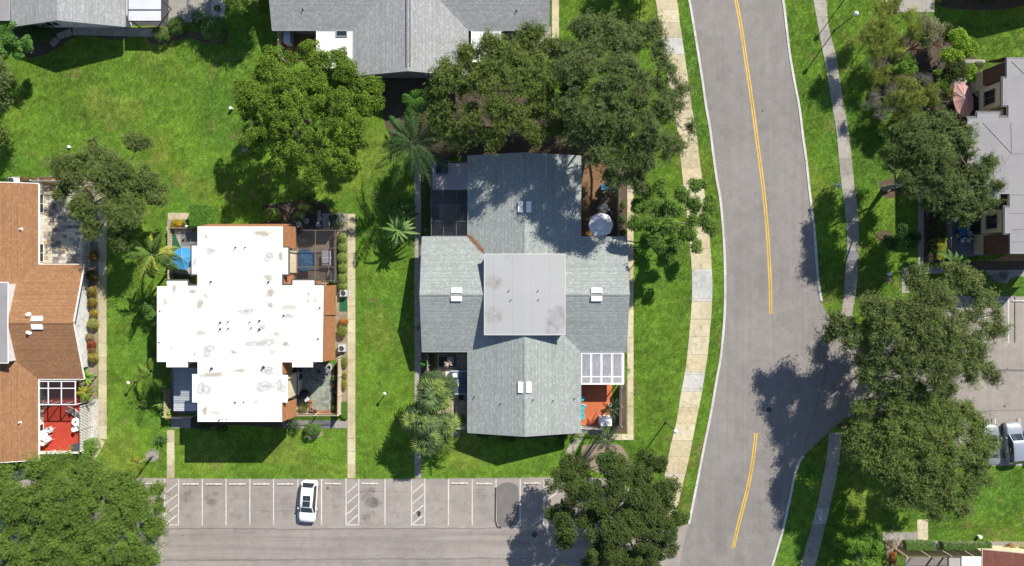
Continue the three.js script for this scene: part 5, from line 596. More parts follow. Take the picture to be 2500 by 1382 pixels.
palm('green_plant', 'fresh green plant at the top of the fan palm clump fence', 1037, 886, 0.9, 'blade', 20, 24, { len: 0.7, wide: 0.18, mats: [leafMat('fresh_leaf', 0.06, 0.2, 0.03)], category: 'plant', r: 0.05 });
palm('yellow_rosette', 'yellow-green rosette plant at the fence corner below the corrugated roof', 408, 1013, 1.0, 'blade', 22, 25, { len: 0.7, wide: 0.13, mats: lime, category: 'plant', r: 0.05 });
palm('strap_plant', 'long thin strap leaves beside the corrugated patio roof', 395, 985, 1.2, 'blade', 14, 26, { len: 1.0, wide: 0.09, mats: [leafMat('areca', 0.2, 0.32, 0.05)], category: 'plant', r: 0.05 });
palm('spiky_plant', 'small dark spiky plant at the wall of the left wing of the middle house', 1022, 800, 0.5, 'blade', 16, 27, { len: 0.6, wide: 0.06, mats: [feather[1]], category: 'plant', r: 0.05 });
palm('spiky_plant', 'small bright spiky plant under the bottom eave of the middle house', 1345, 1072, 0.4, 'blade', 18, 28, { len: 0.6, wide: 0.06, mats: [leafMat('areca', 0.2, 0.32, 0.05)], category: 'plant', r: 0.05 });
palm('strap_plant', 'dark shrubby strap plant under the lower eave beside the diagonal path', 1408, 1066, 0.5, 'blade', 20, 29, { len: 0.7, wide: 0.08, mats: [leafMat('areca', 0.2, 0.32, 0.05), feather[0]], category: 'plant', r: 0.05 });
palm('spiky_plant', 'dark plant on the lawn beside the bottom left garden path', 392, 1072, 0.5, 'blade', 18, 30, { len: 0.7, wide: 0.14, mats: [feather[0]], category: 'plant', r: 0.05 });

// shrubs and hedges
shrub('round_bush', 'clipped round bush on the lawn below the green tiled patio', 'bright', [[763, 1049, 21, 17, 1.5]], 51, { size: 0.42, dense: 1.3, leaf: [0.085, 0.19, 0.03], category: 'bush' });
shrub('round_bush', 'large egg-shaped clipped bush at the patio of the top left house', 'green', [[520, 69, 29, 32, 2.2]], 52, { size: 0.45, dense: 1.4, leaf: [0.11, 0.22, 0.045], category: 'bush' });
shrub('round_bush', 'oval clipped bush left of the largest one, top left', 'green', [[431, 62, 20, 21, 1.8]], 53, { size: 0.45, dense: 1.4, leaf: [0.10, 0.2, 0.045], category: 'bush' });
shrub('round_bush', 'lowest clipped bush of the three, over the mulch edge, top left', 'green', [[394, 83, 23, 18, 1.6]], 54, { size: 0.45, dense: 1.4, leaf: [0.11, 0.21, 0.045], category: 'bush' });
shrub('leafy_shrub', 'dark spreading shrub left of the egg-shaped bush', 'gloss', [[484, 45, 18, 18, 1.3], [494, 58, 10, 10, 1]], 55, { size: 0.5 });
shrub('leafy_shrub', 'tiny round shrub on the white gravel of the top left patio', 'gloss', [[530, 20, 8, 8, 0.7]], 56, { size: 0.35 });
shrub('leafy_shrub', 'low dark shrub under the gable of the top left house', 'gloss', [[118, 68, 16, 12, 1.2], [95, 85, 30, 16, 1.4], [75, 75, 24, 14, 1.4]], 57, { size: 0.55 });
shrub('hedge', 'tall clipped green hedge block above the white roofed house', 'bright', [[490, 528, 21, 26, 1.7]], 58, { size: 0.42, boxy: true, dense: 2.2, leaf: [0.10, 0.235, 0.03], category: 'hedge' });
shrub('hedge', 'variegated hedge row along the screened patio of the white house', 'rosette', [[836, 582, 9, 12, 1.1], [836, 605, 10, 13, 1.1], [836, 630, 11, 14, 1.2], [836, 655, 10, 14, 1.1], [836, 680, 10, 14, 1.1], [836, 700, 11, 9, 1.0]], 59, { size: 0.5, dense: 1.5, leaf: [0.2, 0.28, 0.06], category: 'hedge' });
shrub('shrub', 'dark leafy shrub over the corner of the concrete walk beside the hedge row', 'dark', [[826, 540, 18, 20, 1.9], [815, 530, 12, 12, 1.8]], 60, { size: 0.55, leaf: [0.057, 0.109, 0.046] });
shrub('shrub', 'fresh green bush above the roof of the white house', 'bright', [[660, 524, 24, 16, 1.7], [640, 530, 14, 12, 1.4]], 61, { size: 0.5 });
shrub('shrub', 'dark shrub beside the stepping stones above the screened patio', 'dark', [[745, 500, 24, 22, 2.2], [765, 510, 16, 16, 1.8], [730, 530, 14, 14, 1.4]], 62, { size: 0.6 });
const crotonPal = [[0.3, 0.2, 0.02], [0.12, 0.14, 0.02], [0.22, 0.09, 0.02], [0.3, 0.26, 0.06], [0.08, 0.11, 0.02]], yellowPal = [[0.62, 0.40, 0.02], [0.5, 0.34, 0.03], [0.3, 0.3, 0.03]], redPal = [[0.4, 0.04, 0.03], [0.25, 0.09, 0.03], [0.12, 0.12, 0.03]], orangePal = [[0.55, 0.16, 0.02], [0.4, 0.2, 0.03], [0.15, 0.16, 0.03]], greenPal = [[0.1, 0.2, 0.03], [0.18, 0.22, 0.04], [0.26, 0.24, 0.06]];
shrub('croton', 'bright yellow shrub in the corner above the blue parasol', 'gloss', [[432, 545, 14, 9, 0.9], [424, 550, 8, 6, 0.8]], 63, { size: 0.42, palette: yellowPal, dense: 1.5 });
shrub('croton', 'brown leafy shrub between the yellow shrub and the white lamp globe', 'gloss', [[450, 550, 8, 6, 0.7]], 64, { size: 0.4, palette: [[0.2, 0.12, 0.06], [0.12, 0.12, 0.05]] });
[[224, 672, 12, 13, 1.3, 'dark shrub, topmost in the bed along the white gable', [[0.1, 0.11, 0.02], [0.2, 0.15, 0.03]]], [224, 712, 11, 12, 1.1, 'olive croton, second from the top along the white gable', crotonPal], [224, 738, 10, 12, 1.0, 'yellow-brown croton, third from the top along the white gable', crotonPal], [228, 765, 8, 9, 0.9, 'golden croton right above the round variegated bush', [[0.42, 0.33, 0.04], [0.25, 0.2, 0.04]]], [225, 791, 13, 13, 1.1, 'round variegated yellow bush facing the ridge of the tan house', [[0.27, 0.32, 0.075], [0.16, 0.2, 0.04], [0.4, 0.38, 0.14]]], [218, 824, 9, 9, 0.9, 'thin pale croton above the red plant by the white gable', [[0.3, 0.25, 0.15], [0.2, 0.14, 0.04]]], [223, 840, 10, 9, 0.9, 'scarlet leaved plant by the white gable of the tan house', redPal], [224, 856, 8, 8, 0.8, 'reddish brown croton below the scarlet plant', [[0.25, 0.1, 0.04], [0.14, 0.12, 0.03]]], [226, 873, 12, 11, 1.0, 'round golden croton at the lower end of the white gable', [[0.36, 0.32, 0.07], [0.2, 0.18, 0.04]]], [228, 625, 10, 12, 1.2, 'orange tinted shrub beside the slatted fence of the stone patio', [[0.3, 0.16, 0.02], [0.12, 0.12, 0.03]]]].forEach(([x, y, rx, ry, h, l, p], i) => shrub('croton', l, 'rosette', [[x, y, rx, ry, h]], 70 + i, { size: 0.42, palette: p, dense: 1.5 }));
shrub('croton', 'rusty shrub along the top eave of the tan house', 'rosette', [[62, 438, 14, 6, 0.9], [80, 438, 8, 5, 0.8]], 81, { size: 0.4, palette: [[0.22, 0.12, 0.05], [0.12, 0.1, 0.04]] });
shrub('croton', 'orange and green shrub at the top corner of the stone patio', 'rosette', [[118, 444, 18, 8, 1.0]], 82, { size: 0.42, palette: [[0.4, 0.2, 0.04], [0.15, 0.17, 0.04], [0.35, 0.12, 0.04]] });
shrub('croton', 'orange flowering shrub on the bed right of the white house', 'gloss', [[838, 786, 12, 8, 0.8]], 83, { size: 0.4, palette: orangePal, dense: 1.4 });
shrub('croton', 'yellow-green shrub just below the orange flowers', 'rosette', [[834, 810, 11, 14, 0.9]], 84, { size: 0.42, palette: greenPal, dense: 1.4 });
shrub('shrub', 'small green shrub below the lower air conditioner', 'rosette', [[840, 884, 9, 12, 0.8]], 85, { size: 0.42, palette: greenPal });
shrub('shrub', 'yellow leafed creeper along the outside of the tan patio fence', 'rosette', [[842, 915, 5, 10, 0.7], [840, 938, 5, 12, 0.7]], 86, { size: 0.38, palette: [[0.4, 0.36, 0.05], [0.15, 0.2, 0.04]] });
shrub('shrub', 'red-brown plants along the inside of the tan patio fence', 'gloss', [[818, 905, 5, 12, 0.8], [818, 940, 5, 16, 0.8], [818, 975, 5, 16, 0.8]], 87, { size: 0.4, palette: [[0.12, 0.03, 0.03], [0.06, 0.03, 0.02]] });
shrub('shrub', 'small yellow-green plant halfway along the green tiled patio', 'rosette', [[816, 922, 5, 8, 0.9]], 88, { size: 0.38, palette: greenPal });
shrub('shrub', 'yellow-green plant in the brick planter corner of the tiled patio', 'rosette', [[818, 996, 7, 8, 0.8]], 89, { size: 0.4, palette: greenPal });
shrub('shrub', 'pale green herb in the soil bed beside the brick planter edge', 'wispy', [[738, 1000, 9, 9, 0.6], [748, 985, 6, 7, 0.5]], 90, { size: 0.5, palette: [[0.16, 0.2, 0.05]] });
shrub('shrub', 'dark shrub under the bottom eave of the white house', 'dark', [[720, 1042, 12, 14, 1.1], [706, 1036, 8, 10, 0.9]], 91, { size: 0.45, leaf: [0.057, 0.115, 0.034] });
shrub('hedge', 'low strip of green ground cover between the tan fence and the path', 'bright', [[841, 1002, 6, 20, 0.35]], 92, { size: 0.32, boxy: true, dense: 2, category: 'hedge', leaf: [0.10, 0.22, 0.03] });
shrub('hedge', 'clipped wedge-shaped hedge beside the white slatted fence of the red patio', 'bright', [[222, 1086, 13, 12, 1.4], [213, 1098, 10, 12, 1.4], [207, 1112, 8, 14, 1.3]], 93, { size: 0.42, boxy: true, dense: 2.2, leaf: [0.13, 0.26, 0.04], category: 'hedge' });
shrub('leafy_shrub', 'round-leaved green shrub on the left wall of the white house', 'rosette', [[362, 748, 18, 22, 2.2], [368, 770, 14, 14, 2.0], [372, 735, 10, 12, 2.2]], 94, { size: 0.6, leaf: [0.1, 0.21, 0.04] });
shrub('leafy_shrub', 'dark plants in the planting strip beside the blue parasol', 'rosette', [[440, 678, 14, 8, 0.9], [455, 680, 10, 7, 0.9], [425, 675, 8, 8, 0.8]], 95, { size: 0.45, leaf: [0.081, 0.138, 0.034] });
shrub('leafy_shrub', 'dark shrub growing through the left wall foot of the middle house screen', 'gloss', [[1040, 470, 12, 20, 1.4], [1042, 520, 10, 30, 1.3], [1044, 560, 10, 14, 1.4]], 96, { size: 0.5 });
shrub('leafy_shrub', 'low green bushes with orange tips between the right fence and the path', 'bright', [[1522, 500, 6, 10, 0.7], [1521, 535, 7, 14, 0.9], [1522, 570, 7, 12, 0.8]], 97, { size: 0.4, leaf: [0.057, 0.138, 0.023] });
shrub('hedge', 'yellow-green clipped hedge inside the garden of the grey roofed house', 'bright', [[2292, 607, 10, 24, 1.6]], 98, { size: 0.42, boxy: true, dense: 2.2, leaf: [0.26, 0.31, 0.03], category: 'hedge' });
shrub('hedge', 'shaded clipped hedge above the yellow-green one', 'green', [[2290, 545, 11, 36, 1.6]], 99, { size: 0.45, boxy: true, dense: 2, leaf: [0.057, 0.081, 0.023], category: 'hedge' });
shrub('hedge', 'left clipped hedge over the slatted fence at the bottom right', 'bright', [[2245, 1331, 34, 9, 0.9]], 100, { size: 0.42, boxy: true, dense: 2.2, leaf: [0.11, 0.22, 0.045], category: 'hedge' });
shrub('hedge', 'right clipped hedge over the slatted fence at the bottom right', 'bright', [[2358, 1332, 58, 8, 0.85]], 101, { size: 0.42, boxy: true, dense: 2, leaf: [0.10, 0.2, 0.04], category: 'hedge' });
shrub('croton', 'orange leaved shrub outside the slatted fence corner at the bottom right', 'gloss', [[2180, 1362, 6, 18, 1.2], [2178, 1385, 6, 12, 1.2]], 102, { size: 0.4, palette: [[0.5, 0.2, 0.03], [0.35, 0.13, 0.03]] });
shrub('shrub', 'dry tan shrub at the end of the concrete walk, bottom right', 'bare', [[2178, 1328, 12, 10, 0.8]], 103, { size: 0.4, palette: [[0.4, 0.3, 0.22], [0.25, 0.2, 0.14]] });
shrub('shrub', 'orange flower bush beside the hedge end at the bottom right', 'gloss', [[2470, 1334, 8, 6, 0.8], [2455, 1340, 10, 6, 0.7]], 104, { size: 0.38, palette: [[0.6, 0.3, 0.03], [0.1, 0.2, 0.03]] });
shrub('round_bush', 'lime round bush at the bottom right picture edge', 'bright', [[2498, 1345, 12, 14, 1.2]], 105, { size: 0.42, leaf: [0.172, 0.253, 0.023], category: 'bush' });
shrub('shrub', 'dark undergrowth below the big trees above the middle house', 'dark', [[1060, 320, 20, 16, 1.2], [1100, 365, 22, 12, 1.2], [1180, 350, 20, 10, 1.0], [1000, 310, 14, 12, 1]], 106, { size: 0.55 });
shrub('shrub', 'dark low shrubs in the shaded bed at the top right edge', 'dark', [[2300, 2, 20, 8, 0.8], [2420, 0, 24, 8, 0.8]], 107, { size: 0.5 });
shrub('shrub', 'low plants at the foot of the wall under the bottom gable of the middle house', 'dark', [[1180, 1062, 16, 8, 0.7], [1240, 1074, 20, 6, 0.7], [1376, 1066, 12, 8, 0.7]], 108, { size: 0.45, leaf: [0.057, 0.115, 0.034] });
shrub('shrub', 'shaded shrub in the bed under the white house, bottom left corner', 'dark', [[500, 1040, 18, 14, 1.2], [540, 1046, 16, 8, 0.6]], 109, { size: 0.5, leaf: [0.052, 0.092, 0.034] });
shrub('shrub', 'dead white twig pile in the gravel bed beside the grey roofed house', 'bare', [[2440, 678, 22, 8, 0.35], [2455, 670, 12, 8, 0.3]], 110, { size: 0.5, palette: [[0.4, 0.4, 0.42], [0.25, 0.25, 0.27]], category: 'twig pile' });
shrub('leafy_shrub', 'small mounded shrub under the brown skirt beside the top right path', 'green', [[2390, 158, 12, 8, 1.0]], 111, { size: 0.42, leaf: [0.115, 0.138, 0.046] });
// ---------- patios: floors, covers, fences ----------
function patioFloor(name, pts, m, y = 0.03) { noGrass(pxs(pts)); const g = structGroup(name); mesh('floor_slab', slab(pxs(pts), -0.05, y), m, g); return g; }
// tiles laid in courses over a rectangle (px); sizes in metres
function tileCourses(g, x0, y0, x1, y1, mats, sizes, row, seed, y = 0.03, gap = 0.012) {
  const R = rng(seed), [ax, az] = P(x0, y0), [bx, bz] = P(x1, y1); let n = 0;
  for (let z = az; z < bz - 0.05; z += row) for (let x = ax - R() * 0.3; x < bx - 0.05;) { const w = sizes[(R() * sizes.length) | 0], a = Math.max(ax, x), b = Math.min(bx, x + w), d = Math.min(row, bz - z); if (b - a > 0.08) { mesh('tile', box(b - a - gap, 0.03, d - gap, (a + b) / 2, y + 0.012 + R() * 0.006, z + d / 2), mats[(R() * mats.length) | 0], g); n++; } x += w; }
  return n;
}
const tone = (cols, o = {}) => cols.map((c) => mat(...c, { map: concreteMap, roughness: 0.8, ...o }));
{ const g = patioFloor('patio', [[92, 447], [206, 447], [206, 645], [92, 645]], M.soilPale, 0.02); tileCourses(g, 100, 450, 204, 643, tone([[0.66, 0.6, 0.48], [0.7, 0.64, 0.5], [0.62, 0.56, 0.45], [0.68, 0.6, 0.46], [0.64, 0.58, 0.46], [0.5, 0.36, 0.2], [0.22, 0.2, 0.19], [0.4, 0.36, 0.32], [0.3, 0.28, 0.27]]), [0.4, 0.5, 0.6, 0.75], 0.36, 3); }
{ const g = patioFloor('patio', [[724, 885], [812, 885], [812, 1010], [724, 1010]], M.concreteDark, 0.02); tileCourses(g, 726, 887, 811, 1004, tone([[0.29, 0.33, 0.26], [0.32, 0.36, 0.29], [0.26, 0.3, 0.25], [0.34, 0.36, 0.28], [0.25, 0.27, 0.23]]), [0.32, 0.33], 0.325, 5); }
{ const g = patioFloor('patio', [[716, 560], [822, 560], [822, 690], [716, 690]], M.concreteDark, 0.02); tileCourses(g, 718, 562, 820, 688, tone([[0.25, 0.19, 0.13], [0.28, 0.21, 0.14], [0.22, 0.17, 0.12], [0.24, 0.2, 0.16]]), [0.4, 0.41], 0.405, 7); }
patioFloor('patio', [[420, 560], [470, 560], [470, 690], [420, 690]], M.concreteDim[2], 0.03); patioFloor('patio', [[442, 566], [484, 566], [484, 600], [442, 600]], M.concreteDark, 0.045);
struct('turf_mat', sheet(pxs([[421, 562], [424, 562], [434, 586], [442, 604], [440, 640], [424, 668], [420, 650]]), 0.052), M.turf);
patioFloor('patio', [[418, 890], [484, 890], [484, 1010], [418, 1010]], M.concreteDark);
patioFloor('patio', [[92, 930], [196, 930], [196, 1102], [92, 1102]], M.patioRed, 0.05);
patioFloor('patio', [[1416, 935], [1494, 935], [1494, 1038], [1416, 1038]], M.patioOrange, 0.05);
{ const g = struct('patio_joint', merge([ribbon(pxs([[1417, 985], [1490, 986]]), 0.03, 0.053), ribbon(pxs([[1417, 1012], [1488, 1013]]), 0.03, 0.053), ribbon(pxs([[1455, 965], [1456, 1035]]), 0.03, 0.0535)]), mat(0.35, 0.09, 0.035)); }
patioFloor('patio', [[1416, 395], [1508, 395], [1508, 578], [1416, 578]], M.patioBrown, 0.03);
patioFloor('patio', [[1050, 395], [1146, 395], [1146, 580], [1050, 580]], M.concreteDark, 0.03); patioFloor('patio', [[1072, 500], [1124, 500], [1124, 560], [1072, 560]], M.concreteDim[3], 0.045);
patioFloor('patio', [[686, 66], [774, 66], [774, 150], [686, 150]], M.patioBrown, 0.03); patioFloor('patio', [[1150, 66], [1345, 66], [1345, 140], [1150, 140]], M.concreteDim[1], 0.03);
patioFloor('patio', [[412, -40], [550, -40], [550, 30], [540, 58], [412, 52]], M.concreteDim[1], 0.03); struct('gravel', sheet(pxs([[520, -20], [548, -20], [552, 20], [536, 56], [512, 50]]), 0.036), M.gravel);
patioFloor('patio', [[308, -40], [411, -40], [411, 62], [308, 62]], tone([[0.07, 0.07, 0.08]])[0], 0.028); patioFloor('patio', [[2312, 490], [2410, 490], [2410, 625], [2312, 625]], tone([[0.16, 0.17, 0.19]])[0], 0.03); patioFloor('patio', [[2330, 190], [2408, 190], [2408, 285], [2330, 285]], M.concreteDim[1], 0.03);
patioFloor('patio', [[2208, 1358], [2400, 1356], [2400, 1440], [2208, 1440]], tone([[0.26, 0.23, 0.21]])[0], 0.03);
for (const [x, y] of [[740, 527], [750, 540], [778, 520], [780, 535], [777, 550], [730, 548]]) { const R = rng(x * y), p = smooth(Array.from({ length: 8 }, (_, i) => [x + Math.cos(i / 8 * 6.283) * (5 + 3 * R()), y + Math.sin(i / 8 * 6.283) * (6 + 4 * R())]).concat([[x + 6, y]]), 16); const g = thing('stepping_stone', ['pale flat stone above the screened patio, left edge of the group', 'pale stone in the middle of the stepping stones', 'pale stone farthest from the screened patio', 'right-hand pale stone halfway down the group', 'right-hand pale stone nearest the screened patio', 'left stone touching the brown skirt corner'][[740, 750, 778, 780, 777, 730].indexOf(x)], 'stepping stone', [P(x, y)[0], 0, P(x, y)[1]]); mesh('stone', slab(pxs(p).map((q) => [q[0] - P(x, y)[0], q[1] - P(x, y)[1]]), -0.02, 0.05), M.concreteGrey[1], g); }
// flagstones: crazy paving cells cut by nearest-seed lines
{ const g = patioFloor('patio', [[1066, 862], [1146, 862], [1146, 1052], [1066, 1052]], tone([[0.2, 0.165, 0.125]])[0], 0.02), R = rng(19), cols = tone([[0.5, 0.4, 0.28], [0.55, 0.44, 0.3], [0.46, 0.37, 0.27], [0.58, 0.47, 0.33]]), seeds = [];
  const [ax, az] = P(1068, 864), [bx, bz] = P(1144, 1050), n = 7, m2 = 15; for (let i = 0; i < n; i++) for (let j = 0; j < m2; j++) seeds.push([lerp(ax, bx, (i + 0.15 + 0.7 * R()) / n), lerp(az, bz, (j + 0.15 + 0.7 * R()) / m2)]);
  for (const s of seeds) { let poly = [[ax, az], [bx, az], [bx, bz], [ax, bz]]; for (const o of seeds) { const dx = o[0] - s[0], dz = o[1] - s[1], l = Math.hypot(dx, dz); if (o === s || l > 2.4) continue; const mx = (o[0] + s[0]) / 2 - dx / l * 0.022, mz = (o[1] + s[1]) / 2 - dz / l * 0.022, f = (p) => (p[0] - mx) * dx + (p[1] - mz) * dz, out = []; poly.forEach((p, i) => { const q = poly[(i + 1) % poly.length], a = f(p), b = f(q); if (a <= 0) out.push(p); if (a * b < 0) out.push([lerp(p[0], q[0], a / (a - b)), lerp(p[1], q[1], a / (a - b))]); }); poly = out; if (poly.length < 3) break; } if (poly.length > 2) mesh('flagstone', slab(poly, 0.0, 0.05 + 0.012 * R()), cols[(R() * 4) | 0], g); } }
// brick planter edge and its soil
{ const g = thing('brick_planter', 'low L-shaped brick planter edge in the tiled patio corner', 'planter', [...(() => { const p = P(760, 1004); return [p[0], 0, p[1]]; })()]), o = P(760, 1004), R = rng(3), bm = tone([[0.48, 0.17, 0.08], [0.42, 0.14, 0.07], [0.52, 0.2, 0.1]]); const run = (x0, y0, x1, y1) => { const a = P(x0, y0), b = P(x1, y1), l = Math.hypot(b[0] - a[0], b[1] - a[1]), n = Math.round(l / 0.21), an = Math.atan2(-(b[1] - a[1]), b[0] - a[0]); for (let i = 0; i < n; i++) { const t = (i + 0.5) / n; mesh('brick', box(l / n - 0.012, 0.26 + 0.01 * R(), 0.22, lerp(a[0], b[0], t) - o[0], 0.13, lerp(a[1], b[1], t) - o[1], an), bm[(R() * 3) | 0], g); } }; run(748, 979, 764, 979); run(760, 983, 760, 1006); run(763, 1004, 812, 1004); struct('soil', sheet(pxs([[730, 983], [758, 983], [758, 1008], [728, 1008]]), 0.07), M.soilPale); }

// a fence: posts, two rails and every slat a part
function fence(name, label, a, b, h, m, o = {}) {
  const A = P(...a), B2 = P(...b), l = Math.hypot(B2[0] - A[0], B2[1] - A[1]), t = thing(name, label, 'fence', [A[0], 0, A[1]], Math.atan2(-(B2[1] - A[1]), B2[0] - A[0])), pitch = o.pitch ?? 0.17, n = Math.max(2, Math.round(l / pitch)), w = o.slat ?? 0.13, R = rng(a[0] * 3 + a[1]);
  const sg = [0, 1, 2].map((k) => box(w, h * (0.985 + 0.012 * k), 0.022)), capped = o.cap;
  for (let i = 0; i < n; i++) { const s = mesh('slat', sg[(R() * 3) | 0], m, t); s.position.set((i + 0.5) * l / n, h / 2 + 0.02, (o.tilt ? 0 : 0.022)); s.rotation.y = o.tilt ?? 0; s.rotation.z = (R() - 0.5) * 0.01; }
  for (const y of [0.3, h - 0.25]) mesh('rail', box(l, 0.08, 0.04, l / 2, y, o.tilt ? 0 : -0.012), m, t);
  for (let x = 0; x <= l + 0.01; x += l / Math.max(1, Math.round(l / 2.3))) mesh('post', box(0.1, h + 0.1, 0.1, x, h / 2 + 0.05, -0.075), m, t);
  if (capped) mesh('cap_rail', box(l, 0.04, 0.14, l / 2, h + 0.045, 0), m, t);
  return t;
}
fence('slatted_fence', 'tan slatted fence along the right side of the green tiled patio', [835, 868], [833, 1008], 1.75, M.fenceTan, { tilt: 0.75, slat: 0.19, pitch: 0.2 }); fence('slatted_fence', 'tan slatted fence along the bottom of the green tiled patio', [726, 1009], [833, 1008], 1.75, M.fenceTan, { tilt: 0.75, slat: 0.19, pitch: 0.2 });
fence('white_fence', 'tall white slatted fence along the right side of the red patio', [221, 985], [221, 1092], 1.95, M.fenceWhite, { tilt: 1.15, slat: 0.17, pitch: 0.17 }); fence('white_fence', 'white board fence along the bottom of the red patio', [92, 1101], [221, 1099], 1.5, M.fenceWhite, { pitch: 0.16 });
fence('white_fence', 'white slatted fence beside the stone patio of the tan house', [221, 590], [221, 668], 1.9, M.fenceWhite, { tilt: 1.15, slat: 0.17, pitch: 0.19 }); fence('white_fence', 'white slatted fence at the top of the stone patio', [100, 447], [208, 447], 1.8, M.fenceWhite, { tilt: 0.8, slat: 0.17, pitch: 0.18 });
fence('scalloped_fence', 'pale fence on the left of the blue parasol patio', [418, 690], [418, 560], 0.85, M.fenceTan, { tilt: 0.7, slat: 0.15, pitch: 0.18 }); fence('scalloped_fence', 'pale fence on the top of the blue parasol patio', [418, 558], [481, 558], 0.85, M.fenceTan, { tilt: 0.7, slat: 0.15, pitch: 0.18 });
fence('slatted_fence', 'pale fence beside the corrugated patio roof', [417, 1012], [417, 950], 1.6, M.fenceTan, { tilt: 0.7, slat: 0.15, pitch: 0.18 }); fence('slatted_fence', 'pale fence below the corrugated patio roof', [419, 1015], [478, 1015], 1.4, M.fenceTan, { tilt: 0.7, slat: 0.15, pitch: 0.18 });
fence('slatted_fence', 'grey slatted fence between the brown patio and the right path', [1506, 400], [1506, 582], 1.7, M.fenceGrey, { tilt: 0.8, slat: 0.17, pitch: 0.19 }); fence('white_fence', 'white slatted fence below the orange patio', [1416, 1040], [1466, 1042], 1.6, M.fenceWhite, { tilt: 0.8, slat: 0.17, pitch: 0.2 });
fence('slatted_fence', 'grey slatted fence between the orange patio palms and the mulch strip', [1512, 940], [1512, 1036], 1.6, M.fenceGrey, { tilt: 0.8, slat: 0.15, pitch: 0.18 }); fence('slatted_fence', 'pale fence at the left of the flagstone patio', [1047, 960], [1047, 864], 1.6, M.fenceGrey, { tilt: 0.8, slat: 0.15, pitch: 0.18 }); fence('slatted_fence', 'white scalloped fence at the bottom of the flagstone patio', [1084, 1042], [1134, 1040], 1.5, M.fenceWhite, { tilt: 0.8, slat: 0.15, pitch: 0.18 });
fence('slatted_fence', 'grey slatted fence at the top of the covered patio of the middle house', [1098, 400], [1142, 400], 1.6, M.fenceGrey, { tilt: 0.8, slat: 0.15, pitch: 0.18 }); fence('slatted_fence', 'tan slatted fence on the left of the top house patio', [688, 72], [694, 150], 1.8, M.fenceTan, { tilt: 1.0, slat: 0.16, pitch: 0.2 });
fence('slatted_fence', 'pale scalloped fence left of the dark patio of the grey roofed house', [2302, 625], [2302, 500], 1.6, M.fenceGrey, { tilt: 0.8, slat: 0.15, pitch: 0.18 }); fence('slatted_fence', 'yellowish slatted fence along the top of the bottom right patio', [2186, 1341], [2398, 1341], 2.3, M.fenceYellow, { tilt: 0.95, slat: 0.2, pitch: 0.21 }); fence('slatted_fence', 'yellowish slatted fence along the left of the bottom right patio', [2186, 1343], [2186, 1420], 2.3, M.fenceYellow, { tilt: 0.95, slat: 0.2, pitch: 0.21 });
fence('dark_fence', 'dark fence at the top of the screened patio of the white house', [724, 561], [820, 561], 1.8, M.frameDark, { pitch: 0.2, slat: 0.19 }); fence('dark_fence', 'dark fence on the right of the screened patio of the white house', [822, 563], [822, 690], 1.2, M.frameBronze, { pitch: 0.2, slat: 0.19 });

// flat patio covers: deck panels on beams and posts
function cover(name, label, x0, y0, x1, y1, h, m, o = {}) {
  const [ax, az] = P(x0, y0, h), [bx, bz] = P(x1, y1, h), w = bx - ax, d = bz - az, t = thing(name, label, 'patio roof', [ax, 0, az]), n = o.panels ?? 4, across = o.across ?? false; noGrass([[ax, az], [bx, az], [bx, bz], [ax, bz]]);
  for (let i = 0; i < n; i++) { const g = across ? box(w, 0.09, d / n - 0.012, w / 2, h, (i + 0.5) * d / n) : box(w / n - 0.012, 0.09, d, (i + 0.5) * w / n, h, d / 2); mesh('roof_panel', g, Array.isArray(m) ? m[i % m.length] : m, t); }
  for (const [bw, bd, x, z] of [[w + 0.1, 0.09, w / 2, -0.03], [w + 0.1, 0.09, w / 2, d + 0.03], [0.09, d, -0.03, d / 2], [0.09, d, w + 0.03, d / 2]]) mesh('edge_beam', box(bw, 0.16, bd, x, h - 0.01, z), o.edge ?? M.trimWhite, t);
  for (const [x, z] of [[0.1, 0.1], [w - 0.1, 0.1], [0.1, d - 0.1], [w - 0.1, d - 0.1]]) mesh('post', box(0.09, h - 0.06, 0.09, x, (h - 0.06) / 2, z), o.edge ?? M.trimWhite, t);
  return t;
}
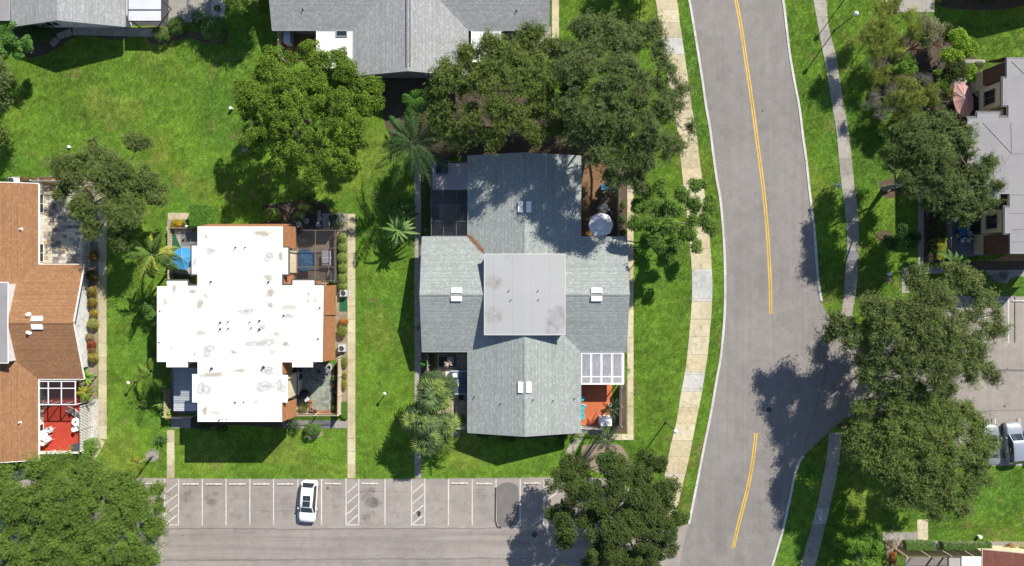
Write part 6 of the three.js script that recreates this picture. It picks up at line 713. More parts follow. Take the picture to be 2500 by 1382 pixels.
{ // the white membrane cover with brushed-on sealant strokes
  const c = document.createElement('canvas'); c.width = 512; c.height = 400; const g = c.getContext('2d'), R = rng(8); g.fillStyle = '#84848a'; g.fillRect(0, 0, 512, 400); for (let i = 0; i < 900; i++) { g.fillStyle = `rgba(${R() < 0.5 ? '225,225,230' : '130,130,136'},0.07)`; g.fillRect(R() * 512, R() * 400, 3 + R() * 16, 20 + R() * 110); }
  g.fillStyle = 'rgba(240,240,242,.8)'; for (const x of [4, 116, 240, 370, 496]) for (let y = 0; y < 400; y += 3) { const w = 8 + R() * 11; g.fillRect(x - w / 2, y, w, 3.4); } for (const y of [4, 306, 396]) for (let x = 0; x < 512; x += 3) { const w = 9 + R() * 10; g.fillRect(x, y - w / 2, 3.4, w); } for (let i = 0; i < 500; i++) { g.fillStyle = 'rgba(240,240,235,.3)'; g.fillRect(R() * 512, 310 + R() * 90, 2 + R() * 8, 2 + R() * 5); } for (let i = 0; i < 90; i++) { g.fillStyle = 'rgba(150,145,120,.25)'; g.fillRect(R() * 512, 330 + R() * 66, 3 + R() * 12, 2 + R() * 7); }
  const tx = canvasTexture(c), m = new THREE.MeshStandardMaterial({ map: tx, color: C(0.82, 0.82, 0.82), roughness: 0.7 }), t = cover('patio_roof', 'white patio roof with brushed sealant strokes over the orange patio', 1419, 862, 1522, 937, 2.45, m, { panels: 4 }); const w = P(1522, 0, 2.45)[0] - P(1419, 0, 2.45)[0], d = P(0, 937, 2.45)[1] - P(0, 862, 2.45)[1];
  t.children.filter((o) => o.name === 'roof_panel').forEach((o) => { const p = o.geometry.attributes.position, uv = o.geometry.attributes.uv; for (let i = 0; i < p.count; i++) uv.setXY(i, p.getX(i) / w, 1 - p.getZ(i) / d); }); for (let i = 1; i < 4; i++) mesh('seam_rib', box(0.07, 0.02, d, i * w / 4, 2.45 + 0.055, d / 2), M.membraneWhite, t);
}
cover('patio_roof', 'plain grey patio roof beside the tall dark palm', 1058, 401, 1141, 461, 2.45, M.membraneDark, { panels: 3, edge: M.trimGrey }); cover('patio_roof', 'white patio roof with a small skylight under the yellow-green tree', 774, 70, 861, 165, 2.5, mat(0.8, 0.79, 0.75, { map: membraneMap }), { panels: 3 }); cover('patio_roof', 'crinkled white patio roof beside the olive tree at the top', 1152, 71, 1222, 150, 2.5, M.membraneWhite, { panels: 3, across: true });
{ const p = P(834, 82, 2.62), t = thing('roof_hatch', 'small dark skylight on the white patio roof at the top', 'skylight', [p[0], 2.545, p[1]]); mesh('curb', merge([box(1.25, 0.14, 0.08, 0, 0.07, -0.31), box(1.25, 0.14, 0.08, 0, 0.07, 0.31), box(0.08, 0.14, 0.54, -0.585, 0.07, 0), box(0.08, 0.14, 0.54, 0.585, 0.07, 0)]), M.trimGrey, t); mesh('pane', box(1.08, 0.03, 0.53, 0, 0.1, 0), M.glass, t); }
{ const t = cover('patio_roof', 'two-panel shiny white metal patio roof at the top left house', 314, -2, 394, 51, 2.5, mat(0.62, 0.64, 0.68, { map: membraneMap, roughness: 0.5 }), { panels: 2, across: true, edge: M.trimDark }); mesh('middle_beam', box(3.6, 0.05, 0.13, 1.8, 2.56, 1.2), M.trimDark, t); for (let i = 0; i < 6; i++) mesh('rivet', cyl(0.03, 0.03, 0.02, 0.3 + i * 0.6, 2.54, 2.1, 8), M.metalDark, t); }
cover('patio_roof', 'grey flat patio roof at the top left corner', -60, -40, 23, 49, 2.5, M.membraneDark, { panels: 4, edge: M.trimGrey }); cover('patio_roof', 'brown flat patio roof left of the red tiled house at the bottom right', 2316, 1361, 2349, 1440, 2.4, mat(0.4, 0.37, 0.33, { map: membraneMap }), { panels: 2, edge: M.trimDark }); cover('patio_roof', 'white patio roof against the red tiled house at the bottom right', 2349, 1361, 2397, 1440, 2.5, M.membraneWhite, { panels: 2 });
{ // corrugated sheets: real waves
  const h = 2.4, [ax, az] = P(424, 898, h), [bx, bz] = P(480, 1003, h), w = bx - ax, d = bz - az, t = thing('corrugated_roof', 'corrugated grey metal patio roof at the bottom left of the white house', 'patio roof', [ax, 0, az]); const R = rng(4), ms = [[0.42, 0.45, 0.5], [0.47, 0.5, 0.55], [0.38, 0.41, 0.46], [0.62, 0.64, 0.67]].map((c) => mat(...c, { roughness: 0.55, metalness: 0.15, map: speckle })), n = 12;
  for (let k = 0; k < n; k++) { const pos = [], sh = d / n, seg = 8; for (let i = 0; i < seg; i++) { const f = (u) => { const ph = u * 2; return (Math.cos(ph * 6.283) > 0.3 ? 0.035 : 0) + k * 0.0005; }, z0 = k * sh + i * sh / seg, z1 = z0 + sh / seg, y0 = h + f(i / seg), y1 = h + f((i + 1) / seg); pos.push(0, y0, z0, 0, y1, z1, w, y1, z1, 0, y0, z0, w, y1, z1, w, y0, z0); } mesh('metal_sheet', worldUV(tris(pos)), k > 9 ? ms[3] : ms[(R() * 3) | 0], t).material.side = THREE.DoubleSide; }
  mesh('edge_beam', box(w, 0.14, 0.08, w / 2, h - 0.08, d - 0.05), M.trimDark, t); mesh('edge_beam', box(0.08, 0.14, d - 0.12, 0.06, h - 0.08, d / 2), M.trimDark, t); for (const z of [0.2, d - 0.2]) mesh('post', box(0.09, h - 0.15, 0.09, 0.08, (h - 0.15) / 2, z), M.trimDark, t); noGrass([[ax, az], [bx, az], [bx, bz], [ax, bz]]); }
// screened enclosures: beams, posts and dark mesh panels
function screenRoom(name, label, x0, y0, x1, y1, h, xs, ys, fm, th = 0.07) {
  const [ax, az] = P(x0, y0, h), [bx, bz] = P(x1, y1, h), w = bx - ax, d = bz - az, t = thing(name, label, 'screen enclosure', [ax, 0, az]), X = [0, ...xs.map((x) => P(x, 0, h)[0] - ax), w], Z = [0, ...ys.map((y) => P(0, y, h)[1] - az), d];
  for (const x of X) mesh('roof_beam', box(th, 0.09, d, x, h, d / 2), fm, t); for (const z of Z) for (let i = 0; i + 1 < X.length; i++) mesh('roof_beam', box(X[i + 1] - X[i] - th, 0.075, th, (X[i] + X[i + 1]) / 2, h, z), fm, t);
  for (let i = 0; i + 1 < X.length; i++) for (let k = 0; k + 1 < Z.length; k++) mesh('screen_panel', sheet([[X[i] + th / 2, Z[k] + th / 2], [X[i + 1] - th / 2, Z[k] + th / 2], [X[i + 1] - th / 2, Z[k + 1] - th / 2], [X[i] + th / 2, Z[k + 1] - th / 2]], h - 0.01), M.screen, t);
  for (const x of X) for (const z of [0, d]) mesh('post', box(th, h - 0.05, th, x, (h - 0.05) / 2, z), fm, t);
  return t;
}
screenRoom('screen_enclosure', 'dark framed screen enclosure over the covered blue parasol', 719, 562, 820, 686, 2.6, [770], [606, 652], M.frameBronze); screenRoom('screen_enclosure', 'white framed screen enclosure at the top of the red patio', 92, 931, 184, 988, 2.5, [118, 150], [948], M.frameWhite, 0.08); screenRoom('screen_enclosure', 'grey framed screen enclosure left of the shaded roof of the middle house', 1053, 464, 1142, 576, 2.5, [1083, 1114], [500, 540], mat(0.11, 0.115, 0.11), 0.05);

// ---------- furniture and fittings ----------
function parasol(name, label, px, py, h, r, cloth, n = 8, o = {}) { // an open parasol: every panel a part, ribs, pole, finial
  const p = P(px, py, h), t = thing(name, label, 'parasol', [p[0], 0, p[1]], o.turn ?? 0.2), rise = o.rise ?? r * 0.32, sx = o.sx ?? 1, sz = o.sz ?? 1;
  for (let i = 0; i < n; i++) { const a0 = i / n * 6.28319, a1 = (i + 1) / n * 6.28319, q = [], seg = 4, pt = (f, a, e) => { const rr = r * f, sag = -0.05 * Math.sin(e * Math.PI) * f; return [Math.cos(a) * rr * sx * (1 - 0.05 * Math.sin(e * Math.PI) * f), h + rise * (1 - f) - rise * 0.16 * Math.sin(f * Math.PI) + sag, Math.sin(a) * rr * sz * (1 - 0.05 * Math.sin(e * Math.PI) * f)]; };
    for (let k = 0; k < seg; k++) for (let j = 0; j < 4; j++) { const f0 = k / seg, f1 = (k + 1) / seg, e0 = j / 4, e1 = (j + 1) / 4, A = pt(f0, lerp(a0, a1, e0), e0), B3 = pt(f1, lerp(a0, a1, e0), e0), C3 = pt(f1, lerp(a0, a1, e1), e1), D = pt(f0, lerp(a0, a1, e1), e1); q.push(...A, ...C3, ...B3); if (k) q.push(...A, ...D, ...C3); }
    const g = worldUV(tris(q)); mesh('canopy_panel', g, cloth, t); mesh('rib', bar([0, h + rise - 0.03, 0], [Math.cos(a0) * r * sx, h - 0.02, Math.sin(a0) * r * sz], 0.014, 0.01, 4), M.metalGrey, t); }
  if (o.tier) for (let i = 0; i < n; i++) { const a0 = i / n * 6.28319, a1 = (i + 1) / n * 6.28319, q = [], f = o.tier; q.push(0, h + rise + 0.16, 0, Math.cos(a1) * r * f, h + rise * (1 - f) + 0.1, Math.sin(a1) * r * f, Math.cos(a0) * r * f, h + rise * (1 - f) + 0.1, Math.sin(a0) * r * f); mesh('vent_panel', worldUV(tris(q)), cloth, t); }
  mesh('pole', cyl(0.022, 0.022, h + rise - 0.05, 0, 0, 0, 8), M.metalGrey, t); mesh('finial', cyl(0.03, 0.012, 0.12, 0, h + rise + (o.tier ? 0.14 : -0.02), 0, 8), M.metalGrey, t); mesh('base', cyl(0.26, 0.2, 0.1, 0, 0.03, 0, 14), M.metalDark, t); return t;
}
const dbl = (m) => { m.side = THREE.DoubleSide; return m; }; [M.clothBlue, M.clothNavy, M.clothWhite, M.clothPink, M.clothGreen].forEach(dbl);
parasol('parasol', 'open bright blue parasol at the left of the white roofed house', 447, 631, 2.3, 1.28, M.clothBlue, 8, { turn: 0.15 }); parasol('parasol', 'dark blue parasol under the screen enclosure of the white house', 743, 635, 2.0, 1.25, M.clothNavy, 8, { turn: 0.4, rise: 0.25 }); parasol('parasol', 'white two-tiered parasol on the brown patio', 1467, 549, 2.4, 1.37, M.clothWhite, 8, { turn: 0.05, tier: 0.45 }); parasol('parasol', 'large oblong pink parasol beside the brown shingle skirt', 2352, 243, 2.5, 1.5, M.clothPink, 10, { turn: 0.2, sx: 0.75, sz: 1.35 });
for (const [x, y, w] of [[100, 972, 'upper'], [99, 997, 'lower']]) { const p = P(x, y, 1.5), t = thing('closed_parasol', `${w} dark green folded parasol beside the tan roof`, 'parasol', [p[0], 0, p[1]]); const g = []; for (let i = 0; i < 8; i++) { const a = i / 8 * 6.283, c = 0.42 - (w === 'lower' ? 0.1 : 0); g.push(0, 1.95, 0, Math.cos(a + 0.5) * c * 0.55, 1.35, Math.sin(a + 0.5) * c * 0.55, Math.cos(a) * c, 1.2, Math.sin(a) * c, 0, 1.95, 0, Math.cos(a + 0.78) * c, 1.2, Math.sin(a + 0.78) * c, Math.cos(a + 0.5) * c * 0.55, 1.35, Math.sin(a + 0.5) * c * 0.55); } mesh('folded_cloth', tris(g), M.clothGreen, t); mesh('pole', cyl(0.02, 0.02, 1.95, 0, 0, 0, 8), M.metalGrey, t); mesh('base', cyl(0.22, 0.18, 0.1, 0, 0.05, 0, 12), M.metalDark, t); }
function roundTable(name, label, px, py, r, h, m, o = {}) { const p = P(px, py, h), t = thing(name, label, 'table', [p[0], o.y ?? 0.04, p[1]]); mesh('tabletop', cyl(r, r, 0.035, 0, h - 0.035, 0, 28), m, t); const rim = new THREE.TorusGeometry(r, 0.025, 6, 32); rim.rotateX(Math.PI / 2); rim.translate(0, h - 0.018, 0); mesh('rim', rim, o.rim ?? m, t); for (let i = 0; i < 4; i++) { const a = i * 1.5708 + 0.4; mesh('leg', bar([Math.cos(a) * r * 0.35, h - 0.03, Math.sin(a) * r * 0.35], [Math.cos(a) * r * 0.8, 0, Math.sin(a) * r * 0.8], 0.022, 0.02, 6), o.rim ?? m, t); } if (o.centre) mesh('centre_disc', cyl(r * 0.3, r * 0.3, 0.03, 0, h + 0.003, 0, 20), o.centre, t); if (o.ring) { const g2 = new THREE.TorusGeometry(r * 0.62, 0.02, 5, 28); g2.rotateX(Math.PI / 2); g2.translate(0, h + 0.004, 0); mesh('ring', g2, o.ring, t); } return t; }
function chair(label, px, py, turn, frame, seat, group, round = true) { // a patio chair facing +z when turn is 0
  const p = P(px, py, 0.6), t = thing('patio_chair', label, 'chair', [p[0], 0.05, p[1]], turn, group), f = [], arc = (y, r, a0, a1, z0) => { let q; for (let i = 0; i <= 8; i++) { const a = lerp(a0, a1, i / 8), c = [Math.cos(a) * r, y, Math.sin(a) * r + z0]; if (q) f.push(bar(q, c, 0.016, 0.016, 5)); q = c; } };
  mesh('seat', round ? cyl(0.24, 0.25, 0.04, 0, 0.4, 0.02, 18) : rbox(0.5, 0.05, 0.48, 0.02, 0, 0.42, 0.02), seat, t); const bg = []; for (let i = 0; i < 8; i++) { const a0 = Math.PI + 0.35 + i / 8 * 2.44, a1 = a0 + 0.305, r0 = 0.27, r1 = 0.31, q = (a, r, y) => [Math.cos(a) * r, y, Math.sin(a) * r]; const A = q(a0, r0, 0.46), B3 = q(a1, r0, 0.46), C3 = q(a1, r1, 0.84), D = q(a0, r1, 0.84); bg.push(...A, ...B3, ...C3, ...A, ...C3, ...D); } mesh('backrest', tris(bg), dbl(seat), t); arc(0.64, 0.3, Math.PI - 0.5, 2 * Math.PI + 0.5, 0); arc(0.85, 0.315, Math.PI + 0.3, 2 * Math.PI - 0.3, 0); mesh('arm_frame', merge(f), frame, t);
  for (const [x, z] of [[-0.22, -0.2], [0.22, -0.2], [-0.24, 0.22], [0.24, 0.22]]) mesh('leg', bar([x, 0.62, z], [x * 1.08, 0, z * 1.1], 0.016, 0.014, 6), frame, t); return t; }
const meshGrey = mat(0.16, 0.165, 0.165, { roughness: 0.8 });
roundTable('round_table', 'grey round table with a dark centre disc on the green tiled patio', 778, 907, 0.78, 0.74, mat(0.2, 0.195, 0.19, { map: speckle }), { centre: M.coverBlack, rim: M.metalGrey });
[[762, 920, 0.9, 'left-hand grey chair below the grey round table'], [775, 926, 0.05, 'grey chair straight below the grey round table'], [791, 921, -0.7, 'right-hand grey chair below the grey round table'], [759, 900, 1.7, 'grey chair left of the grey round table under the roof edge'], [799, 905, -1.7, 'pale grey chair right of the grey round table']].forEach(([x, y, a, l], i) => chair(l, x, y, a + Math.PI, M.metalGrey, meshGrey, 'chairs round the grey patio table'));
chair('pale wire chair farthest right on the green tiled patio', 803, 897, -1.2, M.plasticWhite, meshGrey, 'chairs round the grey patio table');
roundTable('round_table', 'white ringed round table against the tan roof on the red patio', 105, 1063, 0.55, 0.72, M.plasticWhite, { ring: mat(0.5, 0.45, 0.35) });
[[118, 1051, -2.2, 'white round chair above right of the white ringed table'], [118, 1072, -1.0, 'white round chair below right of the white ringed table'], [108, 1080, -0.2, 'white round chair below the white ringed table'], [122, 1049, -2.0, 'outer white chair at the top right of the white ringed table']].forEach(([x, y, a, l]) => chair(l, x, y, a + Math.PI, M.plasticWhite, M.plasticWhite, 'white chairs on the red patio'));
roundTable('round_table', 'white oval table beside the white fence of the red patio', 185, 1030, 0.44, 0.62, M.plasticWhite, { centre: meshGrey }); chair('white round chair below the white oval table on the red patio', 185, 1047, 1.6, M.plasticWhite, M.plasticWhite, 'white chairs on the red patio'); chair('white chair pushed against the white fence', 192, 1043, -1.6, M.plasticWhite, M.plasticWhite, 'white chairs on the red patio');
{ const p = P(183, 1008, 0.4), t = thing('sun_lounger', 'white framed lounge chair with dark webbing on the red patio', 'lounger', [p[0], 0.05, p[1]], 0.85); mesh('seat', rbox(0.55, 0.04, 0.75, 0.015, 0, 0.34, 0.1), meshGrey, t); mesh('backrest', rbox(0.55, 0.04, 0.75, 0.015, 0, 0.55, -0.58, 0, -0.65), meshGrey, t); mesh('footrest', rbox(0.5, 0.05, 0.42, 0.015, 0, 0.33, 0.78), meshGrey, t); for (const s of [-1, 1]) { mesh('side_rail', merge([bar([s * 0.3, 0.36, 1.0], [s * 0.3, 0.36, -0.3], 0.025), bar([s * 0.3, 0.36, -0.3], [s * 0.3, 0.8, -0.9], 0.025)]), M.plasticWhite, t); for (const z of [0.9, -0.25]) mesh('leg', cyl(0.02, 0.02, 0.34, s * 0.3, 0, z, 6), M.plasticWhite, t); } mesh('cross_rail', merge([bar([-0.3, 0.36, 1.0], [0.3, 0.36, 1.0], 0.025), bar([-0.3, 0.8, -0.9], [0.3, 0.8, -0.9], 0.025)]), M.plasticWhite, t); }
// boxes and chests with lids
function chest(name, label, cat, px, py, w, h, d, m, turn = 0, lid = m, y = 0.05) { const p = P(px, py, h), t = thing(name, label, cat, [p[0], y, p[1]], turn); mesh('body', rbox(w, h - 0.06, d, 0.03, 0, (h - 0.06) / 2, 0), m, t); mesh('lid', rbox(w + 0.05, 0.07, d + 0.05, 0.025, 0, h - 0.03, 0), lid, t); mesh('handle', box(0.2, 0.03, 0.03, 0, h - 0.09, d / 2 + 0.035), M.metalDark, t); return t; }
chest('storage_box', 'grey deck box in the corner of the red patio', 'storage box', 185, 1092, 0.95, 0.62, 0.65, M.plasticDark); chest('storage_box', 'large white storage box at the corner of the orange patio', 'storage box', 1479, 1029, 1.3, 1.35, 1.0, M.plasticWhite, 0, mat(0.62, 0.63, 0.66, { roughness: 0.5 })); chest('storage_box', 'dark cabinet at the bottom right of the screened patio', 'storage box', 813, 675, 0.75, 0.8, 1.15, M.plasticDark); chest('storage_box', 'dark box in the upper left of the screened patio', 'storage box', 742, 579, 1.15, 0.9, 0.85, M.coverBlack);
chest('storage_box', 'pale cabinet on the dark patio of the top house', 'storage box', 700, 88, 0.7, 1.5, 1.4, M.plasticGrey); chest('storage_box', 'blue covered box under the tree on the brown patio', 'storage box', 1479, 457, 1.05, 0.8, 0.6, M.clothNavy); chest('storage_box', 'dark window-like box on the grey patio roof corner by the dark palm', 'skylight', 1084, 417, 1.2, 0.3, 1.35, M.frameDark, 0, M.glass, 2.5);
{ const p = P(797, 630, 0.8), t = thing('patio_table', 'long grey table with a white bar across it in the screened patio', 'table', [p[0], 0.04, p[1]]); for (const s of [-1, 1]) mesh('tabletop', box(1.0, 0.05, 0.8, 0, 0.78, s * 0.43), M.plasticGrey, t); mesh('cross_bar', box(1.15, 0.06, 0.08, 0.02, 0.83, 0), M.plasticWhite, t); for (const [x, z] of [[-0.42, -0.7], [0.42, -0.7], [-0.42, 0.7], [0.42, 0.7]]) mesh('leg', box(0.06, 0.76, 0.06, x, 0.38, z), M.metalGrey, t); }
{ const p = P(1120, 934, 0.9), t = thing('hot_tub', 'covered dark blue hot tub on the flagstone patio', 'hot tub', [p[0], 0.05, p[1]]), nav = mat(0.045, 0.075, 0.12, { roughness: 0.6, map: fabricMap }); mesh('shell', rbox(2.0, 0.8, 2.7, 0.12, 0, 0.4, 0), mat(0.1, 0.11, 0.13), t); for (const s of [-1, 1]) mesh('cover', rbox(2.05, 0.1, 1.36, 0.045, 0, 0.85, s * 0.69), nav, t); for (const s of [-1, 1]) mesh('edge_band', rbox(2.06, 0.06, 0.16, 0.02, 0, 0.905, s * 1.28), mat(0.25, 0.3, 0.36), t); mesh('step', rbox(0.5, 0.4, 0.9, 0.03, -1.3, 0.2, -0.6), M.plasticWhite, t); }
chest('side_table', 'white side table on the hot tub corner', 'table', 1112, 914, 0.45, 0.5, 0.4, M.plasticWhite, 0.1, M.plasticWhite, 0.95); { const p = P(1119, 932, 1), t = thing('garland', 'small yellow ornament lying on the hot tub cover', 'ornament', [p[0], 0.96, p[1]]); const g = new THREE.TorusGeometry(0.16, 0.025, 6, 18); g.rotateX(Math.PI / 2); g.translate(0, 0.03, 0); mesh('ring', g, M.plasticWhite, t); mesh('flowers', merge([0, 1, 2, 3].map((i) => { const s = new THREE.IcosahedronGeometry(0.07, 1); s.translate(-0.05 + 0.05 * (i % 2), 0.06, 0.25 + 0.09 * i); return s; })), mat(0.5, 0.42, 0.12), t); }
{ const p = P(1092, 883, 0.6), t = thing('raised_planter', 'dark rectangular planter box at the top of the flagstone patio', 'planter', [p[0], 0.05, p[1]]); mesh('side', merge([box(2.0, 0.55, 0.08, 0, 0.28, -0.6), box(2.0, 0.55, 0.08, 0, 0.28, 0.6), box(0.08, 0.55, 1.12, -0.96, 0.28, 0), box(0.08, 0.55, 1.12, 0.96, 0.28, 0)]), M.frameBronze, t); mesh('soil', box(1.84, 0.06, 1.12, 0, 0.42, 0), M.coverBlack, t); }
chest('paving_block', 'pale square stone slab lying on the dark planter', 'stone', 1101, 877, 0.75, 0.12, 0.65, M.concreteDim[2], 0.04, M.concreteDim[2], 0.6);
{ const p = P(1126, 970, 0.5), t = thing('dark_stool', 'black cushion stool below the hot tub', 'stool', [p[0], 0.05, p[1]]); mesh('cushion', rbox(0.55, 0.12, 0.62, 0.05, 0, 0.45, 0), M.coverBlack, t); for (const [x, z] of [[-0.2, -0.24], [0.2, -0.24], [-0.2, 0.24], [0.2, 0.24]]) mesh('leg', cyl(0.02, 0.02, 0.4, x, 0, z, 6), M.metalDark, t); }
{ const p = P(737, 966, 1.1), t = thing('covered_grill', 'barbecue under a black cover on the green tiled patio', 'grill', [p[0], 0.05, p[1]], 0.5); const pr = [[0.5, 0], [0.52, 0.5], [0.5, 0.85], [0.42, 1.02], [0.25, 1.12], [0, 1.15]].map((q) => new THREE.Vector2(...q)), g = new THREE.LatheGeometry(pr, 14); g.scale(1.2, 1, 0.95); mesh('cover', g, M.coverBlack, t); mesh('side_shelf', rbox(0.55, 0.05, 0.5, 0.02, 0.15, 0.72, 0.6), M.plasticGrey, t); }
{ const p = P(724, 935, 2.1), t = thing('awning', 'rolled dark awning along the sliding door of the green tiled patio', 'awning', [p[0], 0, p[1]]); mesh('roll', bar([0.18, 2.1, -1.3], [0.18, 2.1, 1.3], 0.08, 0.08, 8), M.plasticGrey, t); mesh('canopy', plate([new THREE.Vector3(-0.4, 2.25, -1.3), new THREE.Vector3(0.12, 2.12, -1.3), new THREE.Vector3(0.12, 2.12, 1.3), new THREE.Vector3(-0.4, 2.25, 1.3)], 0.03, UZ, UX), M.coverBlack, t); mesh('arm', bar([0.18, 2.08, 1.25], [-0.35, 1.6, 1.25], 0.025), M.metalGrey, t); mesh('arm', bar([0.18, 2.08, -1.25], [-0.35, 1.6, -1.25], 0.025), M.metalGrey, t); }
// air conditioners: ribbed case, round fan guard
function acUnit(label, px, py, turn = 0) { const h = 0.8, p = P(px, py, h), t = thing('air_conditioner', label, 'air conditioner', [p[0], 0, p[1]], turn); mesh('pad', box(1.0, 0.08, 1.0, 0, 0.04, 0), M.concreteDim[2], t); mesh('case', rbox(0.76, 0.66, 0.76, 0.04, 0, 0.41, 0), M.plasticGrey, t); const r1 = new THREE.TorusGeometry(0.3, 0.025, 6, 24); r1.rotateX(Math.PI / 2); r1.translate(0, 0.75, 0); mesh('guard_ring', r1, M.metalGrey, t); mesh('fan_well', cyl(0.29, 0.29, 0.012, 0, 0.741, 0, 22), M.coverBlack, t); const bl = []; for (let i = 0; i < 4; i++) bl.push(box(0.25, 0.012, 0.09, 0.13, 0, 0, 0, 0.3)); bl.forEach((g, i) => { g.rotateY(i * 1.5708); g.translate(0, 0.765, 0); }); mesh('fan', merge(bl), M.plasticDark, t); for (let i = -2; i <= 2; i++) mesh('louvre', box(0.7, 0.02, 0.012, 0, 0.25 + (i + 2) * 0.09, 0.386), M.metalDark, t); return t; }
acUnit('upper air conditioner beside the tan skirt of the white house', 837, 716); acUnit('lower air conditioner beside the tan skirt of the white house', 833, 851); acUnit('air conditioner at the top eave of the tan house', 26, 440);
chest('utility_box', 'grey utility cabinet at the edge of the yellow-green tree on the lawn', 'utility box', 598, 360, 0.5, 0.7, 0.95, mat(0.22, 0.27, 0.3)); chest('utility_box', 'small white utility marker on the lawn near the yellow-green tree', 'utility box', 562, 263, 0.22, 0.6, 0.24, M.plasticWhite, 0.5, M.plasticWhite, 0); chest('utility_box', 'small white capped post on the lawn near the right sidewalk', 'utility box', 2174, 669, 0.26, 0.5, 0.26, M.plasticWhite, 0.6, M.plasticWhite, 0); chest('utility_box', 'small white lid on the lawn above the dark olive tree', 'utility box', 167, 358, 0.2, 0.3, 0.25, M.plasticWhite, 0.2, M.plasticWhite, 0); chest('utility_box', 'white garden ornament on the gravel strip by the hedge, bottom right', 'ornament', 2395, 1312, 0.3, 0.5, 0.26, M.plasticWhite, 0.4, M.plasticWhite, 0); chest('door_mat', 'green mat beside the upper air conditioner', 'mat', 838, 744, 0.85, 0.03, 1.5, M.turf, 0, M.turf, 0); chest('storage_box', 'white unit next to the air conditioner at the top eave', 'utility box', 40, 440, 0.7, 0.6, 0.35, M.plasticWhite, 0, M.plasticWhite, 0);
{ const p = P(459, 553, 1.2), t = thing('globe_lamp', 'white globe lamp at the fence above the blue parasol', 'lamp', [p[0], 0, p[1]]); const g = new THREE.SphereGeometry(0.14, 16, 12); g.translate(0, 1.62, 0); mesh('globe', g, M.plasticWhite, t); mesh('post', cyl(0.03, 0.03, 1.5, 0, 0, 0, 8), M.metalDark, t); }
for (const [x, y, l, m] of [[770, 1003, 'dark metal pot on the brick planter corner', M.metalDark], [762, 999, 'terracotta pot on the brick planter corner', M.terracotta], [1489, 988, 'white flower pot at the edge of the orange patio', M.plasticWhite], [735, 681, 'small dark pot on the screened patio floor', M.plasticDark]]) { const p = P(x, y, 0.3), g = new THREE.LatheGeometry([[0, 0], [0.13, 0], [0.18, 0.28], [0.2, 0.3], [0.2, 0.34], [0.165, 0.34], [0.15, 0.27], [0, 0.27]].map((q) => new THREE.Vector2(...q)), 16), t = thing('flower_pot', l, 'pot', [p[0], x < 771 && x > 755 ? 0.27 : 0.05, p[1]]); mesh('pot', g, m, t); mesh('soil', cyl(0.15, 0.15, 0.01, 0, 0.272, 0, 14), M.coverBlack, t); }
for (const [x, y, a, l] of [[1421, 973, 1.3, 'topmost turquoise chair against the wall of the orange patio'], [1424, 993, 1.0, 'turquoise and white striped chair on the orange patio'], [1421, 1006, 1.6, 'third turquoise chair down on the orange patio'], [1422, 1018, 1.6, 'lowest turquoise chair on the orange patio']]) chair(l, x, y, a, l.includes('striped') ? M.plasticWhite : M.plasticTeal, M.plasticTeal, 'turquoise chairs on the orange patio', false);
// dark dining set in the shade of the brown patio
roundTable('round_table', 'dark round dining table above the white parasol', 1471, 507, 0.62, 0.74, M.metalDark); for (const [x, y, a, l] of [[1464, 486, 2.9, 'dark chair above the dark dining table'], [1491, 512, -1.7, 'dark chair right of the dark dining table'], [1449, 503, 1.6, 'dark chair left of the dark dining table'], [1486, 522, -0.9, 'dark chair with a pale seat below the dark dining table'], [1484, 488, -2.4, 'dark chair at the upper right of the dark dining table']]) chair(l, x, y, a, M.metalDark, M.plasticDark, 'dark chairs on the brown patio');
for (const [x, y, a, l, s] of [[2318, 540, 0.4, 'white striped chair in the dark patio of the grey roofed house', M.plasticWhite], [2334, 534, 0.9, 'white chair beside the striped one under the oak', M.plasticWhite], [2341, 574, 0.1, 'tan cushioned chair on the dark patio', mat(0.4, 0.32, 0.18)], [2352, 586, 0.1, 'left grey cushioned chair on the dark patio', M.plasticGrey], [2366, 586, -0.1, 'right grey cushioned chair on the dark patio', M.plasticGrey]]) chair(l, x, y, a, s === M.plasticWhite ? s : M.metalDark, s, 'chairs on the dark patio', false);
chest('patio_table', 'navy table in the dark patio of the grey roofed house', 'table', 2355, 566, 1.2, 0.7, 0.8, M.clothNavy, 0.2, M.clothNavy); { const p = P(2375, 569, 1.4), t = thing('bird_bath', 'pale scalloped bird bath at the wall of the dark patio', 'bird bath', [p[0], 0, p[1]]), g = new THREE.LatheGeometry([[0, 0], [0.2, 0], [0.12, 0.1], [0.07, 0.6], [0.1, 0.72], [0.36, 0.86], [0.34, 0.88], [0.1, 0.78], [0, 0.77]].map((q) => new THREE.Vector2(...q)), 12); mesh('basin', g, M.concreteDim[2], t); }
chest('utility_box', 'pale condenser against the cream wall above the pink parasol', 'air conditioner', 2388, 212, 0.7, 0.8, 0.9, M.plasticGrey);
{ const p = P(2165, 462), t = thing('tree_stump', 'cut palm stump with a fallen log in the mulch ring by the right sidewalk', 'stump', [p[0], 0, p[1]]); mesh('stump', merge([cyl(0.42, 0.34, 0.35, 0, 0, 0, 12)]), M.bark, t); mesh('log', bar([0.2, 0.25, -0.1], [2.2, 0.35, -0.5], 0.2, 0.16, 9), M.barkPalm, t); const R = rng(6); mesh('dead_frond', merge(Array.from({ length: 14 }, () => { const a = R() * 6.3; return bar([0, 0.35, 0], [Math.cos(a) * (0.5 + 0.5 * R()), 0.1, Math.sin(a) * (0.5 + 0.5 * R())], 0.03, 0.008, 4); })), mat(0.25, 0.18, 0.15), t); }
{ const p = P(372, 1112), t = thing('bed_ring', 'round concrete edging ring around the young leaning palm', 'edging', [p[0], 0, p[1]]), g = new THREE.TorusGeometry(0.72, 0.05, 6, 26); g.rotateX(Math.PI / 2); g.translate(0, 0.03, 0); mesh('ring', g, M.concreteDim[0], t); }
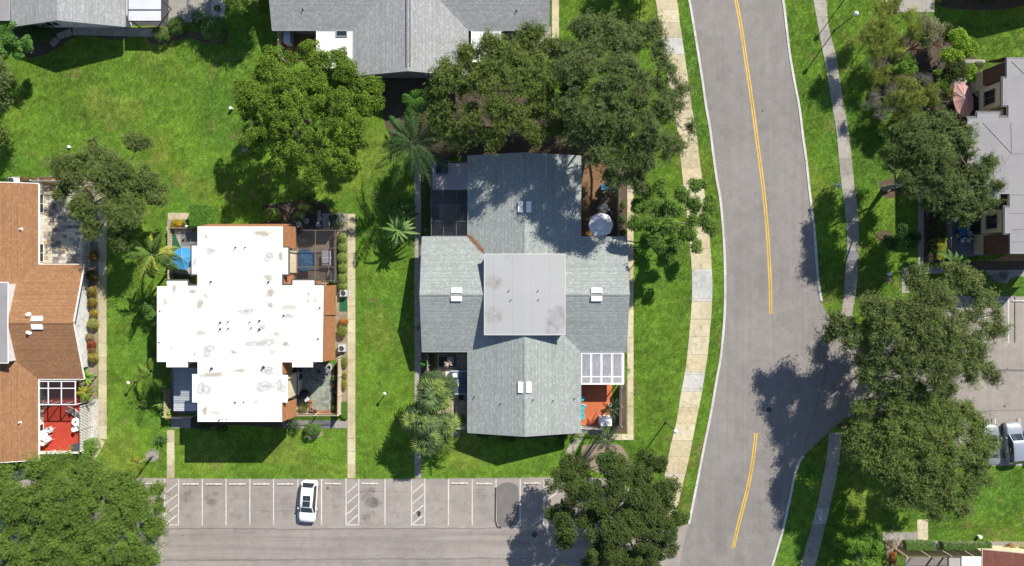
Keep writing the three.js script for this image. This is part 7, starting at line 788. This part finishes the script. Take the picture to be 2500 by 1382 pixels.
{ const p = P(338, 1184), t = thing('kerb_block', 'short pale concrete kerb at the end of the parking lot under the huge tree', 'kerb', [p[0], 0, p[1]]); mesh('block', rbox(0.28, 0.16, 1.4, 0.03, 0, 0.08, 0), M.concreteGrey[0], t); }

// ---------- lamps ----------
function lampPost(label, bx, by, h, kind) { const p = P(bx, by), t = thing('street_lamp', label, 'street lamp', [p[0], 0, p[1]]), pole = kind === 'garden' ? M.frameBronze : M.metalDark; mesh('base', cyl(0.14, 0.1, 0.25, 0, 0, 0, 10), pole, t); mesh('pole', cyl(0.065, 0.05, h - 0.2, 0, 0.05, 0, 10), pole, t); mesh('collar', cyl(0.09, 0.15, 0.1, 0, h - 0.2, 0, 12), pole, t);
  if (kind === 'globe') { const g = new THREE.SphereGeometry(0.25, 20, 16); g.scale(1, 1.05, 1); g.translate(0, h + 0.12, 0); mesh('globe', g, new THREE.MeshPhysicalMaterial({ color: C(0.82, 0.84, 0.88), roughness: 0.3 }), t); mesh('finial', cyl(0.05, 0.01, 0.1, 0, h + 0.42, 0, 8), pole, t); }
  else if (kind === 'garden') { const g = new THREE.LatheGeometry([[0, 0.14], [0.06, 0.13], [0.2, 0], [0.19, -0.03], [0.1, -0.02]].map((q) => new THREE.Vector2(...q)), 16); g.translate(0, h, 0); mesh('shade', g, mat(0.62, 0.57, 0.42), t); const s = new THREE.SphereGeometry(0.09, 12, 8); s.translate(0, h - 0.1, 0); mesh('bulb_glass', s, M.plasticWhite, t); }
  else { mesh('arm', bar([0, h - 0.1, 0], [0.45, h + 0.08, -0.08], 0.035, 0.03, 6), pole, t); const g = new THREE.LatheGeometry([[0, 0.12], [0.1, 0.1], [0.3, -0.04], [0.28, -0.06], [0, -0.02]].map((q) => new THREE.Vector2(...q)), 14); g.translate(0.55, h + 0.06, -0.1); mesh('shade', g, mat(0.2, 0.27, 0.24), t); } return t; }
lampPost('tall street lamp with a white globe over the right sidewalk at the top', 2038, 74, 4.9, 'globe'); lampPost('street lamp with a white globe leaning over the left sidewalk below the middle house', 1625, 1031, 4.9, 'globe'); lampPost('short lamp with a green shade on an arm between the road and the right sidewalk', 2011, 463, 2.6, 'arm'); lampPost('low garden lamp with a pale cap on the lawn left of the white house', 332, 930, 1.7, 'garden'); lampPost('low garden lamp on the lawn between the white house and the middle house', 945, 956, 1.6, 'garden'); lampPost('lamp post beyond the top edge beside the right sidewalk', 2066, -8, 4.9, 'globe');

// ---------- cars ----------
// a saloon lofted from cross-sections: [z, half-width at the sill, half-width at the belt, belt height, half-width of the top, top height]
const SEDAN = [[-2.34, 0.62, 0.66, 0.62, 0.56, 0.66], [-2.28, 0.76, 0.79, 0.80, 0.68, 0.90], [-2.1, 0.84, 0.88, 0.90, 0.74, 0.99], [-1.75, 0.88, 0.92, 0.93, 0.72, 1.03], [-1.45, 0.89, 0.93, 0.94, 0.66, 1.08], [-0.95, 0.89, 0.92, 0.94, 0.56, 1.34], [-0.7, 0.89, 0.92, 0.94, 0.555, 1.39], [-0.2, 0.89, 0.915, 0.93, 0.57, 1.43], [0.25, 0.89, 0.915, 0.92, 0.565, 1.40], [0.45, 0.89, 0.915, 0.915, 0.56, 1.35], [1.1, 0.89, 0.92, 0.90, 0.70, 0.97], [1.4, 0.89, 0.92, 0.86, 0.72, 0.93], [1.9, 0.87, 0.89, 0.78, 0.70, 0.85], [2.15, 0.80, 0.83, 0.70, 0.62, 0.76], [2.3, 0.66, 0.70, 0.60, 0.5, 0.64], [2.35, 0.55, 0.58, 0.5, 0.42, 0.54]];
const SUV = [[-2.36, 0.62, 0.68, 0.66, 0.58, 0.70], [-2.32, 0.78, 0.82, 0.86, 0.70, 0.92], [-2.24, 0.86, 0.89, 0.98, 0.74, 1.06], [-2.02, 0.89, 0.92, 1.0, 0.665, 1.38], [-1.82, 0.9, 0.935, 1.0, 0.64, 1.52], [-1.3, 0.9, 0.94, 1.0, 0.655, 1.58], [-0.6, 0.9, 0.935, 0.99, 0.66, 1.61], [0.0, 0.9, 0.93, 0.98, 0.65, 1.59], [0.3, 0.9, 0.93, 0.97, 0.635, 1.53], [0.45, 0.9, 0.93, 0.965, 0.64, 1.46], [1.12, 0.9, 0.935, 0.95, 0.74, 1.06], [1.4, 0.9, 0.935, 0.93, 0.76, 1.02], [1.9, 0.88, 0.91, 0.86, 0.74, 0.95], [2.15, 0.82, 0.86, 0.78, 0.66, 0.84], [2.3, 0.7, 0.74, 0.66, 0.54, 0.7], [2.36, 0.58, 0.6, 0.55, 0.44, 0.58]];
function sedan(label, px, py, turn, paint, o = {}) {
  const suv = !!o.suv, CAR = suv ? SUV : SEDAN, rz0 = suv ? -2.3 : -1.45, rz1 = suv ? -1.8 : -0.95, sz0 = suv ? -2.05 : -1.2, lift = suv ? 0.17 : 0;
  const p = P(px, py, 0.7), t = thing('parked_car', label, 'car', [p[0], 0.018, p[1]], turn, o.group), parts = { body: [], windscreen: [], rear_window: [], side_window: [], roof: [], bonnet: [], boot_lid: [] };
  const sec = CAR.map(([z, ws, wb, hb, wt, ht]) => { const q = [[ws * 0.94, 0.2], [ws, 0.34], [wb + 0.012, 0.58], [wb, hb], [wt, ht - 0.035], [wt * 0.66, ht - 0.008], [0, ht + 0.006]]; return [...q.map(([x, y]) => [-x, y, z]), ...q.slice(0, -1).reverse().map(([x, y]) => [x, y, z])]; });
  const quad = (k, a, b, c, d) => parts[k].push(...a, ...b, ...c, ...a, ...c, ...d), mix = (a, b, f) => a.map((v, i) => lerp(v, b[i], f));
  for (let i = 0; i + 1 < sec.length; i++) for (let j = 0; j < 12; j++) { const z = (CAR[i][0] + CAR[i + 1][0]) / 2, a = sec[i][j], b = sec[i][j + 1], c = sec[i + 1][j + 1], d = sec[i + 1][j], topq = j >= 4 && j <= 7, shoulder = j === 3 || j === 8; let k = 'body';
    if (topq) { if (z > 0.45 && z < 1.1) k = 'windscreen'; else if (z > rz0 && z < rz1) k = z < -2.25 ? 'boot_lid' : 'rear_window'; else if (z > rz1 && z < 0.45) k = 'roof'; else if (z > 1.1) k = 'bonnet'; else k = 'boot_lid'; }
    if (shoulder && z > sz0 && z < 1.0) { const belt = j === 3 ? [a, d] : [b, c], top = j === 3 ? [b, c] : [a, d], lo = [mix(belt[0], top[0], 0.08), mix(belt[1], top[1], 0.08)], hi = [mix(belt[0], top[0], 0.88), mix(belt[1], top[1], 0.88)], f = (q, A, B4, C4, D4) => j === 3 ? quad(q, A, B4, C4, D4) : quad(q, B4, A, D4, C4); f('body', belt[0], lo[0], lo[1], belt[1]); f('side_window', lo[0], hi[0], hi[1], lo[1]); f('body', hi[0], top[0], top[1], hi[1]); continue; }
    if (k === 'windscreen' || k === 'rear_window') { if (j === 4 || j === 7) { const e = j === 4 ? [a, d] : [b, c], n = j === 4 ? [b, c] : [a, d], m0 = mix(e[0], n[0], 0.22), m1 = mix(e[1], n[1], 0.22); if (j === 4) { quad('body', e[0], m0, m1, e[1]); quad(k, m0, n[0], n[1], m1); } else { quad(k, n[0], m0, m1, n[1]); quad('body', m0, e[0], e[1], m1); } continue; } }
    quad(k, a, b, c, d); }
  for (const [i, fl] of [[0, false], [sec.length - 1, true]]) for (let j = 1; j < 12; j++) { const s = sec[i]; parts.body.push(...(fl ? [...s[0], ...s[j], ...s[j + 1]] : [...s[0], ...s[j + 1], ...s[j]])); }
  const sm = (list) => { let g = tris(list); g.deleteAttribute('normal'); g.deleteAttribute('uv'); const pos = g.attributes.position, key = new Map(), acc = []; g.computeVertexNormals(); const n = g.attributes.normal; const K = (i) => `${pos.getX(i).toFixed(3)},${pos.getY(i).toFixed(3)},${pos.getZ(i).toFixed(3)}`; for (let i = 0; i < pos.count; i++) { const k = K(i), v = key.get(k) ?? new THREE.Vector3(); v.add(new THREE.Vector3().fromBufferAttribute(n, i)); key.set(k, v); } const fn = n.clone(); for (let i = 0; i < pos.count; i++) { const v = key.get(K(i)).clone().normalize(), f = new THREE.Vector3().fromBufferAttribute(fn, i); if (v.dot(f) > 0.6) n.setXYZ(i, v.x, v.y, v.z); } return g; };
  const glass = new THREE.MeshPhysicalMaterial({ color: C(0.02, 0.026, 0.03), roughness: 0.04, clearcoat: 1, clearcoatRoughness: 0.02, side: THREE.DoubleSide });
  for (const [k, v] of Object.entries(parts)) if (v.length) mesh(k, sm(v), /window|windscreen/.test(k) ? glass : paint, t);
  if (o.sunroof) { const q = (z0, z1) => mesh('sunroof', rbox(0.86, 0.02, z1 - z0, 0.008, 0, (suv ? 1.612 : 1.432) - 0.02 * Math.abs((z0 + z1) / 2 + 0.3), (z0 + z1) / 2, 0, 0.0), glass, t); q(-0.95, -0.36); q(-0.32, 0.27); }
  for (const s of [-1, 1]) { mesh('roof_rail', bar([s * (suv ? 0.67 : 0.6), 1.34 + lift, -0.95], [s * (suv ? 0.67 : 0.6), 1.37 + lift, 0.25], 0.014, 0.014, 5), M.metalDark, t); mesh('wing_mirror', merge([rbox(0.2, 0.13, 0.13, 0.045, s * 1.02, 0.98, 0.72), box(0.1, 0.03, 0.05, s * 0.93, 0.95, 0.74)]), paint, t); mesh('headlight', rbox(0.3, 0.09, 0.22, 0.03, s * 0.62, 0.66, 2.12), M.glass, t); mesh('tail_light', rbox(0.34, 0.1, 0.1, 0.03, s * 0.62, 0.82, -2.24), mat(0.25, 0.01, 0.012, { roughness: 0.25 }), t);
    for (const z of [-1.42, 1.42]) { const w = new THREE.Group(); w.name = 'wheel'; w.position.set(s * 0.83, 0.33, z); t.add(w); const ty = new THREE.TorusGeometry(0.25, 0.085, 8, 22); ty.rotateY(Math.PI / 2); ty.scale(1.25, 1, 1); mesh('tyre', ty, mat(0.018, 0.018, 0.02, { roughness: 0.9 }), w); const rm = []; for (let i = 0; i < 5; i++) { const a = i / 5 * 6.283; rm.push(bar([s * 0.06, 0, 0], [s * 0.05, Math.sin(a) * 0.22, Math.cos(a) * 0.22], 0.028, 0.022, 5)); } const hub = new THREE.CylinderGeometry(0.22, 0.22, 0.02, 20); hub.rotateZ(Math.PI / 2); hub.translate(s * 0.02, 0, 0); mesh('rim', merge(rm), M.galv, w); mesh('brake_disc', hub, M.metalDark, w); } }
  mesh('grille', rbox(0.8, 0.16, 0.06, 0.025, 0, 0.45, 2.31), M.coverBlack, t); mesh('number_plate', rbox(0.36, 0.14, 0.03, 0.008, 0, 0.66, -2.345), M.plasticWhite, t); mesh('underbody', box(1.5, 0.12, 4.2, 0, 0.2, 0), M.coverBlack, t);
  const line = []; for (const s of [-1, 1]) { line.push(bar([s * 0.5, 0.985, 1.15], [s * 0.42, 0.8, 2.2], 0.006, 0.006, 4)); } mesh('shut_line', merge(line), M.metalDark, t); mesh('wiper', merge([bar([-0.45, 0.985, 1.08], [0.05, 1.0, 1.03], 0.012, 0.01, 4), bar([0.1, 0.985, 1.08], [0.55, 1.0, 1.02], 0.012, 0.01, 4)]), M.coverBlack, t);
  return t;
}
const paintWhite = new THREE.MeshPhysicalMaterial({ color: C(0.82, 0.82, 0.82), roughness: 0.35, clearcoat: 1, clearcoatRoughness: 0.05, side: THREE.DoubleSide }), paintSilver = new THREE.MeshPhysicalMaterial({ color: C(0.26, 0.29, 0.33), roughness: 0.4, metalness: 0.25, clearcoat: 1, clearcoatRoughness: 0.05, side: THREE.DoubleSide }), paintGrey = new THREE.MeshPhysicalMaterial({ color: C(0.22, 0.23, 0.24), roughness: 0.4, metalness: 0.2, clearcoat: 1, clearcoatRoughness: 0.05, side: THREE.DoubleSide });
sedan('white car with a dark sunroof parked nose-out in the lower lot', 753, 1225, -0.07, paintWhite, { sunroof: true, suv: true }); sedan('silver car parked in the right-hand lot at the picture edge', 2476, 1082, Math.PI + 0.07, paintSilver, { suv: true }); sedan('pale grey car half hidden under the feathery green tree', 2418, 1085, Math.PI + 0.02, paintGrey); sedan('dark car just beyond the right edge beside the silver one', 2540, 1082, Math.PI, new THREE.MeshPhysicalMaterial({ color: C(0.05, 0.055, 0.07), roughness: 0.4, clearcoat: 1, side: THREE.DoubleSide }));
{ const p = P(1305, 1305), t = thing('manhole_cover', 'dark round drain cover in the shade of the lower lot', 'manhole cover', [p[0], 0.018, p[1]]); mesh('cover', cyl(0.36, 0.36, 0.012, 0, 0, 0, 22), M.metalDark, t); const r = new THREE.TorusGeometry(0.38, 0.025, 5, 24); r.rotateX(Math.PI / 2); r.translate(0, 0.008, 0); mesh('rim', r, M.metalGrey, t); copy(t, [P(1877, 1001)[0], 0.013, P(1877, 1001)[1]], 0, 'dark round cover in the road at the edge of the tree shadow'); }

// ---------- grass blades over the whole lawn ----------
{ const R = rng(99), data = mctx.getImageData(0, 0, MASK.width, MASK.height).data, list = [], p = []; for (let i = 0; i < 9; i++) { const a = i / 9 * 6.283 + R() * 0.5, d = 0.05 + 0.06 * R(), w = 0.014, l = 0.05 + 0.04 * R(), c = Math.cos(a), s = Math.sin(a); p.push(c * d * 0.4 - s * w, 0, s * d * 0.4 + c * w, c * d * 0.4 + s * w, 0, s * d * 0.4 - c * w, c * d * 1.7, l, s * d * 1.7); } const blade = tris(p);
  const col = new THREE.Color(); for (let i = 0; i < 520000 && list.length < 230000; i++) { const x = (R() - 0.5) * 122, z = (R() - 0.5) * 68, mx = Math.floor((x + PLAN_W / 2) * 10), mz = Math.floor((z + PLAN_H / 2) * 10); if (data[(mz * MASK.width + mx) * 4] > 60) continue; const c = grassTone(x, z), k = 1.15 + 0.75 * R(); list.push([new THREE.Vector3(x, -0.005, z), new THREE.Vector3((R() - 0.5) * 0.3, 1, (R() - 0.5) * 0.3).normalize(), R() * 6.28, 0.7 + 0.7 * R(), C(c[0] * k, c[1] * k, c[2] * k)]); }
  const g = instanced('grass', blade, new THREE.MeshPhysicalMaterial({ color: C(1, 1, 1), roughness: 0.9, transmission: 0.3, thickness: 0, side: THREE.DoubleSide, specularIntensity: 0.3 }), list, scene); tag(g, 'short green lawn grass between the houses, paths and road', 'grass', null, 'stuff'); }
// fallen leaves on the roof valley and the lawn
{ const R = rng(123), list = [], p = [0, 0, 0, 0.05, 0.015, 0.03, 0.1, 0, 0, 0, 0, 0, 0.1, 0, 0, 0.05, 0.015, -0.03], g = tris(p); for (let i = 0; i < 420; i++) { const t = R(), px = lerp(1145, 1182, t) + (R() - 0.5) * 7, py = lerp(575, 617, t) + (R() - 0.5) * 7, q = P(px, py, 2.6), dx = Math.abs(q[0] - 1.36), dz = Math.abs(q[1] - 1.24), y = EAVE + Math.max((6.22 - dx) * 0.3135, (6.33 - dz) * 0.308) + 0.03 + R() * 0.03; if (R() < 1 - 0.5 * t) list.push([new THREE.Vector3(q[0], Math.min(RIDGE, Math.max(EAVE + 0.03, y)), q[1]), UP, R() * 6.3, 0.8 + R(), C(0.6 + 0.6 * R(), 0.6 + 0.4 * R(), 0.7)]); }
  const m = instanced('fallen_leaves', g, mat(0.3, 0.16, 0.09, { side: THREE.DoubleSide }), list, scene); tag(m, 'brown fallen leaves caught in the roof valley of the middle house', 'leaves', null, 'stuff'); }

scene.traverse((o) => { if (o.isMesh) { o.castShadow = true; o.receiveShadow = true; } });

renderer.render(scene, camera);
